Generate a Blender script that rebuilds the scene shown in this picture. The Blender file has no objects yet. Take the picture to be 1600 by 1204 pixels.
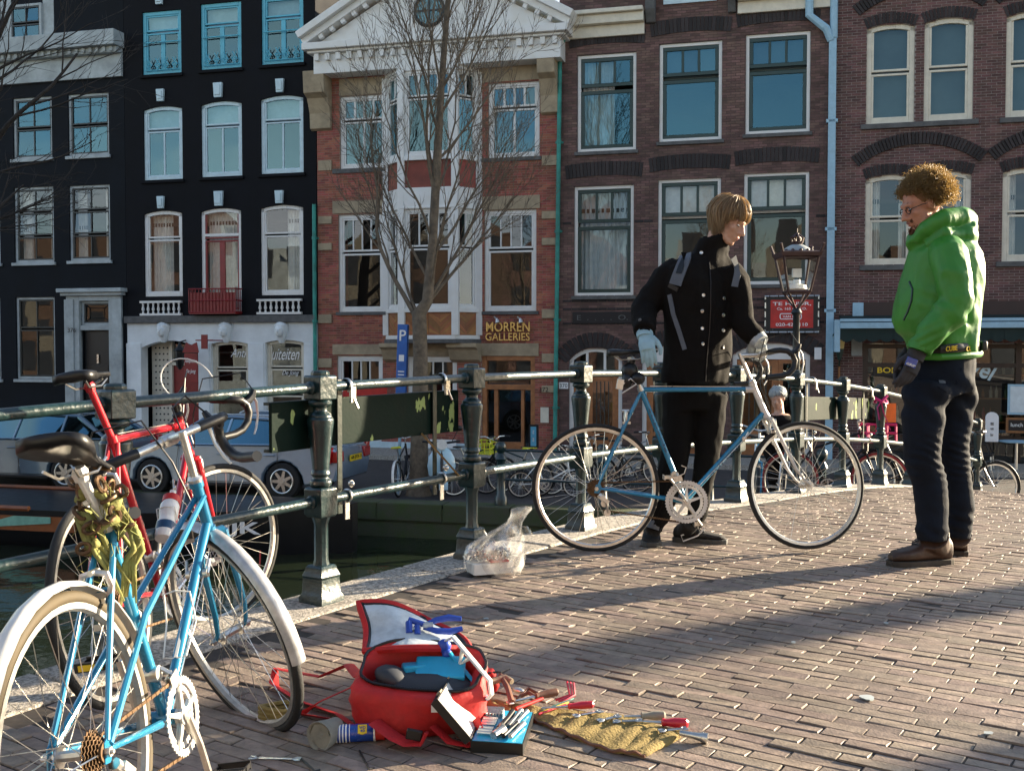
import bpy, math, random
import numpy as np
from mathutils import Vector, Matrix, noise
R = math.radians
rnd = random.Random(11)
SC = bpy.context.scene
COL = SC.collection
V = Vector

# ---------------------------------------------------------------- camera, sky, sun, exposure
FPX = 1700.0                       # focal length in photograph pixels (photograph 1600 x 1204)
PITCH = math.atan(60 / FPX)
EYE = V((0, 0, 1.09))
cd = bpy.data.cameras.new('camera')
cd.sensor_width = 36; cd.lens = 36 * FPX / 1600; cd.clip_start = .05; cd.clip_end = 2000
cam = bpy.data.objects.new('camera', cd); COL.objects.link(cam)
cam.location = EYE; cam.rotation_euler = (R(90) - PITCH, 0, 0)
SC.camera = cam

SUN_AZ, SUN_EL = R(66), R(14.5)    # clockwise from the view direction (+y)
wd = bpy.data.worlds.new('World'); SC.world = wd; wd.use_nodes = True
nt = wd.node_tree; nt.nodes.clear()
sk = nt.nodes.new('ShaderNodeTexSky'); sk.sky_type = 'NISHITA'; sk.sun_disc = False
sk.sun_elevation = SUN_EL; sk.sun_rotation = SUN_AZ; sk.dust_density = .6; sk.ozone_density = 1.6
bg = nt.nodes.new('ShaderNodeBackground'); bg.inputs[1].default_value = .075
ow = nt.nodes.new('ShaderNodeOutputWorld')
tcw = nt.nodes.new('ShaderNodeTexCoord'); mpw = nt.nodes.new('ShaderNodeMapping'); mpw.inputs['Scale'].default_value = (1.6, 1.6, 4.5); nzw = nt.nodes.new('ShaderNodeTexNoise'); nzw.inputs['Scale'].default_value = 1.5; nzw.inputs['Detail'].default_value = 6
crw = nt.nodes.new('ShaderNodeMapRange'); crw.inputs[1].default_value = .48; crw.inputs[2].default_value = .66; crw.inputs[4].default_value = .85
bww = nt.nodes.new('ShaderNodeRGBToBW'); vmw = nt.nodes.new('ShaderNodeVectorMath'); vmw.operation = 'SCALE'; vmw.inputs[0].default_value = (1.55, 1.5, 1.45); mxw = nt.nodes.new('ShaderNodeMix'); mxw.data_type = 'RGBA'
for a_, b_ in ((tcw.outputs['Generated'], mpw.inputs[0]), (mpw.outputs[0], nzw.inputs['Vector']), (nzw.outputs[0], crw.inputs[0]), (sk.outputs[0], bww.inputs[0]), (bww.outputs[0], vmw.inputs['Scale']), (crw.outputs[0], mxw.inputs[0]), (sk.outputs[0], mxw.inputs[6]), (vmw.outputs[0], mxw.inputs[7])): nt.links.new(a_, b_)      # thin broken cloud all over the sky
nt.links.new(mxw.outputs[2], bg.inputs[0]); nt.links.new(bg.outputs[0], ow.inputs[0])
sl = bpy.data.lights.new('sun', 'SUN'); sl.energy = 5; sl.angle = R(.6); sl.color = (1, .83, .59)
sun = bpy.data.objects.new('sun', sl); COL.objects.link(sun)
sdir = V((math.sin(SUN_AZ) * math.cos(SUN_EL), math.cos(SUN_AZ) * math.cos(SUN_EL), math.sin(SUN_EL)))
sun.rotation_euler = sdir.to_track_quat('Z', 'Y').to_euler()
sun.location = sdir * 60
SC.view_settings.view_transform = 'Standard'; SC.view_settings.look = 'None'
SC.view_settings.exposure = 2.15; SC.view_settings.gamma = 1
SC.view_settings.use_curve_mapping = False
SC.cycles.max_bounces = 6; SC.cycles.transparent_max_bounces = 12
SC.cycles.use_denoising = True

# ---------------------------------------------------------------- measuring: photograph pixels to places
_fw, _up = V((0, math.cos(PITCH), -math.sin(PITCH))), V((0, math.sin(PITCH), math.cos(PITCH)))
def ray(px, py): return V(((px - 800) / FPX, 0, 0)) + _fw - _up * ((py - 602) / FPX)
def W(px, py, Y):                   # the point at depth Y
    d = ray(px, py); return EYE + d * (Y / d.y)
U = V((.575, .818, 0)); N = V((.818, -.575, 0))      # along and across the bridge
def deck_z(s):
    d = s - 5.0
    if d < 0: return -.0065 * d * d
    return max(-.0082 * d * d, -1.66)
def B(s, w, z=0): return U * s + N * w + V((0, 0, deck_z(s) + z))
def G(px, py):                      # the point of the bridge deck seen at a pixel
    d = ray(px, py); t = 1.0
    lo, hi = 1.0, 25.0
    for _ in range(50):
        m = (lo + hi) / 2; p = EYE + d * m
        if p.z > deck_z(p.dot(U)): lo = m
        else: hi = m
    return EYE + d * lo
STREET = -1.66; WATER = -2.2
FANG = R(15)
EA = V((math.cos(FANG), -math.sin(FANG), 0)); EN = V((-math.sin(FANG), -math.cos(FANG), 0))
FM = Matrix(((EA.x, -EN.x, 0, 0), (EA.y, -EN.y, 0, 27.6), (0, 0, 1, STREET), (0, 0, 0, 1)))   # facade frame: x along, y into the house, z up
FMI = FM.inverted()
def FA(px, py, d=0):                # pixel -> (along, height) on the facade plane shifted d towards the house
    o = FMI @ EYE; r = FMI.to_3x3() @ ray(px, py)
    t = (d - o.y) / r.y; p = o + r * t
    return p.x, p.z
def Q(px, py, z):                   # the point of the level plane z seen at a pixel
    d = ray(px, py); return EYE + d * ((z - EYE.z) / d.z)

# ---------------------------------------------------------------- mesh builder
MW = {}
def frame_from(z, x=None):
    z = V(z).normalized(); h = V((0, 0, 1)) if abs(z.z) < .95 else V((1, 0, 0))
    x = V(x) if x is not None else h.cross(z)
    x = (x - z * x.dot(z)).normalized(); y = z.cross(x)
    return Matrix((x, y, z)).transposed()
class MB:
    def __init__(self, M=None): self.v = []; self.f = []; self.m = []; self.M = M
    def add(self, vs, fs, mi=0):
        b = len(self.v); M = self.M
        self.v += [(M @ V(p))[:] for p in vs] if M else [tuple(p) for p in vs]
        self.f += [tuple(i + b for i in q) for q in fs]; self.m += [mi] * len(fs); return self
    def box(self, c, s, rot=None, mi=0, taper=1):
        x, y, z = s[0] / 2, s[1] / 2, s[2] / 2; t = taper
        p = [(-x, -y, -z), (x, -y, -z), (x, y, -z), (-x, y, -z), (-x * t, -y * t, z), (x * t, -y * t, z), (x * t, y * t, z), (-x * t, y * t, z)]
        c = V(c)
        p = [c + (rot @ V(q) if rot else V(q)) for q in p]
        return self.add(p, [(0, 3, 2, 1), (4, 5, 6, 7), (0, 1, 5, 4), (1, 2, 6, 5), (2, 3, 7, 6), (3, 0, 4, 7)], mi)
    def bb(self, x0, x1, y0, y1, z0, z1, mi=0):
        return self.box(((x0 + x1) / 2, (y0 + y1) / 2, (z0 + z1) / 2), (abs(x1 - x0), abs(y1 - y0), abs(z1 - z0)), None, mi)
    def tube(self, pts, r, n=8, mi=0, cap=True, closed=False, flat=1.0, up=None):
        pts = [V(p) for p in pts]; k = len(pts); rs = r if isinstance(r, (list, tuple)) else [r] * k
        vs = []; px = None
        for i, p in enumerate(pts):
            if closed: t = pts[(i + 1) % k] - pts[i - 1]
            else: t = pts[min(i + 1, k - 1)] - pts[max(i - 1, 0)]
            if t.length < 1e-9: t = V((0, 0, 1))
            F3 = frame_from(t, px if px is not None else up); px = F3.col[0].copy()
            x, y = F3.col[0], F3.col[1]
            for j in range(n):
                a = 2 * math.pi * j / n
                vs.append(p + x * (math.cos(a) * rs[i]) + y * (math.sin(a) * rs[i] * flat))
        fs = []
        for i in range(k if closed else k - 1):
            i2 = (i + 1) % k
            for j in range(n):
                j2 = (j + 1) % n; fs.append((i * n + j, i * n + j2, i2 * n + j2, i2 * n + j))
        if cap and not closed: fs += [tuple(range(n - 1, -1, -1)), tuple((k - 1) * n + j for j in range(n))]
        return self.add(vs, fs, mi)
    def lathe(self, prof, o, ax=(0, 0, 1), n=16, mi=0, sq=False, x=None):
        F3 = frame_from(ax, x); vs = []; k = len(prof)
        for r, z in prof:
            for j in range(n):
                a = 2 * math.pi * j / n + (math.pi / 4 if n == 4 else 0)
                rr = r * (math.sqrt(2) if n == 4 else 1)
                vs.append(V(o) + F3 @ V((rr * math.cos(a), rr * math.sin(a), z)))
        fs = [(i * n + j, i * n + (j + 1) % n, (i + 1) * n + (j + 1) % n, (i + 1) * n + j) for i in range(k - 1) for j in range(n)]
        fs += [tuple(range(n - 1, -1, -1)), tuple((k - 1) * n + j for j in range(n))]
        return self.add(vs, fs, mi)
    def prism(self, poly, o, ex, ey, ez, mi=0):          # polygon in (ex, ey) at o pushed along the vector ez
        o, ex, ey, ez = V(o), V(ex), V(ey), V(ez); n = len(poly)
        vs = [o + ex * p[0] + ey * p[1] for p in poly]; vs += [p + ez for p in vs]
        fs = [tuple(range(n - 1, -1, -1)), tuple(range(n, 2 * n))] + [(i, (i + 1) % n, n + (i + 1) % n, n + i) for i in range(n)]
        return self.add(vs, fs, mi)
    def ball(self, c, r, rot=None, n=12, mi=0, k=8):
        r = (r, r, r) if isinstance(r, (int, float)) else r; c = V(c); vs = []
        for i in range(1, k):
            th = math.pi * i / k
            for j in range(n):
                a = 2 * math.pi * j / n
                q = V((r[0] * math.sin(th) * math.cos(a), r[1] * math.sin(th) * math.sin(a), r[2] * math.cos(th)))
                vs.append(c + (rot @ q if rot else q))
        for s in (1, -1):
            q = V((0, 0, s * r[2])); vs.append(c + (rot @ q if rot else q))
        T = len(vs) - 2
        fs = [(i * n + j, (i + 1) * n + j, (i + 1) * n + (j + 1) % n, i * n + (j + 1) % n) for i in range(k - 2) for j in range(n)]
        fs += [(T, j, (j + 1) % n) for j in range(n)] + [(T + 1, (k - 2) * n + (j + 1) % n, (k - 2) * n + j) for j in range(n)]
        return self.add(vs, fs, mi)
    def loft(self, rings, mi=0, cap=True):
        n = len(rings[0]); vs = [p for r in rings for p in r]; k = len(rings)
        fs = [(i * n + j, i * n + (j + 1) % n, (i + 1) * n + (j + 1) % n, (i + 1) * n + j) for i in range(k - 1) for j in range(n)]
        if cap: fs += [tuple(range(n - 1, -1, -1)), tuple((k - 1) * n + j for j in range(n))]
        return self.add(vs, fs, mi)
    def sheet(self, grid, mi=0, th=0):                   # grid of points; th > 0 gives it thickness along z
        a, b = len(grid), len(grid[0]); vs = [V(p) for r in grid for p in r]
        q = [(i * b + j, i * b + j + 1, (i + 1) * b + j + 1, (i + 1) * b + j) for i in range(a - 1) for j in range(b - 1)]
        if not th: return self.add(vs, q, mi)
        n = len(vs); vs2 = vs + [p - V((0, 0, th)) for p in vs]
        fs = q + [tuple(i + n for i in reversed(x)) for x in q]
        edge = [i for i in range(b)] + [i * b + b - 1 for i in range(1, a)] + [(a - 1) * b + j for j in range(b - 2, -1, -1)] + [i * b for i in range(a - 2, 0, -1)]
        fs += [(edge[(i + 1) % len(edge)], edge[i], edge[i] + n, edge[(i + 1) % len(edge)] + n) for i in range(len(edge))]
        return self.add(vs2, fs, mi)
    def build(self, name, mats, parent=None, smooth=True, bevel=0, ang=40, seg=2, **props):
        if not isinstance(mats, (list, tuple)): mats = [mats]
        vs = np.array(self.v, dtype=float).reshape(-1, 3)
        if parent is not None: P = MW[parent.name].inverted(); A = np.array(P)
        else:
            lo, hi = vs.min(0), vs.max(0); base = ((lo[0] + hi[0]) / 2, (lo[1] + hi[1]) / 2, lo[2])
            A = np.array(Matrix.Translation(-V(base)))
        vs = vs @ A[:3, :3].T + A[:3, 3]
        me = bpy.data.meshes.new(name); me.from_pydata(vs.tolist(), [], self.f)
        for m in mats: me.materials.append(m)
        if len(mats) > 1: me.polygons.foreach_set('material_index', self.m)
        if smooth: me.shade_smooth(); me.set_sharp_from_angle(angle=R(ang))
        me.update()
        o = link(name, me, parent)
        if parent is None: o.location = base; MW[o.name] = Matrix.Translation(base)
        if bevel:
            b = o.modifiers.new('bevel', 'BEVEL'); b.width = bevel; b.segments = seg; b.limit_method = 'ANGLE'; b.angle_limit = R(40)
            b.use_clamp_overlap = True; b.harden_normals = False
        for k, val in props.items(): o[k] = val
        return o
def link(name, data, parent=None):
    o = bpy.data.objects.new(name, data); COL.objects.link(o)
    if parent is not None: o.parent = parent; MW[o.name] = MW[parent.name].copy()
    return o
def thing(name, label, cat, M, group=None):
    o = bpy.data.objects.new(name, None); COL.objects.link(o)
    if not isinstance(M, Matrix): M = Matrix.Translation(M)
    o.matrix_world = M; o.empty_display_size = .1; MW[o.name] = M.copy()
    return tag(o, label, cat, group)
def tag(o, label=None, cat=None, group=None, kind=None):
    for k, v in (('label', label), ('category', cat), ('group', group), ('kind', kind)):
        if v: o[k] = v
    return o
KIDS = {}
def copy_tree(o, parent=None, M=None, **props):
    c = o.copy(); COL.objects.link(c)
    if parent: c.parent = parent
    if M is not None: c.matrix_world = M; MW[c.name] = M.copy()
    else: MW[c.name] = MW[(parent or o).name].copy()
    for k, v in props.items(): c[k] = v
    for ch in list(o.children): copy_tree(ch, c)
    return c
def rotm(z=0, x=0, y=0): return Matrix.Rotation(z, 4, 'Z') @ Matrix.Rotation(x, 4, 'X') @ Matrix.Rotation(y, 4, 'Y')
def text(s, name, m, parent, o, ex, ey, h=None, w=None, ext=.004, shear=0, off=0, **props):
    """lettering s as raised letters whose lower left corner is o, reading along ex, upright along ey"""
    c = bpy.data.curves.new('t', 'FONT'); c.body = s; c.size = 1; c.extrude = 0; c.shear = shear; c.offset = off; c.resolution_u = 3
    t = bpy.data.objects.new('t', c); COL.objects.link(t)
    me = bpy.data.meshes.new_from_object(t.evaluated_get(bpy.context.evaluated_depsgraph_get()))
    vs = np.zeros(len(me.vertices) * 3); me.vertices.foreach_get('co', vs); vs = vs.reshape(-1, 3)
    fs = [tuple(p.vertices) for p in me.polygons]
    bpy.data.objects.remove(t); bpy.data.curves.remove(c); bpy.data.meshes.remove(me)
    lo, hi = vs.min(0), vs.max(0); sx = (w / (hi[0] - lo[0])) if w else None; sy = (h / (hi[1] - lo[1])) if h else sx
    sx = sx or sy
    o, ex, ey = V(o), V(ex).normalized(), V(ey).normalized(); ez = ex.cross(ey)
    q = [o + ex * ((p[0] - lo[0]) * sx) + ey * ((p[1] - lo[1]) * sy) + ez * ext for p in vs]
    b = MB(); b.add(q, fs); n = len(q)
    cnt = {}
    for f in fs:
        for i in range(len(f)):
            e = (f[i], f[(i + 1) % len(f)]); cnt[e] = 1
    side = [(a, bb_) for a, bb_ in cnt if (bb_, a) not in cnt]
    q2 = [p - ez * (ext + .002) for p in q]
    b.v += [p[:] for p in q2]; b.f += [(bb_, a, a + n, bb_ + n) for a, bb_ in side]; b.m += [0] * len(side)
    return b.build(name, m, parent, smooth=False, **props)

# ---------------------------------------------------------------- materials
def pm(name, col, rough=.6, metal=0, var=.18, scale=6, bump=0, bscale=60, col2=None, coat=0, isl=0, obj=0, thr=(.35, .7), spec=.5, alpha=1, detail=5, big=0):
    m = bpy.data.materials.new(name); m.use_nodes = True; t = m.node_tree; b = t.nodes['Principled BSDF']; L = t.links.new
    b.inputs['Roughness'].default_value = rough; b.inputs['Metallic'].default_value = metal
    b.inputs['Coat Weight'].default_value = coat; b.inputs['Coat Roughness'].default_value = .08
    b.inputs['Specular IOR Level'].default_value = spec; b.inputs['Alpha'].default_value = alpha
    tc = t.nodes.new('ShaderNodeTexCoord')
    c1 = (*[c * (1 - var) for c in col], 1); c2 = (*(col2 or [min(1, c * (1 + var)) for c in col]), 1)
    n = t.nodes.new('ShaderNodeTexNoise'); n.inputs['Scale'].default_value = scale; n.inputs['Detail'].default_value = detail; n.inputs['Roughness'].default_value = .65
    L(tc.outputs['Object'], n.inputs['Vector'])
    r = t.nodes.new('ShaderNodeMapRange'); r.inputs[1].default_value, r.inputs[2].default_value = thr
    L(n.outputs[0], r.inputs[0])
    mx = t.nodes.new('ShaderNodeMix'); mx.data_type = 'RGBA'; mx.inputs[6].default_value = c1; mx.inputs[7].default_value = c2
    L(r.outputs[0], mx.inputs[0]); out = mx.outputs[2]
    if isl or obj:
        add = t.nodes.new('ShaderNodeMath'); add.operation = 'ADD'
        g = t.nodes.new('ShaderNodeNewGeometry'); oi = t.nodes.new('ShaderNodeObjectInfo')
        L(g.outputs['Random Per Island'], add.inputs[0]); L(oi.outputs['Random'], add.inputs[1])
        fr = t.nodes.new('ShaderNodeMath'); fr.operation = 'FRACT'; L(add.outputs[0], fr.inputs[0])
        hs = t.nodes.new('ShaderNodeHueSaturation'); k = isl or obj
        mr = t.nodes.new('ShaderNodeMapRange'); mr.inputs[3].default_value = 1 - k; mr.inputs[4].default_value = 1 + k
        L(fr.outputs[0], mr.inputs[0]); L(mr.outputs[0], hs.inputs['Value'])
        m2 = t.nodes.new('ShaderNodeMath'); m2.operation = 'MULTIPLY_ADD'; m2.inputs[1].default_value = 7.31; m2.inputs[2].default_value = .2
        L(fr.outputs[0], m2.inputs[0]); f2 = t.nodes.new('ShaderNodeMath'); f2.operation = 'FRACT'; L(m2.outputs[0], f2.inputs[0])
        m3 = t.nodes.new('ShaderNodeMapRange'); m3.inputs[3].default_value = .485; m3.inputs[4].default_value = .515
        L(f2.outputs[0], m3.inputs[0]); L(m3.outputs[0], hs.inputs['Hue'])
        L(out, hs.inputs['Color']); out = hs.outputs[0]
    if big:
        gp_ = t.nodes.new('ShaderNodeNewGeometry'); nb = t.nodes.new('ShaderNodeTexNoise'); nb.inputs['Scale'].default_value = .9; nb.inputs['Detail'].default_value = 6; nb.inputs['Roughness'].default_value = .7; L(gp_.outputs['Position'], nb.inputs['Vector'])
        rb_ = t.nodes.new('ShaderNodeMapRange'); rb_.inputs[1].default_value = .3; rb_.inputs[2].default_value = .7; rb_.inputs[3].default_value = 1 - big; rb_.inputs[4].default_value = 1 + big; L(nb.outputs[0], rb_.inputs[0])
        vs_ = t.nodes.new('ShaderNodeVectorMath'); vs_.operation = 'SCALE'; L(out, vs_.inputs[0]); L(rb_.outputs[0], vs_.inputs['Scale']); out = vs_.outputs[0]
    L(out, b.inputs['Base Color'])
    rr = t.nodes.new('ShaderNodeMapRange'); rr.inputs[3].default_value = max(.02, rough * .8); rr.inputs[4].default_value = min(1, rough * 1.25)
    L(n.outputs[0], rr.inputs[0]); L(rr.outputs[0], b.inputs['Roughness'])
    if bump:
        n2 = t.nodes.new('ShaderNodeTexNoise'); n2.inputs['Scale'].default_value = bscale; n2.inputs['Detail'].default_value = 4
        L(tc.outputs['Object'], n2.inputs['Vector'])
        bp = t.nodes.new('ShaderNodeBump'); bp.inputs['Strength'].default_value = min(1, bump); bp.inputs['Distance'].default_value = .01
        L(n2.outputs[0], bp.inputs['Height']); L(bp.outputs[0], b.inputs['Normal'])
    return m
def glass_mat(name, tint, refl=(.9, .95, 1), f0=.08, dark=.6, ripple=.002):
    """window glass: part mirror, part clear"""
    m = bpy.data.materials.new(name); m.use_nodes = True; t = m.node_tree; t.nodes.clear(); L = t.links.new
    o = t.nodes.new('ShaderNodeOutputMaterial'); tr = t.nodes.new('ShaderNodeBsdfTransparent'); gl = t.nodes.new('ShaderNodeBsdfGlossy')
    tr.inputs[0].default_value = (*tint, 1); gl.inputs[0].default_value = (*refl, 1); gl.inputs['Roughness'].default_value = .015
    lw = t.nodes.new('ShaderNodeLayerWeight'); lw.inputs[0].default_value = .5
    mr = t.nodes.new('ShaderNodeMapRange'); mr.inputs[3].default_value = f0; mr.inputs[4].default_value = 1
    pw = t.nodes.new('ShaderNodeMath'); pw.operation = 'POWER'; pw.inputs[1].default_value = 3
    L(lw.outputs['Facing'], pw.inputs[0]); L(pw.outputs[0], mr.inputs[0])
    n2 = t.nodes.new('ShaderNodeTexNoise'); n2.inputs['Scale'].default_value = 1.3; n2.inputs['Detail'].default_value = 1
    tc = t.nodes.new('ShaderNodeTexCoord'); L(tc.outputs['Object'], n2.inputs['Vector'])
    bp = t.nodes.new('ShaderNodeBump'); bp.inputs['Strength'].default_value = ripple; bp.inputs['Distance'].default_value = 1
    L(n2.outputs[0], bp.inputs['Height']); L(bp.outputs[0], gl.inputs['Normal'])
    mx = t.nodes.new('ShaderNodeMixShader'); L(mr.outputs[0], mx.inputs[0]); L(tr.outputs[0], mx.inputs[1]); L(gl.outputs[0], mx.inputs[2])
    L(mx.outputs[0], o.inputs[0]); return m
M = {}
def D(k, *a, **kw): M[k] = pm(k, *a, **kw)
D('brick_red', (.285, .085, .058), .85, big=.2, isl=.32, scale=3, bump=.3, var=.2)
D('brick_brown', (.135, .078, .066), .85, big=.3, isl=.3, scale=2, bump=.3, var=.3)
D('brick_dark', (.115, .055, .05), .85, big=.25, isl=.35, scale=3, bump=.3, var=.25)
D('brick_black', (.028, .022, .022), .8, isl=.4, var=.3)
D('mortar_red', (.30, .22, .17), .95); D('mortar_brown', (.09, .06, .055), .95); D('mortar_pale', (.30, .26, .24), .95)
D('black_render', (.0065, .007, .0095), .85, spec=.2, var=.35, scale=1.2, bump=.15, bscale=25)
D('navy_render', (.008, .010, .0135), .85, spec=.2, var=.35, scale=1.0, bump=.15, bscale=25)
D('white_paint', (.8, .8, .79), .45, var=.1, scale=3, col2=(.66, .64, .6))
D('white_stucco', (.72, .76, .78), .75, var=.12, scale=1.5, bump=.25, bscale=30)
D('cream_paint', (.66, .61, .5), .5, var=.1)
D('grey_white', (.36, .40, .41), .6, var=.25, scale=2)
D('sandstone', (.34, .27, .18), .85, var=.25, scale=3, bump=.3)
D('stone_grey', (.10, .10, .10), .8, var=.3)
D('sash_dark', (.012, .018, .02), .35)
D('dark_green', (.008, .03, .025), .35)
D('red_paint', (.22, .012, .014), .4)
D('wood', (.26, .11, .035), .5, var=.3, scale=4, bump=.2)
D('wood_orange', (.33, .13, .045), .45, var=.3, scale=5)
D('copper_pipe', (.03, .24, .2), .6, var=.35, scale=3)
D('blue_pipe', (.30, .48, .60), .5, var=.1)
D('curtain', (.85, .84, .8), .9, var=.12, scale=8)
D('blind', (.6, .68, .72), .9, var=.1)
D('grey_blind', (.11, .145, .15), .8, var=.2, scale=.6)
D('room', (.03, .022, .015), .9, var=.5, scale=.9)
D('room_warm', (.16, .09, .035), .9, var=.7, scale=1.1)
D('gold', (.75, .5, .16), .35, metal=.6)
D('letter_white', (.8, .8, .8), .5, var=.02); D('letter_yellow', (.8, .55, .02), .5, var=.02)
D('tin_red', (.5, .02, .015), .45); D('slate', (.03, .035, .045), .6)
M['glass'] = glass_mat('window_glass', (.55, .62, .62), (.36, .66, .76), .15, ripple=.004)
M['glass_low'] = glass_mat('low_window_glass', (.8, .8, .77), (.75, .8, .85), .085, ripple=.002)
M['glass_dim'] = glass_mat('dim_window_glass', (.7, .75, .75), (.6, .8, .85), .07, ripple=.01)
M['glass_clear'] = glass_mat('clear_glass', (.9, .93, .93), (1, 1, 1), .06, ripple=0)
D('asphalt', (.05, .05, .05), .9, var=.3, bump=.4)
D('street_brick', (.055, .047, .045), .9, var=.4, scale=9, bump=.4)
D('joint_sand', (.035, .028, .024), .95, var=.4, scale=30)
D('paver', (.222, .172, .138), .6, big=.28, obj=.16, isl=.16, scale=22, var=.3, bump=.22, bscale=110)
D('granite', (.33, .3, .26), .85, var=.55, scale=60, bump=.6, bscale=120, thr=(.4, .6))
D('mossy_stone', (.13, .13, .08), .9, var=.5, scale=4, col2=(.05, .075, .02), bump=.5)
D('iron_green', (.006, .024, .026), .32, var=.3, scale=14, bump=.35, bscale=40, coat=.3)
D('board_green', (.006, .016, .012), .33, var=.2, scale=4, bump=.1)
D('black', (.005, .005, .006), .4); D('rubber', (.014, .014, .014), .75, bump=.2, bscale=200)
D('steel', (.62, .61, .58), .28, metal=1, var=.2, scale=20); D('alloy', (.72, .7, .66), .35, metal=1, var=.15, scale=30)
D('white_gloss', (.75, .74, .7), .3, coat=.4)
D('bark', (.14, .108, .075), .9, var=.4, scale=9, bump=.8, bscale=30)
D('bark_dark', (.035, .03, .027), .95, var=.4, scale=9)
# ================================================================= SETTING
def quad_xy(pts, z): return [(p[0], p[1], z) for p in pts]
def FP(a, d, h=0): return FM @ V((a, d, h))          # facade frame -> world
# far street: a slab from the quay edge (9.1 m before the houses) to far behind them
b = MB(FM); QE = -9.1 / math.cos(FANG) * math.cos(FANG)
b.bb(-220, 220, QE + .45, 400, -.6, 0)
b.build('street', M['street_brick'], kind='structure', smooth=False)
b = MB(FM); b.bb(-40, 26, QE + .02, QE + .44, -.26, -.02); cop = b.build('quay_coping', M['mossy_stone'], kind='structure', smooth=False)
for i in range(-30, 20): b = MB(FM); b.bb(i * 1.2 + .01, i * 1.2 + 1.19, QE, QE + .45, -.25, .06 + rnd.uniform(-.004, .004)); b.build('coping_stone', M['mossy_stone'], cop, bevel=.02, smooth=False)
b = MB(FM); b.bb(-220, 220, QE + .05, QE + .44, -3, -.26)
b.build('quay_wall', M['mossy_stone'], kind='structure', smooth=False)
b = MB(FM); b.bb(-60, 30, -1.9, -.02, -.02, .12)
b.build('pavement', M['granite'], kind='structure', smooth=False, bevel=.01)
# water
m = bpy.data.materials.new('canal_water'); m.use_nodes = True; t = m.node_tree; p = t.nodes['Principled BSDF']
p.inputs['Base Color'].default_value = (.012, .018, .010, 1); p.inputs['Roughness'].default_value = .06; p.inputs['Specular IOR Level'].default_value = .5
n = t.nodes.new('ShaderNodeTexNoise'); n.inputs['Scale'].default_value = 2.2; n.inputs['Detail'].default_value = 3
tc = t.nodes.new('ShaderNodeTexCoord'); t.links.new(tc.outputs['Object'], n.inputs['Vector'])
bp = t.nodes.new('ShaderNodeBump'); bp.inputs['Strength'].default_value = .1; bp.inputs['Distance'].default_value = .1
t.links.new(n.outputs[0], bp.inputs['Height']); t.links.new(bp.outputs[0], p.inputs['Normal'])
M['water'] = m
b = MB(); b.add([(-400, -400, WATER), (400, -400, WATER), (400, 400, WATER), (-400, 400, WATER)], [(0, 1, 2, 3)])
b.build('canal_water', M['water'], kind='structure', smooth=False)
# near quay behind the camera
b = MB(FM); b.bb(-220, 220, -400, QE - 20.5, -1.2, .02)
b.build('near_quay', M['street_brick'], kind='structure', smooth=False)
# bridge: body, deck bed, kerb stones, paving bricks
WR = 4.6
def wr(s): t = min(1, max(0, (s - 6) / 2)); return -3.37 + .17 * t * t * (3 - 2 * t)      # the line the railing stands on
def wl(s): return wr(s) + .15
#                                   # paved between the two kerbs
ss = [-9 + i * .4 for i in range(72)]
b = MB(); g = [[B(s, w, -.0024) for w in (wl(s) - .02, WR)] for s in ss]
b.sheet(g); 
deck = b.build('bridge_deck', M['joint_sand'], kind='structure')
b = MB(); ring = lambda s: [B(s, wr(s) - .16, -.02), B(s, -3.1, -.02), B(s, 4.6, -.02), B(s, 5.1, -.02), B(s, 5.1, -.55), B(s, wr(s) - .16, -.55)]
b.loft([ring(s) for s in ss]); b.build('bridge_body', M['brick_brown'], kind='structure', smooth=False)
b = MB()
for s0, s1 in ((-9, .2), (17.0, 19.5)):
    for w in (-3.5,): b.loft([[B(s, -3.5, -.5), B(s, 5, -.5), U * s + N * 5 + V((0, 0, -4)), U * s + N * -3.5 + V((0, 0, -4))] for s in (s0, s1)])
b.build('bridge_pier', M['brick_brown'], kind='structure', smooth=False)
kerb = thing('kerb', 'row of grey granite kerb stones the bridge railing stands on', 'kerb', B(5, -3.36))
kerb['kind'] = 'structure'; del kerb['category']; del kerb['label']
s = -1.0; 
while s < 19:
    L_ = rnd.uniform(.85, 1.15)
    b = MB(); dz = rnd.uniform(-.004, .004)
    b.loft([[B(q, wr(q) - .17, -.2), B(q, wr(q) - .17, .012 + dz), B(q, wl(q) - .005, .008 + dz), B(q, wl(q) - .005, -.2)][::-1] for q in (s + .006, s + L_ / 2, s + L_ - .006)])
    b.build('kerb_stone', M['granite'], kerb, smooth=False, bevel=.012)
    b = MB(); b.loft([[B(q, 4.6, -.2), B(q, 4.6, .02), B(q, 5.12, .035), B(q, 5.12, -.2)][::-1] for q in (s + .006, s + L_ - .006)])
    b.build('kerb_stone', M['granite'], kerb, smooth=False)
    s += L_
def paver_mesh(L_, Wd, r):
    q = MB(); x, y = L_ / 2, Wd / 2; bv = .0018; h = .05
    j = lambda: r.uniform(-.0018, .0018)
    lo = [(-x, -y, -h), (x, -y, -h), (x, y, -h), (-x, y, -h)]
    mid = [(-x + j(), -y + j(), -bv), (x + j(), -y + j(), -bv), (x + j(), y + j(), -bv), (-x + j(), y + j(), -bv)]
    top = [(-x + bv * 1.3 + j(), -y + bv + j(), j()), (x - bv * 1.3 + j(), -y + bv + j(), j()), (x - bv * 1.3 + j(), y - bv + j(), j()), (-x + bv * 1.3 + j(), y - bv + j(), j())]
    vs = lo + mid + top; fs = [(8, 9, 10, 11)]
    for a in (0, 4):
        for i in range(4): fs.append((a + i, a + (i + 1) % 4, a + 4 + (i + 1) % 4, a + 4 + i))
    return vs, fs
spots = []
RP, BL = .0545, .196
row = 0; s = .9
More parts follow.
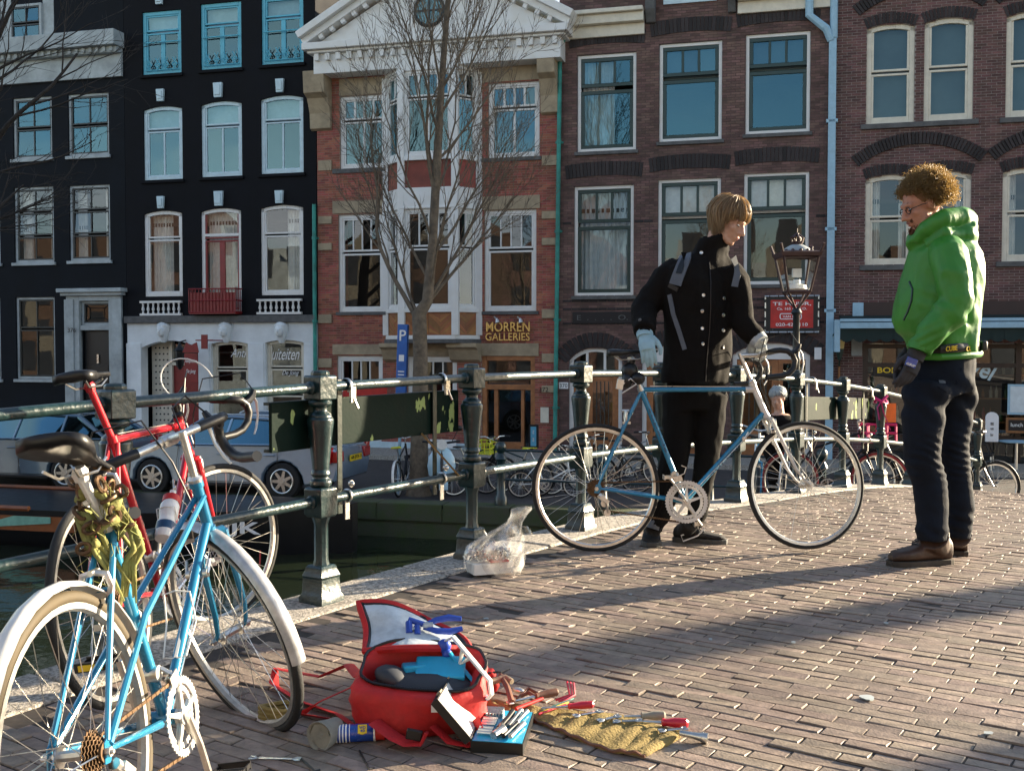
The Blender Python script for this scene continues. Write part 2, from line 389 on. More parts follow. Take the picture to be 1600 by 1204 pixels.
while s < 19.4:
    off = (row % 2) * BL / 2 + rnd.uniform(-.02, .02); w = wl(s) + (off % BL) - BL
    while w < 3.2:
        c = w + BL / 2
        if c - BL / 2 >= wl(s) - BL * .02:
            p = B(s, c)
            if p.y > .9 and (p.x / p.y) < .60 + 1.0 / p.y and (p.x / p.y) > -.55 - 1.0 / p.y:
                spots.append((p.y, s, c))
        w += BL
    s += RP; row += 1
def in_view(s, c):
    p = B(s, c); d = p - EYE; x = 800 + FPX * d.x / d.y; y = 542 - FPX * d.z / d.y
    return -20 < x < 1600 and 300 < y < 1210
spots.sort()
protos = []
for i in range(8):
    vs, fs = paver_mesh(BL - .0045 + rnd.uniform(-.003, .001), RP - .0042 + rnd.uniform(-.0016, .0008), rnd)
    me = bpy.data.meshes.new('paving_brick'); me.from_pydata(vs, [], fs); me.materials.append(M['paver']); me.update(); protos.append((me, vs, fs))
rb = MB(); cnt = 0
for _, s, c in spots:
    me, vs, fs = rnd.choice(protos)
    sl_ = (deck_z(s + .05) - deck_z(s - .05)) / .1
    ex = (N + V((0, 0, rnd.gauss(0, .006)))).normalized(); ey = (U + V((0, 0, sl_ + rnd.gauss(0, .008)))).normalized(); a = rnd.gauss(0, .006)
    ex = (ex + ey * a).normalized(); ez = ex.cross(ey).normalized(); ey = ez.cross(ex)
    T = Matrix((ex, ey, ez)).transposed().to_4x4(); T.translation = B(s, c, rnd.gauss(.001, .0013))
    if cnt < 300 and in_view(s, c):
        o = bpy.data.objects.new('paving_brick', me); COL.objects.link(o); o.parent = deck
        o.matrix_local = MW[deck.name].inverted() @ T; cnt += 1
    else: rb.add([T @ V(p) for p in vs], fs)
rb.build('paving_bricks', M['paver'], deck, smooth=False, kind='stuff')
# joint mortar crumbs and gum spots on the paving: flat pale blots
b = MB()
for px, py, r_ in ((1355, 1092, .022), (1385, 975, .01), (1240, 1005, .009), (1545, 1148, .014), (985, 930, .009), (760, 968, .01), (1110, 1000, .008)):
    p = G(px, py); sl_ = (deck_z(p.dot(U) + .05) - deck_z(p.dot(U) - .05)) / .1
    k = 9; ring_ = [p + N * (r_ * rnd.uniform(.7, 1.3) * math.cos(6.283 * i / k)) + (U + V((0, 0, sl_))) * (r_ * rnd.uniform(.7, 1.3) * math.sin(6.283 * i / k)) + V((0, 0, .0075)) for i in range(k)]
    b.add(ring_, [tuple(range(k))]); b.add([q - V((0, 0, .004)) for q in ring_], [tuple(range(k))])
b.build('chewing_gum', M['grey_white'], deck, smooth=False, kind='stuff')
# ================================================================= HOUSES ACROSS THE CANAL
class House:
    def __init__(s, name, label, a0, a1, h1, wallmat):
        s.a0, s.a1, s.h1, s.wm = a0, a1, h1, wallmat; s.op = []
        s.root = thing(name, label, 'house', FM @ Matrix.Translation(V(((a0 + a1) / 2, 0, 0))))
    def rect(s, xl, yt, xr, yb, d=0):
        ym, xm = (yt + yb) / 2, (xl + xr) / 2
        return FA(xl, ym, d)[0], FA(xr, ym, d)[0], FA(xm, yb, d)[1], FA(xm, yt, d)[1]
    def open(s, a0, a1, h0, h1, rise=0): s.op.append((a0, a1, h0, h1, rise))
    def wall(s, a0=None, a1=None, h0=0, h1=None, mat=None, name='wall', th=.3):
        a0 = s.a0 if a0 is None else a0; a1 = s.a1 if a1 is None else a1; h1 = h1 or s.h1
        b = MB(FM); ops = [o for o in s.op if o[1] > a0 and o[0] < a1 and o[3] > h0 and o[2] < h1]
        hs = sorted({h0, h1} | {min(max(x, h0), h1) for o in ops for x in (o[2], o[3])})
        for z0, z1 in zip(hs, hs[1:]):
            if z1 - z0 < 1e-4: continue
            zc = (z0 + z1) / 2; x = a0
            for o in sorted(o for o in ops if o[2] < zc < o[3]):
                if o[0] > x: b.bb(x, o[0], 0, th, z0, z1)
                x = max(x, o[1])
            if x < a1: b.bb(x, a1, 0, th, z0, z1)
        for o in ops:
            if o[4]:
                for poly in spandrels(o): b.prism(poly, (0, .002, 0), (1, 0, 0), (0, 0, 1), (0, th - .01, 0))
        return b.build(name, mat or s.wm, s.root, smooth=False)
    def bricks(s, mat, a0=None, a1=None, h0=0, h1=None, skip=(), bl=.215, bh=.063):
        a0 = s.a0 if a0 is None else a0; a1 = s.a1 if a1 is None else a1; h1 = h1 or s.h1
        b = MB(FM); z = h0; r = 0
        while z < h1 - .02:
            zc = z + bh / 2; cuts = []
            for o in list(s.op) + list(skip):
                rise = o[4] if len(o) > 4 else 0
                if o[2] - .01 < zc < o[3]:
                    x0, x1 = o[0], o[1]
                    if rise and zc > o[3] - rise:
                        Rr = ((x1 - x0) ** 2 / 4 + rise * rise) / (2 * rise); dz = zc - (o[3] - Rr); hw = math.sqrt(max(0, Rr * Rr - dz * dz)); c = (x0 + x1) / 2; x0, x1 = c - hw, c + hw
                    cuts.append((x0, x1))
            x = a0; free = []
            for c in sorted(cuts):
                if c[0] > x: free.append((x, min(c[0], a1)))
                x = max(x, c[1])
            if x < a1: free.append((x, a1))
            for f0, f1 in free:
                k = math.floor((f0 - a0) / bl); x = a0 + k * bl - (r % 2) * bl / 2
                while x < f1:
                    p, q = max(x + .006, f0 + .002), min(x + bl - .006, f1 - .002)
                    if q - p > .025:
                        y = -.007 + rnd.uniform(-.002, .002); z0, z1 = z + .0055, z + bh - .0055
                        b.add([(p, y, z0), (q, y, z0), (q, y, z1), (p, y, z1), (p, .004, z0), (q, .004, z0), (q, .004, z1), (p, .004, z1)],
                              [(0, 1, 2, 3), (0, 4, 5, 1), (1, 5, 6, 2), (2, 6, 7, 3), (3, 7, 4, 0)])
                    x += bl
            z += bh; r += 1
        return b.build('facing_bricks', mat, s.root, smooth=False, kind='stuff')
def spandrels(o, n=8):
    a0, a1, h0, h1, rise = o; c = (a0 + a1) / 2; hw = (a1 - a0) / 2; Rr = (hw * hw + rise * rise) / (2 * rise)
    arc = [(c + hw * (2 * i / (2 * n) - 1), h1 - Rr + math.sqrt(max(0, Rr * Rr - (hw * (2 * i / (2 * n) - 1)) ** 2))) for i in range(2 * n + 1)]
    L_ = arc[:n + 1] + [(a0, h1 + .001)]; r_ = arc[n:] + [(a1, h1 + .001)]
    return [L_, [(p[0], p[1]) for p in [r_[0]] + [(a1, h1 + .001)] + r_[-2::-1][:-1]]]
def arc_pts(a0, a1, h1, rise, n=10):
    c = (a0 + a1) / 2; hw = (a1 - a0) / 2; Rr = (hw * hw + rise * rise) / (2 * rise)
    return [(c - hw + 2 * hw * i / n, h1 - Rr + math.sqrt(max(0, Rr * Rr - (hw * (2 * i / n - 1)) ** 2))) for i in range(n + 1)]
def window(root, FMx, a0, a1, h0, h1, rows, fm='white_paint', sm=None, fw=.07, sw=.045, rise=0, cur=None, curm='curtain', glass='glass', sill=None, d=.10, name='window', bars=.035, colsplit=None):
    """rows, bottom to top: (top as a share of the height, number of panes). Returns the window frame part."""
    fm_, sm_ = M[fm], M[sm or fm]
    b = MB(FMx); d0, d1 = d - .05, d + .06
    b.bb(a0, a0 + fw, d0, d1, h0, h1 - (rise if rise else 0)); b.bb(a1 - fw, a1, d0, d1, h0, h1 - (rise if rise else 0)); b.bb(a0 + fw, a1 - fw, d0, d1, h0, h0 + fw)
    ht = h1 - rise
    if rise:
        o_ = arc_pts(a0, a1, h1, rise); i_ = [(p[0], p[1] - fw) for p in o_]
        for k in range(len(o_) - 1): b.prism([i_[k], i_[k + 1], o_[k + 1], o_[k]], (0, d0, 0), (1, 0, 0), (0, 0, 1), (0, d1 - d0, 0))
    else: b.bb(a0 + fw, a1 - fw, d0, d1, h1 - fw, h1)
    ia0, ia1, ih0, ih1 = a0 + fw, a1 - fw, h0 + fw, h1 - fw
    z = ih0; cells = []
    e0, e1 = d0 + .02, d1 - .02
    for k, (fr, n) in enumerate(rows):
        zt = ih0 + (ih1 - ih0) * fr; last = k == len(rows) - 1
        zz = zt - (0 if last else sw / 2)
        z_in = z + (sw / 2 if k else 0)
        # sash rails round this row
        b.bb(ia0, ia1, e0, e1, z_in, z_in + sw, 1)
        if not (last and rise): b.bb(ia0, ia1, e0, e1, zz - sw, zz, 1)
        b.bb(ia0, ia0 + sw, e0, e1, z_in + sw, zz - (0 if last and rise else sw) - (rise * .6 if last else 0), 1); b.bb(ia1 - sw, ia1, e0, e1, z_in + sw, zz - (0 if last and rise else sw) - (rise * .6 if last else 0), 1)
        w = (ia1 - ia0 - 2 * sw)
        for j in range(n):
            x0 = ia0 + sw + w * j / n; x1 = ia0 + sw + w * (j + 1) / n
            if j: b.bb(x0 - bars / 2, x0 + bars / 2, e0 + .005, e1 - .005, z_in + sw, zz - sw, 1)
            cells.append((x0, x1, z_in + sw, zz - (0 if last and rise else sw), last and rise))
        z = zt
    o = b.build(name, [fm_, sm_], root, smooth=False, bevel=.006, seg=1)
    for x0, x1, z0, z1, ar in cells:
        g = MB(FMx); ty, tx = rnd.gauss(0, .012), rnd.gauss(0, .012)
        hx, hz = (x1 - x0) / 2 + .004, (z1 - z0) / 2 + .004
        P = lambda sx, sz, y: ((x0 + x1) / 2 + sx * hx, d + y + sx * tx * .4 + sz * ty * .4, (z0 + z1) / 2 + sz * hz)
        g.add([P(-1, -1, 0), P(1, -1, 0), P(1, 1, 0), P(-1, 1, 0)], [(0, 1, 2, 3)])
        g.build('pane', M[glass], o, smooth=False)
    if cur:
        for part in cur.split('+'):
            cb = MB(FMx)
            if part in ('full', 'left', 'right', 'both'):
                for u0, u1 in {'full': [(0, .99)], 'left': [(0, .62)], 'right': [(.52, 1)], 'both': [(0, .27), (.76, 1)]}[part]:
                    n = int(30 * (u1 - u0)) + 6; ph = rnd.uniform(0, 6)
                    cb.sheet([[(ia0 + (ia1 - ia0) * (u0 + (u1 - u0) * i / n), d + .22 + .035 * math.sin(i * 1.9 + ph) + .01 * math.sin(i * .7), zz_) for i in range(n + 1)] for zz_ in (ih0, ih1)])
                cb.build('curtain', M[curm], o)
            elif part.startswith('blind'):
                f = float(part[5:] or 1); cb.bb(ia0, ia1, d + .14, d + .15, ih1 - (ih1 - ih0) * f, ih1)
                cb.build('blind', M[curm], o, smooth=False)
    if sill:
        sb = MB(FMx); sb.bb(a0 - .06, a1 + .06, -.07, d0 - .002, h0 - .09, h0 - .003); sb.build('sill', M[sill], o, smooth=False, bevel=.01)
    return o
def room(H, h0=0, h1=None, m='room', d=1.3):
    b = MB(FM); b.bb(H.a0 + .05, H.a1 - .05, d, d + .1, h0, h1 or H.h1)
    for k in range(5):
        z = h0 + 3.1 * k
        if z < (h1 or H.h1): b.bb(H.a0 + .05, H.a1 - .05, .31, d, z - .1, z)
    b.build('room_wall', M[m], H.root, smooth=False)
def sides(H, mat, depth=9):
    b = MB(FM); b.bb(H.a0 + .01, H.a0 + .3, .3, depth, 0, H.h1); b.bb(H.a1 - .3, H.a1 - .01, .3, depth, 0, H.h1); b.bb(H.a0, H.a1, depth - .3, depth, 0, H.h1)
    b.bb(H.a0 + .01, H.a1 - .01, .31, depth, H.h1 - .3, H.h1 - .02)
    b.build('side_wall', mat, H.root, smooth=False)
ax = lambda px, py=400: FA(px, py)[0]
hy = lambda py, px=800: FA(px, py)[1]
E3 = (EA, V((0, 0, 1)))

# ---------------------------------------------------------------- dark corner house with the white cornice (left)
xA0, xA1 = ax(-170), ax(197)
HA = House('canal_house', 'almost black house with grey white top cornice and pale pilastered doorway, leftmost in the row', xA0, xA1, 15.5, M['navy_render'])
def wA(r, rows, cur=None, g='glass', sm='sash_dark', fm='grey_white', **kw):
    q = HA.rect(*r); HA.open(*q); window(HA.root, FM, *q, rows, fm=fm, sm=sm, cur=cur, glass=g, sill='grey_white', **kw)
for dx in (-172, -86):
    wA((106 + 2 * dx, 163, 170 + 2 * dx, 258) if 0 else (20 + dx, 158, 81 + dx, 253), [(.5, 2), (1, 2)]) if dx == -86 else None
wA((20, 152, 81, 248), [(.5, 2), (1, 2)]); wA((106, 146, 170, 243), [(.5, 2), (1, 2)])
wA((-64, 296, 0, 412), [(.34, 2), (.68, 2), (1, 2)], 'both', 'glass_low'); wA((22, 292, 84, 410), [(.34, 2), (.68, 2), (1, 2)], 'both', 'glass_low'); wA((108, 289, 172, 407), [(.34, 2), (.68, 2), (1, 2)], 'both', 'glass_low')
wA((-60, 466, 1, 592), [(.62, 2), (1, 2)], None, 'glass_low'); wA((25, 464, 86, 592), [(.62, 2), (1, 2)], None, 'glass_low')
wA((28, 643, 72, 690), [(1, 2)], 'blind', 'glass_low', sm='grey_white'); wA((104, 643, 146, 690), [(1, 1)], None, 'glass_low', sm='grey_white')
qd = HA.rect(128, 470, 174, 700); HA.open(*qd)
HA.wall(); room(HA); sides(HA, M['black_render'])
# doorway
b = MB(FM); a0, a1, h0, h1 = HA.rect(108, 462, 193, 700); 
b.bb(a0, qd[0], -.10, .05, h0, h1); b.bb(qd[1], a1, -.10, .05, h0, h1); b.bb(qd[0], qd[1], -.1, .05, qd[3], h1)
b.bb(a0 - .04, a0 + .26, -.14, -.101, h0 + .2, h1 - .1); b.bb(a1 - .26, a1 + .04, -.14, -.101, h0 + .2, h1 - .1)
b.bb(a0 - .1, a1 + .1, -.22, .0, h1, h1 + .09); b.bb(a0 - .16, a1 + .16, -.32, .0, h1 + .09, h1 + .2)
hb = hy(512, 150); b.bb(qd[0], qd[1], -.06, .05, hb - .07, hb + .07)
o = b.build('door_surround', M['grey_white'], HA.root, smooth=False, bevel=.012)
b = MB(FM); b.bb(qd[0] + .03, qd[1] - .03, .1, .15, h0, hb - .08); 
for zz in (.45, 1.5): b.bb(qd[0] + .15, qd[1] - .15, .085, .1, h0 + zz, h0 + zz + .85)
o = b.build('door', M['black'], HA.root, smooth=False, bevel=.01)
b = MB(FM); b.bb((qd[0] + qd[1]) / 2 - .03, (qd[0] + qd[1]) / 2 + .03, .06, .085, hb - 1.0, hb - .75); b.build('letter_slot', M['steel'], o, smooth=False)
tw = window(HA.root, FM, qd[0], qd[1], hb + .07, qd[3], [(1, 1)], fm='grey_white', sm='sash_dark', glass='glass_low', name='transom_window', d=.08)
b = MB(FM); c = ((qd[0] + qd[1]) / 2, (hb + .07 + qd[3]) / 2); w2, h2 = (qd[1] - qd[0]) / 2 - .1, (qd[3] - hb) / 2 - .14
for sx in (-1, 1):
    for sz in (-1, 1): b.tube([(c[0] + sx * w2, .07, c[1] + sz * h2), (c[0] + sx * w2 * .62, .07, c[1] + sz * h2 * .6)], .012, 4)
b.tube([(c[0] + i * w2 * .62, .07, c[1] + j * h2 * .6) for i, j in ((-1, -1), (1, -1), (1, 1), (-1, 1))], .012, 4, closed=True)
b.build('glazing_bars', M['sash_dark'], tw, smooth=False)
text('376', 'house_number', M['black'], HA.root, FP(ax(111, 515), -.145, hy(519, 115)), *E3, h=.12, w=.26)
# cornice, attic balustrade and dormer
b = MB(FM); zc0, zc1 = hy(127, 100), hy(60, 100)
b.bb(xA0, xA1 - .02, -.10, -.002, zc0, zc0 + .62); b.bb(xA0, xA1 - .02, -.3, -.002, zc0 + .62, zc0 + .78); b.bb(xA0, xA1 + .03, -.5, -.002, zc0 + .78, zc1)
n = int((xA1 - xA0) / .22)
for i in range(n): b.bb(xA0 + .1 + i * .22, xA0 + .19 + i * .22, -.36, -.301, zc0 + .64, zc0 + .77)
b.build('cornice', M['grey_white'], HA.root, smooth=False, bevel=.01)
b = MB(FM); z0, z1 = zc1, zc1 + 1.05; a_, e_ = ax(72), ax(190)
b.bb(a_, e_, .05, .25, z0, z0 + .25); b.bb(a_, e_, .05, .25, z1 - .2, z1 + .05); b.bb(a_, ax(96), .05, .25, z0 + .25, z1 - .2); b.bb(ax(162), e_, .05, .25, z0 + .25, z1 - .2)
for k in range(6): x = ax(100 + k * 12.5); b.bb(x, x + .12, .08, .22, z0 + .25, z1 - .2)
b.build('balustrade', M['grey_white'], HA.root, smooth=False, bevel=.01)
q = HA.rect(18, 8, 68, 68); 
b = MB(FM); b.bb(q[0] - .3, q[1] + .3, .05, .06, q[2], q[3] + 1.2); b.bb(q[0] - .35, q[0], -.02, .1, q[2], q[3] + .2); b.bb(q[1], q[1] + .35, -.02, .1, q[2], q[3] + .2)
o = b.build('dormer', M['grey_white'], HA.root, smooth=False)
window(HA.root, FM, q[0], q[1], q[2], q[3], [(.5, 2), (1, 2)], fm='grey_white', sm='sash_dark', d=-.05, name='dormer_window')

# ---------------------------------------------------------------- black antique dealer's house
xB0, xB1 = ax(197) + .01, ax(495)
HB = House('canal_house', 'tall black house with white shop front, red balcony and blue white window frames', xB0, xB1, 15.5, M['black_render'])
D('blue_white', (.5, .64, .7), .5, var=.1); D('cyan_paint', (.1, .42, .55), .5, var=.1)
def scroll(b, x, z, s, y, r=.012):
    b.tube([(x + .10 * s * math.sin(t) * (1 - t / 7), y, z + .02 + t * .075) for t in [i * .45 for i in range(10)]], r, 4)
    b.tube([(x + s * (.06 + .045 * math.cos(t)), y, z + .12 + .05 * math.sin(t)) for t in [i * .7 for i in range(8)]], r, 4)
for i, r in enumerate([(222, 17, 283, 116), (313, 4, 377, 108), (408, -9, 474, 100)]):
    q = HB.rect(*r); HB.open(*q); o = window(HB.root, FM, *q, [(.7, 2), (1, 1)], fm='cyan_paint', sm='cyan_paint', fw=.1, cur='blind.32', curm='blind', bars=.13, sill='black_render')
    b = MB(FM); z0 = q[2] + .12
    b.tube([(q[0] + .08, .0, z0 + .75), (q[1] - .08, .0, z0 + .75)], .018, 6); b.tube([(q[0] + .08, .0, z0), (q[1] - .08, .0, z0)], .015, 6)
    for c in range(4):
        x = q[0] + .08 + (q[1] - q[0] - .16) * (c + .5) / 4
        scroll(b, x - .02, z0, 1, .0, .014); scroll(b, x + .02, z0, -1, .0, .014)
    b.build('window_railing', M['cyan_paint'], o)
for r in [(224, 166, 285, 281), (314, 158, 378, 276), (407, 149, 474, 271)]:
    q = HB.rect(*r); HB.open(*q, .09); window(HB.root, FM, *q, [(.7, 2), (1, 1)], fm='blue_white', fw=.1, rise=.09, bars=.05, cur='blind.28', curm='blind', sill='black_render')
for i, r in enumerate([(225, 329, 285, 463), (314, 325, 377, 489), (407, 320, 474, 461)]):
    q = HB.rect(*r); HB.open(*q, .09)
    o = window(HB.root, FM, *q, [(.69 if i != 1 else .72, 1 if i != 1 else 2), (1, 1)], fm='white_paint', sm='white_paint' if i != 1 else 'red_paint', fw=.1, rise=.09, bars=.16, cur=('left', 'full', 'right')[i], glass='glass_low')
    if i == 1:
        b = MB(FM); b.bb(q[0] + .1, q[1] - .1, .045, .06, q[2] + (q[3] - q[2]) * .735, q[2] + (q[3] - q[2]) * .76); b.build('transom', M['white_paint'], o, smooth=False)
for r in [(246, 140, 258, 159), (335, 130, 349, 153), (432, 124, 445, 145), (247, 307, 258, 326), (336, 299, 350, 322), (431, 298, 444, 318), (244, -9, 256, 8), (337, -20, 349, -4)]:
    a0, a1, h0, h1 = HB.rect(*r); b = MB(FM); b.prism([(a0 + .025, h0), (a1 - .025, h0), (a1, h1), (a0, h1)], (0, -.09, 0), (1, 0, 0), (0, 0, 1), (0, .088, 0)); b.bb(a0 + .05, a1 - .05, -.115, -.09, h0 + .06, h1 - .06)
    b.build('keystone', M['blue_white'], HB.root, smooth=False, bevel=.01)
zs1, zs0 = hy(493, 345), hy(504, 345)
b = MB(FM); b.bb(xB0 - .02, xB1, -.14, -.002, zs0, zs1); b.build('ledge', M['stone_grey'], HB.root, smooth=False, bevel=.015)
for x0, x1, yt, yb in ((222, 286, 470, 493), (404, 473, 467, 491)):
    a0, a1, h0, h1 = HB.rect(x0, yt, x1, yb); bal = MB(FM); bal.bb(a0, a1, -.12, -.02, h1 - .06, h1); bal.bb(a0, a1, -.12, -.02, h0, h0 + .06)
    o = bal.build('balustrade', M['white_paint'], HB.root, smooth=False)
    for k in range(8):
        x = a0 + (a1 - a0) * (k + .5) / 8; hh = h1 - h0 - .12; bb_ = MB(FM)
        bb_.lathe([(.03, 0), (.03, .03), (.018, .05), (.045, hh * .38), (.02, hh * .75), (.032, hh * .9), (.03, hh)], (x, -.07, h0 + .06), n=8); bb_.build('baluster', M['white_paint'], o)
a0, a1, h0, h1 = HB.rect(306, 452, 378, 488); b = MB(FM)
for z in (h0, (h0 + h1) / 2, h1): b.tube([(a0, -.003, z), (a0, -.35, z), (a1, -.35, z), (a1, -.003, z)], .02, 6)
for k in range(15): x = a0 + (a1 - a0) * k / 14; b.tube([(x, -.35, h0), (x, -.35, h1)], .012, 5)
for k in range(1, 4):
    for x in (a0, a1): b.tube([(x, -.35 * k / 4, h0), (x, -.35 * k / 4, h1)], .012, 5)
b.bb(a0, a1, -.35, -.003, h0 - .05, h0 - .01); b.bb(a0 + .02, a1 - .02, -.335, -.33, h0, h1 - .1)
b.build('balcony', M['red_paint'], HB.root)
# white shop front
qdo = HB.rect(222, 532, 311, 720); HB.open(*qdo, .2)
qs = []
for r in ((330, 533, 388, 690), (415, 531, 475, 690)):
    q = HB.rect(*r); HB.open(*q, .07); qs.append(q)
HB.wall(h0=zs0); HB.wall(h1=zs0, mat=M['white_stucco'], name='shop_front'); room(HB); sides(HB, M['black_render'])
for k, q in enumerate(qs):
    o = window(HB.root, FM, *q, [(.46, 1), (.74, 1), (1, 1)], fm='cream_paint', fw=.09, rise=.07, glass='glass_low', name='shop_window', d=.16)
    text('Antiq' if k == 0 else 'uiteiten', 'window_lettering', M['letter_white'], o, FM @ V((q[0] + (.52 if k == 0 else .12), .145, hy(562, 395))), *E3, h=.3, w=.62 if k == 0 else .82, shear=.45, ext=.002)
    if k == 1: text('De Jong', 'window_lettering', M['letter_white'], o, FM @ V((q[0] + .42, .145, hy(588, 445))), *E3, h=.16, w=.5, shear=.4, ext=.002)
for x in (257, 354, 441):
    a, h = FA(x, 517); b = MB(FM); b.lathe([(.06, -.32), (.12, -.2), (.17, 0), (.2, .16), (.1, .24)], (a, -.04, h), n=10); b.ball((a, -.17, h), (.13, .12, .17)); b.ball((a, -.28, h - .01), (.03, .04, .05)); b.ball((a - .05, -.27, h + .05), .025); b.ball((a + .05, -.27, h + .05), .025)
    b.build('carved_mask', M['white_stucco'], HB.root)
for x0, x1 in ((199, 222), (311, 328), (389, 413), (476, 494)):
    a0, a1, h0, h1 = HB.rect(x0, 536, x1, 720); b = MB(FM); b.bb(a0, a1, -.03, -.002, h0, h1); b.build('pilaster', M['white_stucco'], HB.root, smooth=False, bevel=.015)
b = MB(FM); a0, a1, h0, h1 = qdo; dpt = .5; x1 = a0 + .62
b.bb(a0, x1, dpt, dpt + .05, h0, h1); 
o = b.build('perforated_panel', M['cream_paint'], HB.root, smooth=False)
b = MB(FM)
for i in range(4):
    for j in range(18): b.lathe([(.028, 0), (.028, .004)], (a0 + .13 + i * .125, dpt - .003, h0 + .25 + j * .17), (0, -1, 0), n=6)
b.build('perforation', M['black'], o, smooth=False, kind='stuff')
b = MB(FM); b.bb(x1, x1 + .09, .4, .55, h0, h1); b.bb(a1 - .1, a1, .4, .55, h0, h1); b.bb(x1, a1, .4, .55, hy(571, 280), hy(566, 280)); b.build('door_frame', M['cream_paint'], HB.root, smooth=False)
b = MB(FM); b.bb(x1 + .09, a1 - .1, .48, .53, h0, hy(571, 280)); b.bb(x1 + .25, a1 - .25, .455, .48, h0 + .3, h0 + 1.2); b.build('door', M['red_paint'], HB.root, smooth=False, bevel=.01)
b = MB(FM); b.bb(x1 + .09, a1 - .1, .5, .505, hy(566, 280), h1 - .1); b.build('door_glazing', M['glass_low'], HB.root, smooth=False)
# hanging shop sign on a bracket
sa0, sh0 = FA(289, 597, -.75); sa1, sh1 = FA(309, 552, -.75)
sg = thing('hanging_sign', 'red hanging shop sign with white script lettering beside the antique shop doorway', 'sign', FP((sa0 + sa1) / 2, -.75, sh0))
b = MB(FM); b.bb(sa0, sa1, -.775, -.745, sh0, sh1); b.prism([(sa0 - .06, sh1 + .02), (sa1 + .04, sh1 + .02), (sa1 - .02, sh1 + .3), ((sa0 + sa1) / 2, sh1 + .22), (sa0 + .06, sh1 + .3)], (0, -.775, 0), (1, 0, 0), (0, 0, 1), (0, .03, 0)); b.build('board', M['red_paint'], sg, smooth=False, bevel=.006)
b = MB(FM); b.tube([(sa1 - .05, -.76, sh1 + .35), (sa1 + .45, -.76, sh1 + .35)], .02, 6); b.bb(sa1 + .12, sa1 + .3, -.78, -.74, sh1 + .12, sh1 + .5); b.tube([(sa1 - .05, -.76, sh1 + .35), (sa1 + .45, .0, sh1 + .35)], .018, 6); b.build('bracket', M['red_paint'], sg)
text('Antiquiteiten', 'lettering', M['letter_white'], sg, FM @ V((sa0 + .02, -.777, sh0 + .5)), *E3, w=sa1 - sa0 - .04, h=.12, shear=.4, ext=.003)
text('De Jong', 'lettering', M['letter_white'], sg, FM @ V((sa0 + .05, -.777, sh0 + .22)), *E3, w=sa1 - sa0 - .1, h=.13, shear=.4, ext=.003)
a, h = FA(281, 560, -.3); wl = thing('wall_lantern', 'small black lantern hanging in the antique shop doorway', 'lantern', FP(a, -.3, h - .3))
b = MB(FM); b.lathe([(.03, 0), (.1, .12), (.14, .5), (.17, .52), (.05, .66), (.02, .75)], (a, -.3, h - .3), n=6); b.build('lantern_body', M['black'], wl)
b = MB(FM); b.tube([(a, -.3, h + .45), (a, 0, h + .5)], .02, 6); b.build('arm', M['black'], wl)

# ---------------------------------------------------------------- red brick gallery house with pediment and bay
xC0, xC1 = ax(496) + .01, ax(873)
HC = House('canal_house', 'red brick gallery house with white pediment, white bay window and sandstone bands', xC0, xC1, hy(95, 680), M['mortar_red'])
def wC(r, rows, **kw):
    q = HC.rect(*r); HC.open(*q); return window(HC.root, FM, *q, rows, fm=kw.pop('fm', 'white_paint'), fw=kw.pop('fw', .09), sw=.05, **kw), q
wC((531, 149, 604, 263), [(.68, 2), (1, 4)], glass='glass', bars=.06); wC((763, 128, 843, 246), [(.68, 2), (1, 4)], glass='glass', bars=.06, cur='blind', curm='grey_blind')
wC((529, 335, 600, 487), [(.62, 1), (1, 4)], glass='glass_low', sill='stone_grey'); wC((757, 328, 838, 486), [(.62, 1), (1, 4)], glass='glass_low', sill='stone_grey')
wC((527, 556, 598, 612), [(1, 4)], glass='glass_low'); wC((637, 557, 714, 640), [(1, 4)], glass='glass_low')
wC((531, 640, 596, 690), [(1, 2)], glass='glass_low')
qdr = HC.rect(753, 556, 836, 712); HC.open(*qdr)
# bay
bayL, bayR = ax(603), ax(749); f0, f1 = FA(627, 400, -.6)[0], FA(711, 400, -.6)[0]
hb0, hb1 = hy(530, 680), hy(106, 680); HC.open(bayL + .1, bayR - .1, hb0 + .2, hb1 - .3)
HC.wall(); HC.bricks(M['brick_red'], skip=[(bayL, bayR, hb0, hb1)]); room(HC); sides(HC, M['brick_red'])
bay = [(bayL, 0), (f0, -.6), (f1, -.6), (bayR, 0)]
def bay_frame(i):
    p, q = V((*bay[i], 0)), V((*bay[i + 1], 0)); x = (q - p); L_ = x.length; x.normalize()
    y = V((0, 0, 1)).cross(x); return FM @ Matrix(((x.x, y.x, 0, p.x), (x.y, y.y, 0, p.y), (0, 0, 1, 0), (0, 0, 0, 1))), L_
hA, hB_, hC_, hD, hE, hF = hy(487, 680), hy(383, 680), hy(330, 680), hy(305, 680), hy(252, 680), hy(115, 680)
def band(h0, h1, m, out=.0, name='bay_band', bv=.01):
    b = MB(FM); lo = [(p[0] + (-out if i == 0 else out if i == 3 else (-out * .5 if i == 1 else out * .5)), p[1] - out * (0 if i in (0, 3) else 1)) for i, p in enumerate(bay)]
    b.loft([[V((x, y, h)) for x, y in lo] + [V((bay[3][0], .05, h)), V((bay[0][0], .05, h))] for h in (h0, h1)]); return b.build(name, m, HC.root, smooth=False, bevel=bv)
band(hb0 - .1, hb0, M['stone_grey'], .06, 'bay_base'); band(hb0, hb0 + .1, M['white_paint'], .02); band(hA - .03, hA + .07, M['white_paint'], .03)
band(hD - .42, hD + .12, M['white_paint'], .03); band(hE - .06, hE + .06, M['white_paint'], .03); band(hF - .05, hF + .35, M['white_paint'], .02); band(hC_ - .0, hC_ + .05, M['white_paint'], .05)
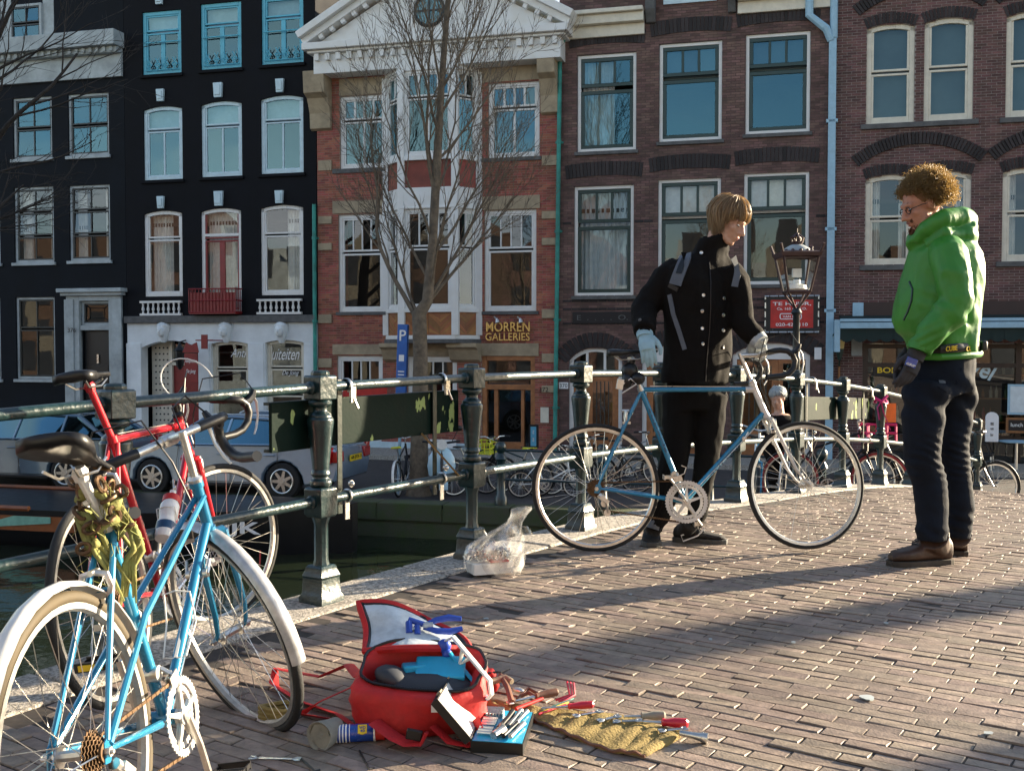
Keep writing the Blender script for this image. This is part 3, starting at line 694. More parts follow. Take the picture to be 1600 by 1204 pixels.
for i in range(3):
    Fb, L_ = bay_frame(i); nn = (1, 2, 1)[i]; e = .05 if i != 1 else .09
    window(HC.root, Fb, e, L_ - e, hA + .07, hC_ - .01, [(.62, 1), (1, 2 * nn)], fm='white_paint', fw=.07, d=.08, glass='glass_low', name='bay_window')
    window(HC.root, Fb, e, L_ - e, hE + .06, hF - .05, [(.7, nn), (1, 2 * nn)], fm='white_paint', fw=.07, d=.08, name='bay_window', bars=.06)
    for z0, z1, m in ((hb0 + .1, hA - .03, 'wood'), (hD + .12, hE - .06, 'brick_red')):
        b = MB(Fb); b.bb(.04, L_ - .04, .05, .09, z0, z1)
        o = b.build('bay_panel', M[m], HC.root, smooth=False)
        if m == 'wood':
            pb = MB(Fb); np_ = 2 if i == 1 else 1
            for c in range(np_):
                xa, xb = e + (L_ - 2 * e) * c / np_ + .02, e + (L_ - 2 * e) * (c + 1) / np_ - .02; xm = (xa + xb) / 2; H_ = z1 - z0
                for k in range(-6, 9):
                    for s_ in (-1, 1):
                        zz = z0 + k * .105; x_e = xa if s_ < 0 else xb; sl = abs(x_e - xm)
                        poly = [(xm, zz), (xm, zz + .095), (x_e, zz + .095 + sl), (x_e, zz + sl)]
                        poly = [(x, min(max(z, z0 + .01), z1 - .01)) for x, z in poly]
                        if max(p[1] for p in poly) - min(p[1] for p in poly) > .03: pb.prism(poly if s_ > 0 else poly[::-1], (0, .035 + .002 * (k % 3), 0), (1, 0, 0), (0, 0, 1), (0, .012, 0))
            pb.build('herringbone_board', pmw if (pmw := M.get('wood_isl')) else M.setdefault('wood_isl', pm('wood_isl', (.3, .115, .035), .45, isl=.3, scale=5)), o, smooth=False, kind='stuff')
    for x in ((0, L_) if i == 1 else ()):
        b = MB(Fb); b.bb(x - .09, x + .09, -.04, .1, hb0 + .1, hF - .04); b.build('bay_post', M['white_paint'], HC.root, smooth=False, bevel=.01)
for x0 in (bayL, bayR):
    b = MB(FM); b.bb(x0 - .08, x0 + .08, -.05, .1, hb0 + .1, hF - .05); b.build('bay_post', M['white_paint'], HC.root, smooth=False, bevel=.01)
for xa, xb in ((602, 636), (706, 752)):
    a0, a1 = ax(xa), ax(xb); b = MB(FM); hz = hb0 - .1
    b.prism([(0, 0), (-.5, 0), (-.5, -.1), (-.34, -.16), (-.2, -.42), (0, -.5)], (a0, 0, hz), (0, 1, 0), (0, 0, 1), (a1 - a0, 0, 0)); b.build('bay_corbel', M['sandstone'], HC.root, smooth=False, bevel=.01)
# stone bands and corner strips
def strip(x0, yt, x1, yb, m='sandstone', out=.03, name='stone_band'):
    a0, a1, h0, h1 = HC.rect(x0, yt, x1, yb); b = MB(FM); b.bb(a0, a1, -out, -.002 if out > .01 else 0, h0, h1); return b.build(name, M[m], HC.root, smooth=False, bevel=.008)
strip(520, 313, 603, 333); strip(752, 306, 844, 327); strip(520, 538, 600, 554); strip(752, 536, 842, 556); strip(600, 537, 752, 556, out=.015)
strip(520, 263, 604, 270, 'stone_grey', .05); strip(750, 246, 846, 252, 'stone_grey', .05)
strip(530, 122, 606, 148, out=.02); strip(750, 98, 846, 127, out=.02)
for x0, x1, dy in ((498, 519, 8), (847, 871, 0)):
    for yt, yb in ((243, 259), (330, 342), (372, 383), (483, 497), (552, 566), (602, 613)): strip(x0, yt + dy, x1, yb + dy, out=.05)
# console brackets under the gable
for x0, x1, yt, yb in ((487, 519, 118, 205), (846, 873, 84, 180)):
    a0, a1, h0, h1 = HC.rect(x0, yt, x1, yb); b = MB(FM); hh = h1 - h0
    b.prism([(0, 0), (-.12, .05), (-.14, hh * .3), (-.3, hh * .55), (-.5, hh * .62), (-.55, hh), (0, hh)], (a0, 0, h0), (0, 1, 0), (0, 0, 1), (a1 - a0, 0, 0)); b.build('console', M['sandstone'], HC.root, smooth=False, bevel=.015)
# pediment
hp0 = hy(112, 680); pL, pR = FA(472, 75, -.75)[0], FA(887, 45, -.75)[0]; pc = (pL + pR) / 2; hp1 = hp0 + .62; apex = hp1 + (pR - pL) / 2 * .56
b = MB(FM); b.bb(pL + .22, pR - .22, -.55, .2, hp0, hp1 - .12); b.bb(pL + .1, pR - .1, -.68, .2, hp1 - .115, hp1 - .05); b.bb(pL, pR, -.8, .2, hp1 - .045, hp1 + .13)
o = b.build('entablature', M['white_paint'], HC.root, smooth=False, bevel=.012)
n = 22
for i in range(n): b = MB(FM); x = pL + .35 + (pR - pL - .7) * i / (n - 1); b.bb(x - .06, x + .06, -.66, -.552, hp1 - .3, hp1 - .13); b.build('dentil', M['white_paint'], o, smooth=False)
b = MB(FM); b.prism([(pL + .2, hp1 + .13), (pR - .2, hp1 + .13), (pc, apex - .05)], (0, -.45, 0), (1, 0, 0), (0, 0, 1), (0, .5, 0)); o = b.build('tympanum', M['white_paint'], HC.root, smooth=False)
oc = V((FA(671, 17, -.45)[0], -.46, FA(671, 17, -.45)[1]))
b = MB(FM); b.tube([oc + V((math.cos(t) * .38, 0, math.sin(t) * .38)) for t in [i * math.pi / 12 for i in range(24)]], .05, 6, closed=True); b.build('round_window_frame', M['sash_dark'], o)
b = MB(FM); b.lathe([(.36, 0), (.36, .02)], oc, (0, -1, 0), n=24); b.build('round_window', M['glass'], o)
b = MB(FM); b.bb(oc.x - .36, oc.x + .36, -.51, -.49, oc.z - .02, oc.z + .02); b.bb(oc.x - .02, oc.x + .02, -.515, -.485, oc.z - .36, oc.z + .36); b.build('round_window_bars', M['sash_dark'], o, smooth=False)
b = MB(FM); sl_ = math.atan2(apex - hp1, (pR - pL) / 2)
for s_ in (-1, 1):
    x0 = pL if s_ < 0 else pR; d_ = V((-s_ * math.cos(sl_), 0, math.sin(sl_))); nn = V((s_ * math.sin(sl_), 0, math.cos(sl_)))
    L_ = (pR - pL) / 2 / math.cos(sl_) + .02
    for t0, t1, y in ((0, .16, -.7), (.162, .34, -.85)):
        P = [V((x0, 0, hp1 + .13)) + nn * (t - .02) for t in (t0, t1)]
        b.prism([(0, 0), (L_, 0), (L_, 1), (0, 1)], V((P[0].x, y, P[0].z)), d_, P[1] - P[0], (0, abs(y) + .2, 0))
    for k in range(11): c = V((x0, -.6, hp1 + .13)) + d_ * (.5 + k * .35) - nn * .07; b.box(c, (.12, .12, .12), Matrix.Rotation(s_ * sl_, 3, 'Y'))
b.build('raking_cornice', M['white_paint'], HC.root, smooth=False, bevel=.01)
b = MB(FM)
for s_ in (-1, 1): x0 = pL if s_ < 0 else pR; b.add([(x0, -.4, hp1 + .4), (pc, -.4, apex + .38), (pc, 8, apex + .38), (x0, 8, hp1 + .4)], [(0, 1, 2, 3)])
b.build('roof', M['slate'], HC.root, smooth=False)
# door
a0, a1, h0, h1 = qdr; b = MB(FM); ht = hy(604, 795)
for x in (a0, a1 - .12): b.bb(x, x + .12, .02, .2, h0, h1)
b.bb(a0 + .12, a1 - .12, .02, .2, h1 - .12, h1); b.bb(a0 + .12, a1 - .12, .02, .2, ht - .08, ht + .06)
xm = a0 + .36; b.bb(xm - .05, xm + .05, .05, .2, h0, ht - .08); b.bb(a1 - .38, a1 - .3, .05, .2, h0, ht - .08)
b.bb(xm + .05, a1 - .38, .1, .15, h0, h0 + .35); o = b.build('door_frame', M['wood_orange'], HC.root, smooth=False, bevel=.01)
b = MB(FM); b.bb(a0 + .12, a1 - .12, .12, .125, h0 + .1, h1 - .12); b.build('door_glazing', M['glass_low'], HC.root, smooth=False)
g1 = text('MORREN', 'gallery_lettering', M['gold'], HC.root, FP(ax(761, 511), -.06, hy(518, 795)), *E3, w=FA(829, 511)[0] - FA(761, 511)[0], h=hy(503, 795) - hy(518, 795), ext=.03, off=.01)
g2 = text('GALLERIES', 'gallery_lettering', M['gold'], HC.root, FP(ax(760, 526), -.06, hy(532, 795)), *E3, w=FA(829, 526)[0] - FA(760, 526)[0], h=hy(520, 795) - hy(532, 795), ext=.03, off=.005)
text('372', 'house_number', M['black'], HC.root, FP(ax(843, 608), -.052, hy(612, 848)), *E3, h=.12, w=.24)
for x in (776, 812):
    a, h = FA(x, 499); b = MB(FM); b.tube([(a, 0, h), (a, -.2, h + .06), (a + .08, -.28, h)], .02, 6); b.lathe([(.03, 0), (.07, .12)], (a + .08, -.28, h + .02), (.3, -.2, -1), n=8); b.build('spot_lamp', M['alloy'], HC.root)
a0, a1, h0, h1 = HC.rect(845, 636, 858, 660); b = MB(FM); b.bb(a0, a1, -.04, -.01, h0, h1); b.build('notice_plate', M['cream_paint'], HC.root, smooth=False)
a0, a1, h0, h1 = HC.rect(497, 690, 752, 728); b = MB(FM); b.bb(a0, a1, -.06, -.002, -.0, h1); b.build('plinth', M['blue_white'], HC.root, smooth=False, bevel=.01)
def pipe(H, x, yt, m, r=.055, lean=0, hopper=True):
    a, ht = FA(x, yt); b = MB(FM); b.tube([(a, -.09, .1), (a + lean, -.09, ht)], r, 8)
    for z in np.arange(1.2, ht, 2.2): k = z / ht * lean; b.lathe([(r + .015, 0), (r + .015, .07)], (a + k, -.09, z), n=8); b.bb(a + k - .1, a + k + .1, -.03, -.002, z, z + .05)
    if hopper: b.lathe([(r, 0), (.16, .2), (.18, .42)], (a + lean, -.12, ht - .1), n=8)
    return b.build('drainpipe', M[m], H.root)
pipe(HB, 493, 320, 'copper_pipe', hopper=False); pipe(HC, 869, 72, 'copper_pipe', lean=.12)

# ---------------------------------------------------------------- purple brown house
xD0, xD1 = ax(873) + .01, ax(1297)
HD = House('canal_house', 'purple brown brick house with dark green sash windows behind the street lantern', xD0, xD1, 13.2, M['mortar_brown'])
arches = []
def wD(r, **kw):
    q = HD.rect(*r); HD.open(*q); window(HD.root, FM, *q, [(.66, 1), (1, 3)], fm='white_paint', sm='dark_green', fw=.08, sw=.09, bars=.06, sill='stone_grey', **kw)
    arches.append(q)
wD((902, 84, 994, 236), cur='left'); wD((1030, 66, 1128, 220), cur='blind.34', curm='grey_blind'); wD((1165, 51, 1266, 208), cur='blind.34', curm='grey_blind')
wD((897, 290, 990, 462), cur='full', curm='blind', glass='glass_low'); wD((1028, 279, 1126, 452), glass='glass_low', cur='blind.34'); wD((1162, 269, 1264, 444), glass='glass_low', cur='blind.34')  # left: pale curtain stands in for the bright sky mirrored in its panes
gs = []
for r, ri in (((889, 543, 972, 720), .32), ((1003, 540, 1092, 720), .3), ((1144, 535, 1265, 720), .3)):
    q = HD.rect(*r); HD.open(*q, ri); gs.append((q, ri))
HD.wall(); HD.bricks(M['brick_brown']); room(HD); sides(HD, M['brick_brown'])
for q in arches:      # flat arch of upright dark bricks over each window
    b = MB(FM); n = 21; w0 = q[0] - .22; w1 = q[1] + .22
    for k in range(n):
        x = w0 + (w1 - w0) * (k + .5) / n; t = (k + .5) / n * 2 - 1; lift = .07 * (1 - t * t)
        b.box((x, -.012, q[3] + .35 + lift), ((w1 - w0) / n - .012, .03, .34), Matrix.Rotation(t * .12, 3, 'Y'))
    b.build('flat_arch', M['brick_black'], HD.root, smooth=False, kind='stuff')
for q, ri in gs:
    b = MB(FM); c = (q[0] + q[1]) / 2; hw = (q[1] - q[0]) / 2; Rr = (hw * hw + ri * ri) / (2 * ri); A = math.asin(hw / Rr) * 1.12; n = 17
    for k in range(n):
        t = -A + 2 * A * (k + .5) / n; b.box((c + math.sin(t) * (Rr + .2), -.014, q[3] - Rr + math.cos(t) * (Rr + .2)), (2 * A * (Rr + .1) / n - .014, .035, .36), Matrix.Rotation(t, 3, 'Y'))
    b.build('brick_arch', M['brick_black'], HD.root, smooth=False, kind='stuff')
b = MB(FM)
for y_, m_ in ((345, 0), (470, 0), (483, 0), (506, 0)):
    h = hy(y_, 1085)
    for x in np.arange(xD0 + .1, xD1 - .1, .225):
        if not any(o[0] - .06 < x + .1 and x < o[1] + .0 and o[2] - .1 < h < o[3] for o in HD.op): b.bb(x, x + .21, -.02, -.003, h, h + .055)
b.build('string_course', M['brick_black'], HD.root, smooth=False, kind='stuff')
# window and doors under the arches
q, ri = gs[0]; hs = hy(582, 930)
b = MB(FM); o_ = arc_pts(q[0], q[1], q[3], ri, 12)
for k in range(12): b.prism([(o_[k][0], o_[k][1] - .1), (o_[k + 1][0], o_[k + 1][1] - .1), o_[k + 1], o_[k]], (0, .06, 0), (1, 0, 0), (0, 0, 1), (0, .1, 0))
b.bb(q[0], q[0] + .1, .06, .16, q[2], q[3] - ri); b.bb(q[1] - .1, q[1], .06, .16, q[2], q[3] - ri); b.bb(q[0] + .1, q[1] - .1, .06, .16, hs - .05, hs + .05)
for k in (1, 2): x = q[0] + (q[1] - q[0]) * k / 3; b.bb(x - .03, x + .03, .07, .15, hs + .05, q[3] - .12)
o = b.build('arched_window', M['white_paint'], HD.root, smooth=False)
b = MB(FM); b.bb(q[0] + .1, q[1] - .1, .115, .12, hs, q[3] - .1); b.build('pane', M['glass_low'], o, smooth=False)
def wood_door(H, a0, a1, h0, h1, m='wood_orange'):
    b = MB(FM); b.bb(a0, a1, .14, .18, h0, h1); b.bb(a0, a0 + .16, .11, .139, h0, h1); b.bb(a1 - .16, a1, .11, .139, h0, h1); b.bb(a0 + .16, a1 - .16, .11, .139, h1 - .15, h1); b.bb(a0 + .16, a1 - .16, .11, .139, h0, h0 + .7)
    d_ = b.build('door', M[m], H.root, smooth=False, bevel=.01)
    b = MB(FM); b.bb(a0 + .16, a1 - .16, .125, .138, h0 + .7, h1 - .15); b.build('door_pane', M['glass_low'], d_, smooth=False)
    b = MB(FM)
    for k in range(1, 5): x = a0 + .16 + (a1 - a0 - .32) * k / 5; b.tube([(x, .12, h0 + .72), (x, .12, h1 - .17)], .012, 5)
    b.bb((a0 + a1) / 2 - .14, (a0 + a1) / 2 + .14, .1, .11, h0 + .52, h0 + .6); b.build('door_grille', M['sash_dark'], d_, smooth=False)
wood_door(HD, q[0] + .42, q[1] - .1, q[2], hs - .05)
b = MB(FM); b.bb(q[0] + .1, q[0] + .42, .12, .16, q[2], hs - .05); b.build('door_jamb', M['wood_orange'], HD.root, smooth=False)
for (q, ri), w0 in zip(gs[1:], (.5, .6)):
    b = MB(FM); hs = q[3] - ri - .1
    b.bb(q[0], q[0] + .1, .06, .16, q[2], hs); b.bb(q[1] - .1, q[1], .06, .16, q[2], hs); b.bb(q[0], q[1], .06, .16, hs, q[3] - .01); b.build('door_frame', M['white_paint'], HD.root, smooth=False)
    xm = q[0] + (q[1] - q[0]) * w0; wood_door(HD, q[0] + .1, xm, q[2], hs - .01)
    b = MB(FM); b.bb(xm, q[1] - .1, .12, .16, q[2], q[2] + .9); b.bb(xm, xm + .1, .1, .16, q[2] + .9, hs); b.bb(xm + .1, q[1] - .1, .1, .16, hs - .1, hs); b.build('shop_panel', M['wood_orange'], HD.root, smooth=False)
    b = MB(FM); b.bb(xm + .1, q[1] - .1, .13, .135, q[2] + .9, hs - .1); b.build('shop_pane', M['glass_low'], HD.root, smooth=False)
a0, a1, h0, h1 = HD.rect(895, 487, 989, 505); b = MB(FM); b.bb(a0, a1, -.05, -.01, h0, h1); o = b.build('name_panel', M['brick_black'], HD.root, smooth=False, bevel=.01)
text('E  .  .  .  .  O.', 'relief_lettering', M['stone_grey'], o, FM @ V((a0 + .12, -.052, h0 + .08)), *E3, w=a1 - a0 - .24, h=h1 - h0 - .16, ext=.01)
b = MB(FM); h = hy(33, 950); 
for x0, x1, dy in ((880, 1006, 6), (1150, 1297, -36)):
    a0, a1 = ax(x0), ax(x1); h = hy(34 + dy, (x0 + x1) / 2); b = MB(FM); b.bb(a0, a1, -.28, -.012, h - .02, h + .2); b.bb(a0, a1, -.4, -.012, h + .2, h + .3); b.bb(a0, a1, -.1, -.012, h - .3, h - .021); b.build('gutter_cornice', M['cream_paint'], HD.root, smooth=False, bevel=.015)
pass
for x0, x1, yt, yb in ((1010, 1025, 5, 38), (1138, 1150, -8, 22)):
    a0, a1, h0, h1 = HD.rect(x0, yt, x1, yb); b = MB(FM); b.prism([(0, 0), (-.1, .02), (-.25, .3), (-.3, h1 - h0 + .6), (0, h1 - h0 + .6)], (a0, 0, h0), (0, 1, 0), (0, 0, 1), (a1 - a0, 0, 0)); b.build('console', M['stone_grey'], HD.root, smooth=False, bevel=.015)
a0, a1, h0, h1 = HD.rect(1037, -30, 1120, 5); b = MB(FM); b.bb(a0, a1, -.05, -.012, h0, h1); b.build('upper_sill', M['blue_white'], HD.root, smooth=False)
a0, a1, h0, h1 = HD.rect(872.5, 597, 882, 607); b = MB(FM); b.bb(a0 + .02, a1 + .1, -.03, -.012, h0, h1); pl = b.build('number_plate', M['letter_white'], HD.root, smooth=False)
text('370', 'number', M['black'], pl, FM @ V((a0 + .04, -.031, h0 + .03)), *E3, w=a1 - a0 + .04, h=h1 - h0 - .06)
# estate agent board
a0, a1, h0, h1 = HD.rect(1196, 463, 1279, 519); 
es = thing('estate_agent_board', 'red and white to-let board in a black frame behind the street lantern', 'sign', FP((a0 + a1) / 2, -.12, h0))
b = MB(FM); b.bb(a0, a1, -.10, -.02, h0, h1); b.build('backing', M['black'], es, smooth=False, bevel=.01)
b = MB(FM); r_ = .025; pts = [(a0, h0), (a1, h0), (a1, h1), (a0, h1)]; b.tube([(x, -.12, z) for x, z in pts], .03, 6, closed=True); b.build('frame', M['alloy'], es)
b = MB(FM)
for (p, q2) in zip(pts, pts[1:] + pts[:1]):
    L_ = math.dist(p, q2); n = int(L_ / .2)
    for k in range(n): t = (k + .5) / n; x, z = p[0] + (q2[0] - p[0]) * t, p[1] + (q2[1] - p[1]) * t; b.box((x, -.12, z), (.07, .066, .07) if abs(q2[0] - p[0]) < .01 else (.02, .066, .066))
b.build('frame_clamps', M['black'], es, smooth=False)
b = MB(FM); w = a1 - a0; hh = h1 - h0; b.bb(a0 + w * .1, a1 - w * .1, -.115, -.101, h0 + hh * .12, h1 - hh * .1); bd = b.build('panel', M['tin_red'], es, smooth=False)
for s_, x, z, ww, h_ in (('TE HUUR,', .14, .73, .72, .11), ('Ca. 165 m\u00b2 V.O.', .22, .62, .56, .07), ('020-421 110', .2, .17, .6, .09)):
    text(s_, 'lettering', M['letter_white'], bd, FM @ V((a0 + w * x, -.117, h0 + hh * z)), *E3, w=w * ww, h=hh * h_, off=.012, ext=.003)
b = MB(FM); pts2 = [(a0 + w * x, -.118, h0 + hh * z) for x, z in [(.3 + .02 * math.cos(t) + (.36 if math.cos(t) > 0 else 0), .44 + .075 * math.sin(t)) for t in [i * math.pi / 8 + .19 for i in range(16)]]]
b.tube(pts2, .012, 4, closed=True); b.build('outline', M['letter_white'], bd)
text('VAN DER', 'lettering', M['letter_white'], bd, FM @ V((a0 + w * .33, -.117, h0 + hh * .405)), *E3, w=w * .32, h=hh * .065, off=.01, ext=.003)
a, h = FA(1278, 552); b = MB(FM); b.bb(a - .08, a + .08, -.05, -.012, h - .14, h + .14); b.build('bell_plate', M['letter_white'], HD.root, smooth=False)

# ---------------------------------------------------------------- dark brick cafe house (right)
xE0, xE1 = ax(1297) + .01, ax(1760)
HE = House('canal_house', 'dark brick house with arched paired windows over the cafe awning, rightmost in the row', xE0, xE1, 15.0, M['mortar_pale'])
prs = []
def wE(r, cur, g, curm='curtain'):
    q = HE.rect(*r); HE.open(*q, .1); window(HE.root, FM, *q, [(.52, 1), (1, 1)], fm='cream_paint', fw=.11, sw=.05, rise=.1, cur=cur, curm=curm, glass=g); return q
for rs, cu in ((((1354, 37, 1429, 193), (1444, 28, 1521, 188)), 'blind'), (((1352, 273, 1428, 414), (1439, 268, 1517, 410)), 'both'), (((1572, 18, 1650, 182), (1662, 10, 1740, 178)), 'blind'), (((1566, 262, 1643, 408), (1655, 258, 1735, 404)), 'both')):
    qs_ = [wE(r, cu, 'glass_dim' if cu == 'blind' else 'glass_low', 'grey_blind' if cu == 'blind' else 'curtain') for r in rs]; prs.append(qs_)
hs0 = hy(532, 1450); hs1 = hy(496, 1450)
q0 = HE.rect(1347, 536, 1700, 735); HE.open(*q0)
HE.wall(); 
HE.bricks(M['brick_dark']); room(HE); sides(HE, M['brick_dark'])
for qs_ in prs:
    a0, a1 = qs_[0][0] - .12, qs_[1][1] + .12; top = max(q[3] for q in qs_)
    b = MB(FM); c = (a0 + a1) / 2; hw = (a1 - a0) / 2; ri = .42; Rr = (hw * hw + ri * ri) / (2 * ri); A = math.asin(hw / Rr) * 1.05; n = 38
    for k in range(n):
        t = -A + 2 * A * (k + .5) / n; b.box((c + math.sin(t) * (Rr + .13), -.03, top + .45 - Rr + ri * .6 + math.cos(t) * (Rr + .13) - .05), (2 * A * Rr / n - .014, .07, .27), Matrix.Rotation(t, 3, 'Y'))
    for q in qs_:
        c = (q[0] + q[1]) / 2; hw = (q[1] - q[0]) / 2; Rr = (hw * hw + .01) / .2; A = math.asin(hw / Rr); n = 15
        for k in range(n): t = -A + 2 * A * (k + .5) / n; b.box((c + math.sin(t) * (Rr + .13), -.012, q[3] - Rr + math.cos(t) * (Rr + .13)), (2 * A * Rr / n - .012, .03, .24), Matrix.Rotation(t, 3, 'Y'))
    b.build('relieving_arch', M['brick_black'], HE.root, smooth=False, kind='stuff')
    b = MB(FM); z = min(q[2] for q in qs_); b.bb(a0, a1, -.09, -.01, z - .12, z - .004); b.build('sill', M['stone_grey'], HE.root, smooth=False, bevel=.01)
# cafe front
b = MB(FM); a0, a1 = ax(1346), xE1; b.bb(a0, a1, -.06, -.009, hy(495, 1400), hy(472, 1400)); b.build('fascia', pm('brown_board', (.035, .016, .012), .5), HE.root, smooth=False)
D('cafe_wood', (.03, .015, .008), .4, var=.4)
b = MB(FM); q = q0
for x in (q[0], q[0] + 1.25, q[0] + 1.4, q[0] + 3.3, q[0] + 5.2): b.bb(x, x + .12, .0, .2, q[2], q[3])
for z in (q[2], q[2] + .7, q[2] + 2.35, q[3] - .12): b.bb(q[0] + .12, q[1], .02, .18, z, z + .1)
cf = b.build('shop_front', M['cafe_wood'], HE.root, smooth=False)
b = MB(FM); b.bb(q[0] + .12, q[1], .1, .105, q[2] + .1, q[3]); b.build('shop_pane', M['glass_low'], cf, smooth=False)
shm = [pm('bottle_' + n_, c, .2) for n_, c in (('amber', (.25, .1, .02)), ('green', (.05, .12, .03)), ('clear', (.4, .38, .3)), ('red', (.3, .03, .02)))]
b = MB(FM)
for k in range(3): b.bb(q[0] + .15, q[1], .7, 1.0, q[2] + 1.05 + k * .55, q[2] + 1.08 + k * .55)
o = b.build('bottle_shelf', M['wood'], HE.root, smooth=False)
b = MB(FM)
for k in range(3):
    x = q[0] + .3
    while x < q[1] - .2:
        h_ = rnd.uniform(.2, .34); b.lathe([(.035, 0), (.04, h_ * .6), (.015, h_ * .75), (.015, h_)], (x, .8, q[2] + 1.085 + k * .55), n=6, mi=rnd.randrange(4)); x += rnd.uniform(.1, .22)
b.build('bottles', shm, o, kind='stuff')
# awning
aw = MB(FM); a0, a1 = ax(1312), xE1; z0 = hy(497, 1450)
awn = thing('awning', 'blue white cassette awning with scalloped dark green valance over the cafe front', 'awning', FP((a0 + a1) / 2, -.6, z0 - .5))
zA = FA(1450, 497, -.95)[1]
aw.bb(a0, a1, -.95, -.80, zA - .07, zA); aw.bb(a0, a1, -.97, -.80, zA - .22, zA - .09); aw.build('cassette', M['blue_pipe'], awn, smooth=False, bevel=.01)
aw = MB(FM); aw.add([(a0, -.82, zA - .08), (a1, -.82, zA - .08), (a1, -.02, zA + .1), (a0, -.02, zA + .1)], [(0, 1, 2, 3)])
n = int((a1 - a0) / .28); 
for k in range(n):
    x0, x1 = a0 + (a1 - a0) * k / n, a0 + (a1 - a0) * (k + 1) / n
    poly = [(x0, zA - .22), (x0, zA - .46)] + [(x0 + (x1 - x0) * t, zA - .46 - .07 * math.sin(math.pi * t)) for t in (.25, .5, .75)] + [(x1, zA - .46), (x1, zA - .22)]
    aw.prism(poly, (0, -.9 + .01 * (k % 2), 0), (1, 0, 0), (0, 0, 1), (0, .006, 0))
aw.build('valance', pm('awning_cloth', (.008, .022, .02), .8), awn, smooth=False)
b = MB(FM); b.bb(a0 - .12, a0, -.9, -.02, zA - .75, zA - .02); b.build('end_bracket', M['blue_pipe'], awn, smooth=False)
a0, a1, h0, h1 = HE.rect(1332, 473, 1349, 494); b = MB(FM); b.bb(a0, a1, -.1, -.01, h0, h1); b.build('vent_box', M['blue_pipe'], HE.root, smooth=False, bevel=.01)
a0, a1, h0, h1 = HE.rect(1330, 524, 1347, 556); b = MB(FM); b.bb(a0, a1, -.06, -.01, h0, h1); b.build('meter_box', M['grey_white'], HE.root, smooth=False, bevel=.01)
def pipeE():
    a, ht = FA(1299, 62); b = MB(FM); b.box((a + .03, -.1, ht / 2), (.17, .12, ht)); b.tube([(a, -.1, ht - .05), (a - .12, -.14, ht + .22), (a - .5, -.16, ht + .55), (a - .5, -.2, ht + 1.4)], .1, 8)
    for z in (1.2, 3.6, 5.5, 8): b.box((a + .03, -.09, z), (.26, .14, .08))
    b.tube([(a + .05, -.1, ht), (a + .05, -.1, ht + 3)], .09, 8); b.build('drainpipe', M['blue_pipe'], HE.root, smooth=False, bevel=.01)
pipeE()
# gas lamp on the cafe wall
a, h = FA(1312, 534, -.3); gl = thing('wall_lamp', 'little yellowish lantern on a post bracket beside the cafe front', 'lamp', FP(a, -.3, h - .3))
b = MB(FM); b.lathe([(.1, -.16), (.16, .14)], (a, -.3, h), n=6, ); b.build('lamp_glass', pm('lamp_yellow', (.75, .62, .25), .3), gl, smooth=False)
b = MB(FM); b.lathe([(.2, .14), (.16, .2), (.06, .32), (.02, .4)], (a, -.3, h), n=6); b.lathe([(.04, -.42), (.11, -.17), (.11, -.16)], (a, -.3, h), n=6); b.tube([(a, -.3, h - .4), (a, -.02, h - .6)], .02, 6); b.build('lamp_cap', M['dark_green'], gl, kind='stuff')
b = MB(FM); b.tube([(a, -.05, h - .4), (a, -.05, h - 1.3)], .03, 6); b.build('lamp_post', M['wood'], gl)
# lettering in the cafe window
a0, a1, h0, h1 = HE.rect(1364, 569, 1412, 588); bs = thing('brand_sign', 'black oval sign with yellow capitals in the cafe window', 'sign', FP((a0 + a1) / 2, .05, h0))
b = MB(FM); b.bb(a0, a1, .03, .06, h0, h1); b.build('plate', M['black'], bs, smooth=False, bevel=.1, seg=3)
text('BOLS', 'lettering', M['letter_yellow'], bs, FM @ V((a0 + .1, .028, h0 + .08)), *E3, w=a1 - a0 - .16, h=h1 - h0 - .15, off=.02)
o_ = FP(FA(1508, 588, .06)[0], .06, FA(1508, 588)[1]); t_ = R(-22)
text('Marvel', 'window_lettering', M['letter_white'], cf, FP(*[(lambda p: (p[0], .09, p[1]))(FA(1440, 556))][0]), (EA * math.cos(t_) + V((0, 0, math.sin(t_)))), (EA * -math.sin(t_) + V((0, 0, math.cos(t_)))), w=1.95, h=.5, off=.01, shear=.1) if 0 else \
text('vel', 'window_lettering', M['blue_white'], cf, FP(FA(1515, 583)[0], .09, FA(1515, 583)[1]), (EA * math.cos(t_) + V((0, 0, math.sin(t_)))), (EA * -math.sin(t_) + V((0, 0, math.cos(t_)))), w=.52, h=.42, off=.02, shear=.15)
for k, y in enumerate((586, 590)):
    pass
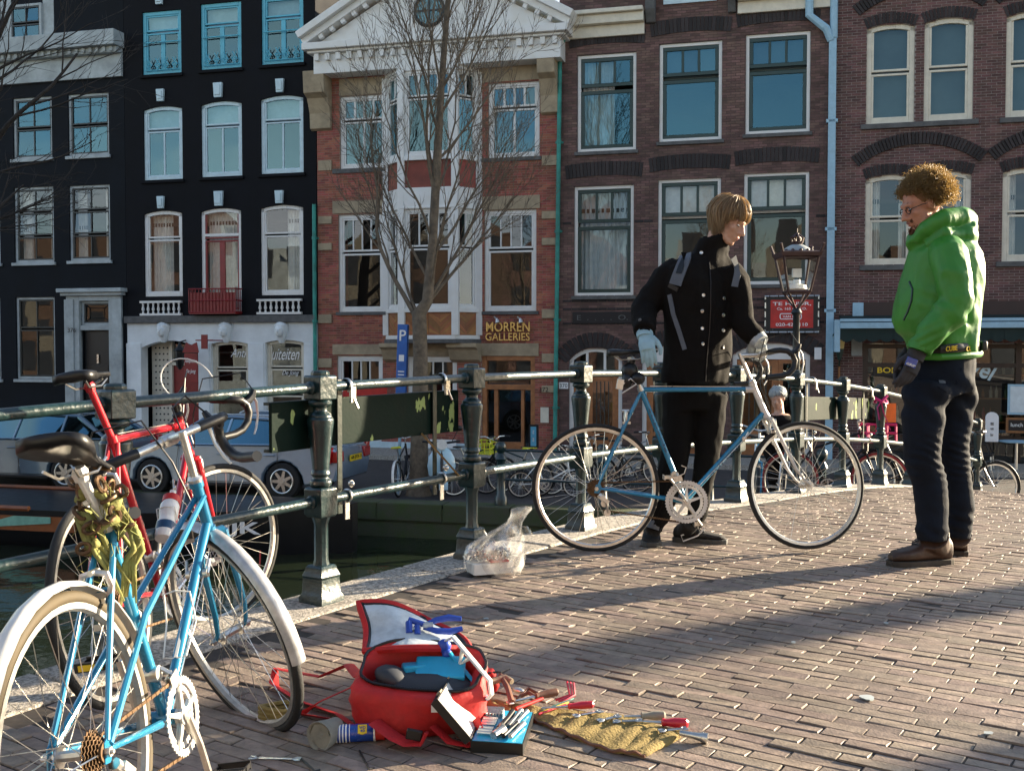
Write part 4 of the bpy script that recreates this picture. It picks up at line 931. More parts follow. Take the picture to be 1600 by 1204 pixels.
# ================================================================= BRIDGE RAILING AND WHAT HANGS ON IT
ps = [-1.9, -.85, .2, 1.28, 2.346, 3.357, 4.436, 5.506, 6.5, 7.46, 8.59, 9.75, 10.9, 12.0, 13.05, 14.1, 15.2]
rail = thing('bridge_railing', 'dark green cast iron bridge railing of square and turned posts with two round rails', 'railing', B(5.5, wr(5.5)))
PX = 1.0
def post_mesh():
    b = MB()
    b.lathe([(.070, -.01), (.070, .03), (.060, .045), (.056, .115), (.060, .12), (.056, .13), (.048, .15), (.048, .158), (.040, .168)], (0, 0, 0), n=4)
    b.lathe([(.0385, .16), (.031, .19), (.031, .345), (.040, .37), (.043, .38)], (0, 0, 0), n=8, x=None)
    b.lathe([(.043, .375), (.051, .388), (.051, .497), (.044, .505)], (0, 0, 0), n=4)
    b.lathe([(.030, .50), (.047, .512), (.049, .523), (.046, .535), (.036, .54), (.034, .55), (.043, .558), (.041, .572), (.036, .58), (.040, .62), (.052, .74), (.058, .782), (.058, .797), (.050, .806), (.049, .816), (.040, .824), (.031, .832), (.031, .848), (.040, .852), (.051, .862), (.051, .872), (.043, .882)], (0, 0, 0), n=20)
    b.lathe([(.040, .88), (.050, .884), (.051, .98), (.046, .986)], (0, 0, 0), n=4)
    b.lathe([(.041, .984), (.041, .997), (.034, 1.006), (.0, 1.009)], (0, 0, 0), n=8)
    return b
pmesh = None
def slope(s): return (deck_z(s + .05) - deck_z(s - .05)) / .1
for s in ps:
    T = Matrix((N, U, V((0, 0, 1)))).transposed().to_4x4(); T.translation = B(s, wr(s))
    if pmesh is None:
        o = post_mesh().build('post', M['iron_green'], None, bevel=.004, ang=35)
        pmesh = o.data; 
        zoff = -min(v.co.z for v in pmesh.vertices) * 0
        pm_base = o.location.copy(); o.parent = rail; o.location = (0, 0, 0); MW[o.name] = MW[rail.name]
        for v in pmesh.vertices: v.co += pm_base
    else:
        o = bpy.data.objects.new('post', pmesh); COL.objects.link(o); o.parent = rail
        bm_ = o.modifiers.new('bevel', 'BEVEL'); bm_.width = .004; bm_.segments = 2; bm_.limit_method = 'ANGLE'; bm_.angle_limit = R(40)
    o.matrix_local = MW[rail.name].inverted() @ T
for s0, s1 in zip(ps, ps[1:]):
    for z in (.935, .445):
        p, q = B(s0, wr(s0), z), B(s1, wr(s1), z); d = (q - p).normalized()
        b = MB(); m_ = (p + q) / 2; b.tube([p + d * .045, m_, q - d * .045], .0215, 14); b.lathe([(.029, 0), (.029, .012), (.0216, .02)], p + d * .05, d, n=12); b.lathe([(.029, 0), (.029, .012), (.0216, .02)], q - d * .05, -d, n=12)
        b.build('rail', M['iron_green'], rail)
b = MB(); b.ball(B(15.2, wr(15.2), .935) + U * .09, .035); b.ball(B(15.2, wr(15.2), .445) + U * .09, .03); b.build('rail_knob', M['iron_green'], rail, kind='stuff')
# flaked paint on the near posts and the rail ends
def railing_board(label, s0, s1, wo, z0, z1, straps, strut):
    p = lambda s, z, o=0: B(s, wr(s) + wo + o) .xy.to_3d() + V((0, 0, (deck_z(s0) + deck_z(s1)) / 2 * 0 + deck_z(s) * .6 + deck_z((s0 + s1) / 2) * .4 + z))
    t = thing('railing_board', label, 'board', p((s0 + s1) / 2, z0))
    b = MB(); b.loft([[p(s, z0), p(s, z0, .018), p(s, z1, .018), p(s, z1)] for s in np.linspace(s0, s1, 6)]); b.build('panel', M['board_scraped'], t, smooth=False, bevel=.003)
    b = MB(); b.loft([[p(s, z1 - .012, -.03), p(s, z1 - .012, -.001), p(s, z1, -.001), p(s, z1, -.03)] for s in np.linspace(s0, s1, 4)]); b.loft([[p(s, z0, -.03), p(s, z0, -.001), p(s, z0 + .012, -.001), p(s, z0 + .012, -.03)] for s in np.linspace(s0, s1, 4)])
    b.build('back_lip', M['board_green'], t, smooth=False, kind='stuff')
    for s in straps:
        b = MB(); R3 = Matrix((N, U, V((0, 0, 1)))).transposed(); zc = deck_z(s)
        q = B(s, wr(s) + wo + .03); 
        b.box(V((q.x, q.y, zc + .66)), (.006, .03, .60), R3); 
        b.tube([B(s, wr(s) + .0215 * math.cos(a) * 1.2, .935 + .0215 * math.sin(a) * 1.2) for a in [i * math.pi / 7 for i in range(8)]], .006, 6, flat=.5)
        b.build('strap', M['board_green'], t, smooth=False, bevel=.002)
        b = MB(); c = B(s, wr(s), .935); b.tube([c + N * (.03 * math.cos(a)) + V((0, 0, .03 * math.sin(a))) for a in np.linspace(-1.2, 3.6, 12)], .009, 6, flat=.4, up=U)
        b.box(c + N * .036 + V((0, 0, -.04)), (.012, .03, .07), R3); b.tube([c + N * .04 + V((0, 0, -.05)), c + N * .05 + V((0, 0, -.10)) + U * .02], .005, 6); b.build('hook_clamp', M['steel'], t)
        b = MB(); c = B(s, wr(s), .445); b.tube([c + N * (.027 * math.cos(a)) + V((0, 0, .027 * math.sin(a))) for a in np.linspace(0, 6.28, 14)[:-1]], .006, 6, closed=True, up=U); b.ball(c + V((0, 0, .055)) + N * .03, .012); b.lathe([(.016, 0), (.016, .008)], c + V((0, 0, .055)) + N * .02, N, n=12)
        b.box(c + V((0, 0, -.06)) + N * .0, (.005, .026, .09), R3); b.build('ring_clamp', M['steel'], t)
    if strut:
        b = MB(); s_ = strut[0]; b.tube([p(s_, z0 + .01, .02), B(strut[1], wr(strut[1]) + .02, .45)], .014, 4, flat=.35); b.build('strut', pm('strut_wood', (.4, .27, .12), .6), t, smooth=False)
mm = pm('board_scraped', (.0035, .013, .0095), .6, bump=.08, spec=.08); t = mm.node_tree; pb = t.nodes['Principled BSDF']
tc = t.nodes.new('ShaderNodeTexCoord'); mp = t.nodes.new('ShaderNodeMapping'); mp.inputs['Scale'].default_value = (7, 7, 3.2); t.links.new(tc.outputs['Object'], mp.inputs[0])
nz = t.nodes.new('ShaderNodeTexNoise'); nz.inputs['Scale'].default_value = 1.7; nz.inputs['Detail'].default_value = 3; t.links.new(mp.outputs[0], nz.inputs['Vector'])
cr = t.nodes.new('ShaderNodeMapRange'); cr.inputs[1].default_value = .625; cr.inputs[2].default_value = .64; t.links.new(nz.outputs[0], cr.inputs[0])
old = pb.inputs['Base Color'].links[0].from_socket; mx = t.nodes.new('ShaderNodeMix'); mx.data_type = 'RGBA'; t.links.new(cr.outputs[0], mx.inputs[0]); t.links.new(old, mx.inputs[6]); mx.inputs[7].default_value = (.3, .38, .14, 1); t.links.new(mx.outputs[2], pb.inputs['Base Color'])
M['board_scraped'] = mm
railing_board('long dark green board with scraped paint strapped to the near railing behind the bikes', 3.13, 4.40, -.075, .665, .875, (3.52, 4.19), (4.1, 4.3))
railing_board('short olive green board strapped to the far railing behind the front bicycle wheel', 8.75, 10.72, -.075, .62, .82, (8.95, 10.5), None)
# pink ribbon and orange flyer tied to a far post
s = 10.9; c = B(s, wr(s)); 
t = thing('ribbon', 'magenta ribbon knotted round a far railing post', 'ribbon', c + V((0, 0, .5)))
b = MB(); b.tube([c + V((.06 * math.cos(a), .06 * math.sin(a), .84 + .02 * math.sin(2 * a))) for a in np.linspace(0, 6.28, 14)[:-1]], .014, 6, closed=True, flat=.4); b.tube([c + V((-.02, -.07, .84)), c + V((.0, -.08, .74)), c + V((.07, -.08, .56))], .012, 5, flat=.3); b.tube([c + V((-.02, -.07, .84)), c + V((-.06, -.08, .78)), c + V((-.04, -.08, .66))], .012, 5, flat=.3); b.tube([c + V((-.09, -.07, .88)), c + V((-.02, -.09, .84)), c + V((.04, -.07, .9))], .016, 6)
b.build('ribbon_loop', pm('magenta', (.55, .01, .16), .6), t)
b = MB(); b.box(c + V((.11, .08, .72)), (.14, .004, .19)); tag(b.build('flyer', pm('orange_paper', (.75, .16, .02), .6), None, smooth=False), 'orange flyer hanging beside the ribboned far railing post', 'flyer')
# plastic bag with boxes on the kerb
g = G(772, 897); g.z = deck_z(g.dot(U)) + .004; k = 1 / 335.
t = thing('plastic_bag', 'clear plastic bag with shredded paper and a white box standing by the kerb', 'bag', g)
X_, Y_ = V((1, 0, 0)), V((0, 1, 0))
def bl(x, y, z): return g + V((x, y, z))
import mathutils
b = MB(); prof = [(0, .0, .125, .07), (.04, -.005, .145, .085), (.09, -.005, .15, .09), (.14, .0, .13, .085), (.18, .03, .095, .06), (.22, .075, .06, .045), (.25, .10, .04, .035), (.285, .12, .04, .03), (.31, .13, .05, .03), (.325, .15, .03, .025)]
b.loft([[bl(cx + math.cos(a) * rx * (1 + .07 * math.sin(a * 5 + i * .9)), math.sin(a) * ry * (1 + .10 * math.sin(a * 4 + i * .8)), z) for a in [j * 6.283 / 28 for j in range(28)]] for i, (z, cx, rx, ry) in enumerate(prof)], cap=False)
b.sheet([[bl(.06 + .10 * u + .03 * math.sin(v * 5), -.05 - .02 * math.sin(u * 9 + v * 3), .24 - .2 * v) for u in np.linspace(0, 1, 9)] for v in np.linspace(0, 1, 8)])
m = bpy.data.materials.new('clear_plastic'); m.use_nodes = True; nt_ = m.node_tree; nt_.nodes.clear(); o_ = nt_.nodes.new('ShaderNodeOutputMaterial'); a_ = nt_.nodes.new('ShaderNodeBsdfTransparent'); g_ = nt_.nodes.new('ShaderNodeBsdfGlossy'); d_ = nt_.nodes.new('ShaderNodeBsdfTranslucent'); x_ = nt_.nodes.new('ShaderNodeMixShader'); y_ = nt_.nodes.new('ShaderNodeMixShader')
g_.inputs['Roughness'].default_value = .15; d_.inputs[0].default_value = (.85, .85, .85, 1); x_.inputs[0].default_value = .5; nt_.links.new(g_.outputs[0], x_.inputs[1]); nt_.links.new(d_.outputs[0], x_.inputs[2])
nz = nt_.nodes.new('ShaderNodeTexNoise'); nz.inputs['Scale'].default_value = 14; nz.inputs['Detail'].default_value = 3; mr = nt_.nodes.new('ShaderNodeMapRange'); mr.inputs[1].default_value = .4; mr.inputs[2].default_value = .7; mr.inputs[3].default_value = .14; mr.inputs[4].default_value = .62
tc = nt_.nodes.new('ShaderNodeTexCoord'); nt_.links.new(tc.outputs['Object'], nz.inputs['Vector']); nt_.links.new(nz.outputs[0], mr.inputs[0]); nt_.links.new(mr.outputs[0], y_.inputs[0]); nt_.links.new(a_.outputs[0], y_.inputs[1]); nt_.links.new(x_.outputs[0], y_.inputs[2]); nt_.links.new(y_.outputs[0], o_.inputs[0])
b.build('bag_film', m, t, ang=180)
b = MB(); b.box(bl(-.02, 0, .035), (.2, .12, .055), Matrix.Rotation(.35, 3, 'Z')); tag(b.build('box', M['white_gloss'], None, smooth=False, bevel=.004), 'white carton in the bottom of the clear plastic bag', 'box')
b = MB(); b.box(bl(.02, -.03, .071), (.09, .06, .008), Matrix.Rotation(.35, 3, 'Z')); tag(b.build('card', M['tin_red'], None, smooth=False), 'red card on the white carton inside the plastic bag', 'card')
b = MB()
for i in range(170):
    a, r_ = rnd.uniform(0, 6.28), math.sqrt(rnd.random()); c = bl(-.02 + r_ * .10 * math.cos(a), r_ * .065 * math.sin(a), .075 + rnd.random() * .085 * (1 - .5 * r_)); d = V((rnd.gauss(0, 1), rnd.gauss(0, 1), rnd.gauss(0, .6))).normalized() * rnd.uniform(.012, .03)
    b.tube([c - d, c + V((rnd.gauss(0, .006), rnd.gauss(0, .006), rnd.gauss(0, .006))), c + d], .0045, 3, flat=.3, mi=rnd.choice((0, 0, 1, 2)))
tag(b.build('paper_shreds', [M['white_gloss'], M['stone_grey'], pm('shred_pink', (.5, .3, .27), .8)], None, smooth=False), 'heap of shredded paper inside the clear plastic bag', 'paper', kind='stuff')
# ================================================================= BICYCLES
D('bike_blue', (.02, .2, .36), .25, coat=.6, var=.12, metal=.2); D('bike_red', (.42, .01, .02), .25, coat=.6, var=.1)
D('tan_wall', (.065, .048, .024), .75); D('guard_grey', (.5, .5, .5), .3, metal=.5, var=.25, scale=20); D('rim_dull', (.42, .41, .38), .4, metal=.7, var=.2, scale=30); D('chain_rust', (.13, .08, .045), .5, metal=.8, var=.4, scale=60); D('chrome_white', (.7, .69, .66), .25, metal=.25, coat=.4)
def arcp(c, r, a0, a1, n, ex, ez): return [V(c) + V(ex) * (r * math.cos(a0 + (a1 - a0) * i / n)) + V(ez) * (r * math.sin(a0 + (a1 - a0) * i / n)) for i in range(n + 1)]
def wheel(root, Mx, c, Rw, rim, tyre, tw=.012, spokes=36, hubw=.05, lo=False, rimw=.012, drv=False, hubm='alloy'):
    cx, cy, cz = c; n = 28 if lo else 56; X, Z = V((1, 0, 0)), V((0, 0, 1))
    b = MB(Mx); rr = Rw - tw * 2 + .003
    ring = [V(c) + V((math.cos(a) * (rr - .008), 0, math.sin(a) * (rr - .008))) for a in [i * 6.2832 / n for i in range(n)]]
    vs = []; prof = [(rr, -tw * .8), (rr, tw * .8), (rr - rimw * 1.1, tw * .75), (rr - rimw * 1.5, 0), (rr - rimw * 1.1, -tw * .75)]
    for i in range(n):
        a = i * 6.28318 / n
        for r_, y in prof: vs.append(V(c) + V((math.cos(a) * r_, y, math.sin(a) * r_)))
    k = len(prof); fs = [(i * k + j, i * k + (j + 1) % k, ((i + 1) % n) * k + (j + 1) % k, ((i + 1) % n) * k + j) for i in range(n) for j in range(k)]
    b.add(vs, fs); w = b.build('wheel', M[rim], root)
    b = MB(Mx); b.tube([V(c) + V((math.cos(a) * (Rw - tw), 0, math.sin(a) * (Rw - tw))) for a in [i * 6.28318 / n for i in range(n)]], tw, 6 if lo else 10, closed=True, up=(0, 1, 0)); b.build('tyre', M[tyre], w)
    b = MB(Mx); b.tube([V(c) - V((0, hubw, 0)), V(c) + V((0, hubw, 0))], .012, 8); 
    for sy in (-1, 1): b.lathe([(.024, -.002), (.024, .002)], V(c) + V((0, sy * hubw * .75, 0)), (0, 1, 0), n=14)
    b.tube([V(c) - V((0, hubw + .03, 0)), V(c) + V((0, hubw + .03, 0))], .005, 6)
    for sy in (-1, 1): b.lathe([(.011, 0), (.011, .012)], V(c) + V((0, sy * (hubw + .012), 0)), (0, sy, 0), n=6)
    b.build('hub', M[hubm], w)
    b = MB(Mx)
    for i in range(spokes):
        a = 6.28318 * i / spokes; sy = 1 if i % 2 else -1; a2 = a + (1 if (i // 2) % 2 else -1) * 1.25
        p = V(c) + V((math.cos(a2) * .022, sy * hubw * .75, math.sin(a2) * .022)); q = V(c) + V((math.cos(a) * (rr - rimw), 0, math.sin(a) * (rr - rimw)))
        b.tube([p, q], .0011 if not lo else .002, 3, cap=False)
    b.build('spokes', M['steel'], w, smooth=False, kind='stuff')
    return w
def chainring(b, c, R_, y, teeth=48, th=.003, mi=0, arms=5, rin=.8):
    n = teeth * 2; vs = []
    for s in (-th / 2, th / 2):
        for i in range(n):
            a = 6.28318 * i / n; r_ = R_ if i % 2 else R_ - .0055
            vs.append((c[0] + r_ * math.cos(a), y + s, c[1] + r_ * math.sin(a)))
        for i in range(n): a = 6.28318 * i / n; vs.append((c[0] + R_ * rin * math.cos(a), y + s, c[1] + R_ * rin * math.sin(a)))
    fs = []
    for i in range(n):
        j = (i + 1) % n
        fs += [(i, j, n + j, n + i), (2 * n + i, 3 * n + i, 3 * n + j, 2 * n + j), (i, 2 * n + i, 2 * n + j, j), (n + i, n + j, 3 * n + j, 3 * n + i)]
    b.add(vs, fs, mi)
    for k in range(arms):
        a = 6.28318 * k / arms + .3; d = V((math.cos(a), 0, math.sin(a))); nn = V((-math.sin(a), 0, math.cos(a))); o = V((c[0], y - th, c[1]))
        b.prism([(.012, -.009), (R_ * rin + .006, -.004), (R_ * rin + .006, .004), (.012, .009)], o, d, nn, (0, th * 2, 0), mi)
        e = o + d * (R_ * rin * 1.02); b.lathe([(.0055, -.002), (.0055, .009)], e, (0, 1, 0), n=6, mi=mi)
    b.lathe([(.022, -.006), (.022, .006)], (c[0], y, c[1]), (0, 1, 0), n=16, mi=mi)
def saddle(root, Mx, x, z, m='black', wide=.068, L_=.27, name='saddle', tilt=0):
    b = MB(Mx); sec = []
    prof = [(-.50, .55, .012, .045), (-.47, .92, .018, .05), (-.38, 1.0, .022, .052), (-.22, .88, .016, .045), (-.05, .55, .008, .034), (.12, .34, .006, .028), (.32, .27, .006, .026), (.46, .24, .008, .024), (.5, .12, .004, .014)]
    for t, w, up, dr in prof:
        w *= wide; ring = []
        for a in np.linspace(0, math.pi, 13): ring.append(V((x + t * L_, w * math.cos(a), z - .006 + up * math.sin(a) * .6 + (0 if 0 < a < math.pi else -dr * .5) + t * tilt)))
        for a in np.linspace(0, math.pi, 5)[1:-1]: ring.append(V((x + t * L_, -w * .86 * math.cos(a), z - dr * (.55 + .45 * math.sin(a)) * .72 + t * tilt + .004)))
        sec.append(ring)
    b.loft(sec); s_ = b.build(name, M[m], root, ang=180)
    b = MB(Mx)
    for sy in (-1, 1): b.tube([(x - .1, sy * .035, z - .03), (x - .06, sy * .024, z - .052), (x + .03, sy * .022, z - .05), (x + .11, sy * .008, z - .025)], .0035, 6)
    b.build('saddle_rail', M['steel'], s_, kind='stuff'); return s_
def bicycle(name, label, Mx, sp, group=None):
    g = dict(Rw=.335, wb=1.02, bb=(.425, .27), sc=(.26, .80), sad=(.19, .98), ht=(.83, .83), hb=(.875, .69), fm='bike_blue', fk='chrome_white', rim='alloy', tyre='rubber', bar='drop', steer=0, mixte=False, fender=None, lo=False, stem=(.10, .07), crank=.6, barw=.20, saddle='black', post='alloy', tape='black', ring=.095, spokes=36, tubes=1.0, tw=.0125, head='fm', fend_f=None, chaincase=False, sadw=.068)
    g.update(sp); root = thing(name, label, 'bicycle', Mx, group); lo = g['lo']; n = 6 if lo else 12
    Rw = g['Rw']; bb = V((g['bb'][0], 0, g['bb'][1])); P = lambda k: V((g[k][0], 0, g[k][1]))
    sc, ht, hb = P('sc'), P('ht'), P('hb'); rh = V((0, 0, Rw)); fh = V((g['wb'], 0, Rw)); tb = g['tubes']
    axs = (ht - hb).normalized()
    S = Matrix.Translation(hb) @ Matrix.Rotation(g['steer'], 4, axs) @ Matrix.Translation(-hb); MS = Mx @ S
    # frame
    b = MB(Mx); hm = 1 if g['head'] == 'fk' else 0
    b.tube([bb, sc + (sc - bb).normalized() * .015], .0143 * tb, n); b.tube([hb + axs * .02, bb], .0145 * tb, n)
    b.tube([hb - axs * .005, ht + axs * .005], .0165 * tb, n, hm)
    if not lo:
        for p in (hb, ht): b.lathe([(.021, -.008), (.021, .008)], p, axs, n=14, mi=hm)
        b.tube([ht - axs * .03, ht - axs * .03 + (sc - ht).normalized() * .05], .0165, n, hm) if not g['mixte'] else None
    if g['mixte']:
        for sy in (-1, 1): b.tube([ht - axs * .04 + V((0, sy * .012, 0)), bb.lerp(sc, .52) + V((0, sy * .026, .01)), V((.02, sy * .062, Rw + .01))], .0085, 8)
    else: b.tube([sc, ht - axs * .03], .0128 * tb, n)
    for sy in (-1, 1):
        b.tube([sc + V((.0, sy * .016, -.012)), sc.lerp(rh, .4) + V((0, sy * .034, 0)), V((.012, sy * .062, Rw + .02))], [.0075, .0078, .006], 8)
        b.tube([bb + V((-.02, sy * .022, 0)), bb.lerp(rh, .35) + V((0, sy * .04, 0)), V((.02, sy * .062, Rw))], [.0105, .0095, .0065], 8)
        b.prism([(-.012, -.022), (.012, -.026), (.03, 0), (.02, .03), (-.004, .02)], (0, sy * .062 - .002, Rw), (1, 0, 0), (0, 0, 1), (0, .004, 0))
    m_ = sc.lerp(rh, .3); b.tube([m_ + V((0, -.03, 0)), m_ + V((0, .03, 0))], .006, 6); b.tube([bb + V((0, -.034, 0)), bb + V((0, .034, 0))], .02, n)
    b.build('frame', [M[g['fm']], M[g['fk']]], root)
    # fork
    b = MB(MS); cr = hb - axs * .022; b.tube([cr + V((0, -.045, 0)), cr + V((0, 0, .008)), cr + V((0, .045, 0))], .013, 8); 
    for sy in (-1, 1):
        q = [cr + V((0, sy * .045, 0)), cr.lerp(fh, .33) - axs.cross(V((0, 1, 0))) * 0 + V((-.012, sy * .048, -.0)), cr.lerp(fh, .72) + V((-.022, sy * .05, -.01)), cr.lerp(fh, .9) + V((-.014, sy * .05, -.008)), fh + V((0, sy * .05, 0))]
        b.tube(q, [.0125, .0115, .009, .0075, .006], 8)
    b.build('fork', M[g['fk']], root)
    wheel(root, Mx, rh, Rw, g['rim'], g['tyre'], g['tw'], g['spokes'], .05, lo); wheel(root, MS, fh, Rw, g['rim'], g.get('tyre_f', g['tyre']), g['tw'], g['spokes'], .042, lo)
    # saddle and post
    sad = P('sad'); b = MB(Mx); d = (sc - bb).normalized(); top = sad + V((-.005, 0, -.055)); b.tube([sc, top], .0125, 10); b.lathe([(.016, -.01), (.02, .01), (.014, .022)], top, d, n=8); b.lathe([(.019, -.02), (.019, .004)], sc + d * .012, d, n=10); b.build('seat_post', M[g['post']], root)
    saddle(root, Mx, sad.x, sad.z, g['saddle'], g['sadw'], tilt=g.get('sadt', 0))
    # stem and bars
    st = ht + axs * g['stem'][1]; ce = st + V((g['stem'][0], 0, g.get('stemrise', .0)))
    b = MB(MS); b.tube([ht, st + axs * .012], .0112, 10); b.tube([st, ce], .0125, 10); b.lathe([(.019, -.005), (.021, .006), (.014, .014)], ht + axs * .012, axs, n=14); b.tube([ce + V((0, -.022, 0)), ce + V((0, .022, 0))], .0185, 12); b.build('stem', M[g.get('stemm', 'alloy')], root)
    bw = g['barw']; bb_ = MB(MS)
    if g['bar'] == 'drop':
        for sy in (-1, 1):
            pts = [ce, ce + V((0, sy * bw * .5, 0)), ce + V((.003, sy * bw * .86, 0)), ce + V((.02, sy * bw * .97, 0)), ce + V((.055, sy * bw, -.004)), ce + V((.085, sy * bw, -.022)), ce + V((.098, sy * bw, -.055)), ce + V((.09, sy * bw, -.092)), ce + V((.06, sy * bw, -.122)), ce + V((.02, sy * bw, -.135)), ce + V((-.06, sy * bw, -.142))]
            bb_.tube(pts[:2], .0125, 10, 1); bb_.tube(pts[1:], .0155, 10, 0)
            bb_.lathe([(.0165, 0), (.0165, .008)], pts[-1], (-1, 0, 0), n=10)
    elif g['bar'] == 'flat':
        for sy in (-1, 1):
            pts = [ce, ce + V((.02, sy * .08, .02)), ce + V((.0, sy * .2, .05)), ce + V((-.08, sy * .27, .05)), ce + V((-.18, sy * .29, .045))]
            bb_.tube(pts[:4], .011, 8, 1); bb_.tube(pts[3:], .016, 8, 0)
    bb_.build('handlebar', [M[g['tape']], M['alloy']], root)
    if g['bar'] == 'drop':
        for sy in (-1, 1):
            q = ce + V((.085, sy * bw, -.02)); b = MB(MS)
            b.tube([q + V((-.02, 0, .0)), q + V((.015, 0, .012)), q + V((.035, 0, .03)), q + V((.045, 0, .052))], [.014, .016, .014, .009], 8); L_ = b.build('brake_hood', M[g.get('hood', 'black')], root)
            b = MB(MS); b.tube([q + V((.035, 0, .03)), q + V((.055, 0, .0)), q + V((.06, 0, -.05)), q + V((.045, sy * .004, -.10)), q + V((.03, sy * .008, -.125))], [.007, .007, .006, .006, .005], 6, flat=.6); b.build('brake_lever', M['chrome_white'], root)
            b = MB(MS); b.tube([q + V((.04, 0, .05)), q + V((.02, -sy * .05, .12)), q + V((-.08, -sy * bw * .75, .10)), ce + V((-.03, sy * .03, -.06)), hb + V((.03, 0, .02))], .0028, 5); b.build('brake_cable', M[g.get('cable', 'black')], root)
    elif not lo:
        pass
    # drive train (right side is -y)
    c = (bb.x, bb.z); b = MB(Mx); chainring(b, c, g['ring'], -.047, 44 if not lo else 16)
    if not lo: chainring(b, c, g['ring'] * .8, -.040, 36)
    cs = b.build('chainring', M[g.get('ringm', 'chrome_white')], root, smooth=False)
    a = g['crank']
    for sy, s2 in ((-1, 1), (1, -1)):
        b = MB(Mx); e = bb + V((math.cos(a) * .17 * s2, sy * .072, math.sin(a) * .17 * s2)); b.tube([bb + V((0, sy * .058, 0)), bb.lerp(e, .5) + V((0, sy * .034, 0)), e], [.013, .0095, .010], 8, flat=.7); b.lathe([(.011, -.004), (.011, .008)], bb + V((0, sy * .058, 0)), (0, sy, 0), n=8)
        cr_ = b.build('crank', M['alloy'], root)
        b = MB(Mx); pc = e + V((0, sy * .055, 0)); b.tube([e, e + V((0, sy * .1, 0))], .006, 6)
        if lo: b.box(pc, (.07, .08, .02))
        else:
            for dx in (-.032, .032): b.box(pc + V((dx, 0, 0)), (.005, .085, .022))
            for dy in (-.04, .04): b.box(pc + V((0, dy, 0)), (.066, .004, .012))
            b.tube([pc + V((.034, 0, 0)), pc + V((.075, 0, .018)), pc + V((.085, 0, .05)), pc + V((.06, 0, .06))], .003, 5) if g.get('clips') else None
        b.build('pedal', M[g.get('pedalm', 'alloy')], cr_)
        if g.get('reflector'): b = MB(Mx); b.box(pc + V((-.038, 0, 0)), (.005, .06, .014)); b.build('reflector', M['letter_yellow'], cr_, smooth=False)
    b = MB(Mx); rs = .03 if not lo else .035; y = -.045
    t1, t2 = bb + V((0, y, g['ring'] - .004)), rh + V((0, y, rs)); u1 = rh + V((.035, y, -.115)) if not lo else rh + V((0, y, -rs)); u2 = bb + V((0, y, -g['ring'] + .004))
    def links(p, q):
        k = max(4, int((q - p).length / .0127)) if not lo else 1
        if lo: b.tube([p, q], .005, 4); return
        d = (q - p) / k
        for i in range(k): b.box(p + d * (i + .5), (d.length * .92, .0055 if i % 2 else .0035, .0075), frame_from(V((0, 0, 1)) if abs(d.normalized().z) < .9 else V((1, 0, 0)), d).to_3x3())
    links(t2, t1); links(u1, u2)
    b.build('chain', M['chain_rust'], root, smooth=False, kind='stuff')
    if not lo:
        b = MB(Mx)
        for i in range(6): chainring(b, (0, Rw), .028 + .0045 * i, -.056 + .0048 * i, 13 + 2 * i, .002, rin=.55, arms=0)
        b.build('sprockets', M['chain_rust'], root, smooth=False, kind='stuff')
        b = MB(Mx); h = rh + V((.012, -.07, -.03)); b.tube([h, h + V((.035, -.005, -.035))], .014, 8); b.tube([h + V((.035, 0, -.035)), h + V((.05, .02, -.1))], .007, 6, flat=.6); b.lathe([(.019, -.003), (.019, .003)], h + V((.03, .022, -.05)), (0, 1, 0), n=12); b.lathe([(.019, -.003), (.019, .003)], h + V((.045, .022, -.1)), (0, 1, 0), n=12); b.box(h + V((.03, -.012, -.025)), (.05, .012, .02), Matrix.Rotation(.7, 3, 'Y')); b.build('rear_derailleur', M['alloy'], root)
        b = MB(Mx); p = bb.lerp(sc, .24); b.tube([p + V((0, -.02, 0)), p + V((0, .02, 0))], .02, 10); b.box(p + V((.01, -.05, -.02)), (.045, .004, .03), Matrix.Rotation(-.3, 3, 'Y')); b.box(p + V((.01, -.038, -.02)), (.04, .004, .026), Matrix.Rotation(-.3, 3, 'Y')); b.tube([p + V((.01, -.02, .01)), p + V((.015, -.045, -.01))], .006, 6); b.build('front_derailleur', M['alloy'], root)
        # calipers
        for Mb, c_, dr_ in ((MS, hb - axs * .03 + V((.025, 0, -.01)), 1), (Mx, sc.lerp(rh, .28) + V((-.015, 0, .02)), -1)):
            b = MB(Mb)
            for sy in (-1, 1): b.tube([c_ + V((0, 0, .014)), c_ + V((0, sy * .028, .008)), c_ + V((0, sy * .036, -.02)), c_ + V((-.002 * dr_, sy * .026, -.045))], [.008, .008, .007, .006], 6); b.box(c_ + V((-.004 * dr_, sy * .02, -.05)), (.04, .009, .012))
            b.lathe([(.007, -.02), (.007, .02)], c_ + V((0, 0, .014)), (1, 0, 0), n=8); b.build('brake_caliper', M['alloy'], root)
        b = MB(Mx); p1, p2 = sc.lerp(ht, .08) + V((0, 0, .016)), sc.lerp(ht, .9) + V((0, 0, -.012))
        if not g['mixte']: b.tube([p1, p2], .0025, 5)
        b.tube([hb.lerp(bb, .15) + V((0, -.018, .0)), bb + V((0, -.02, .01))], .0016, 4); b.build('shift_cable', M['steel'], root, kind='stuff')
        b = MB(Mx)
        for sy in (-1, 1): p = hb.lerp(bb, .28) + V((0, sy * .018, .006)); b.lathe([(.012, 0), (.012, .012)], p, (0, sy, 0), n=10); b.tube([p + V((0, sy * .012, 0)), p + V((.02, sy * .016, .035))], .0045, 6)
        b.build('shift_lever', M['alloy'], root, kind='stuff')
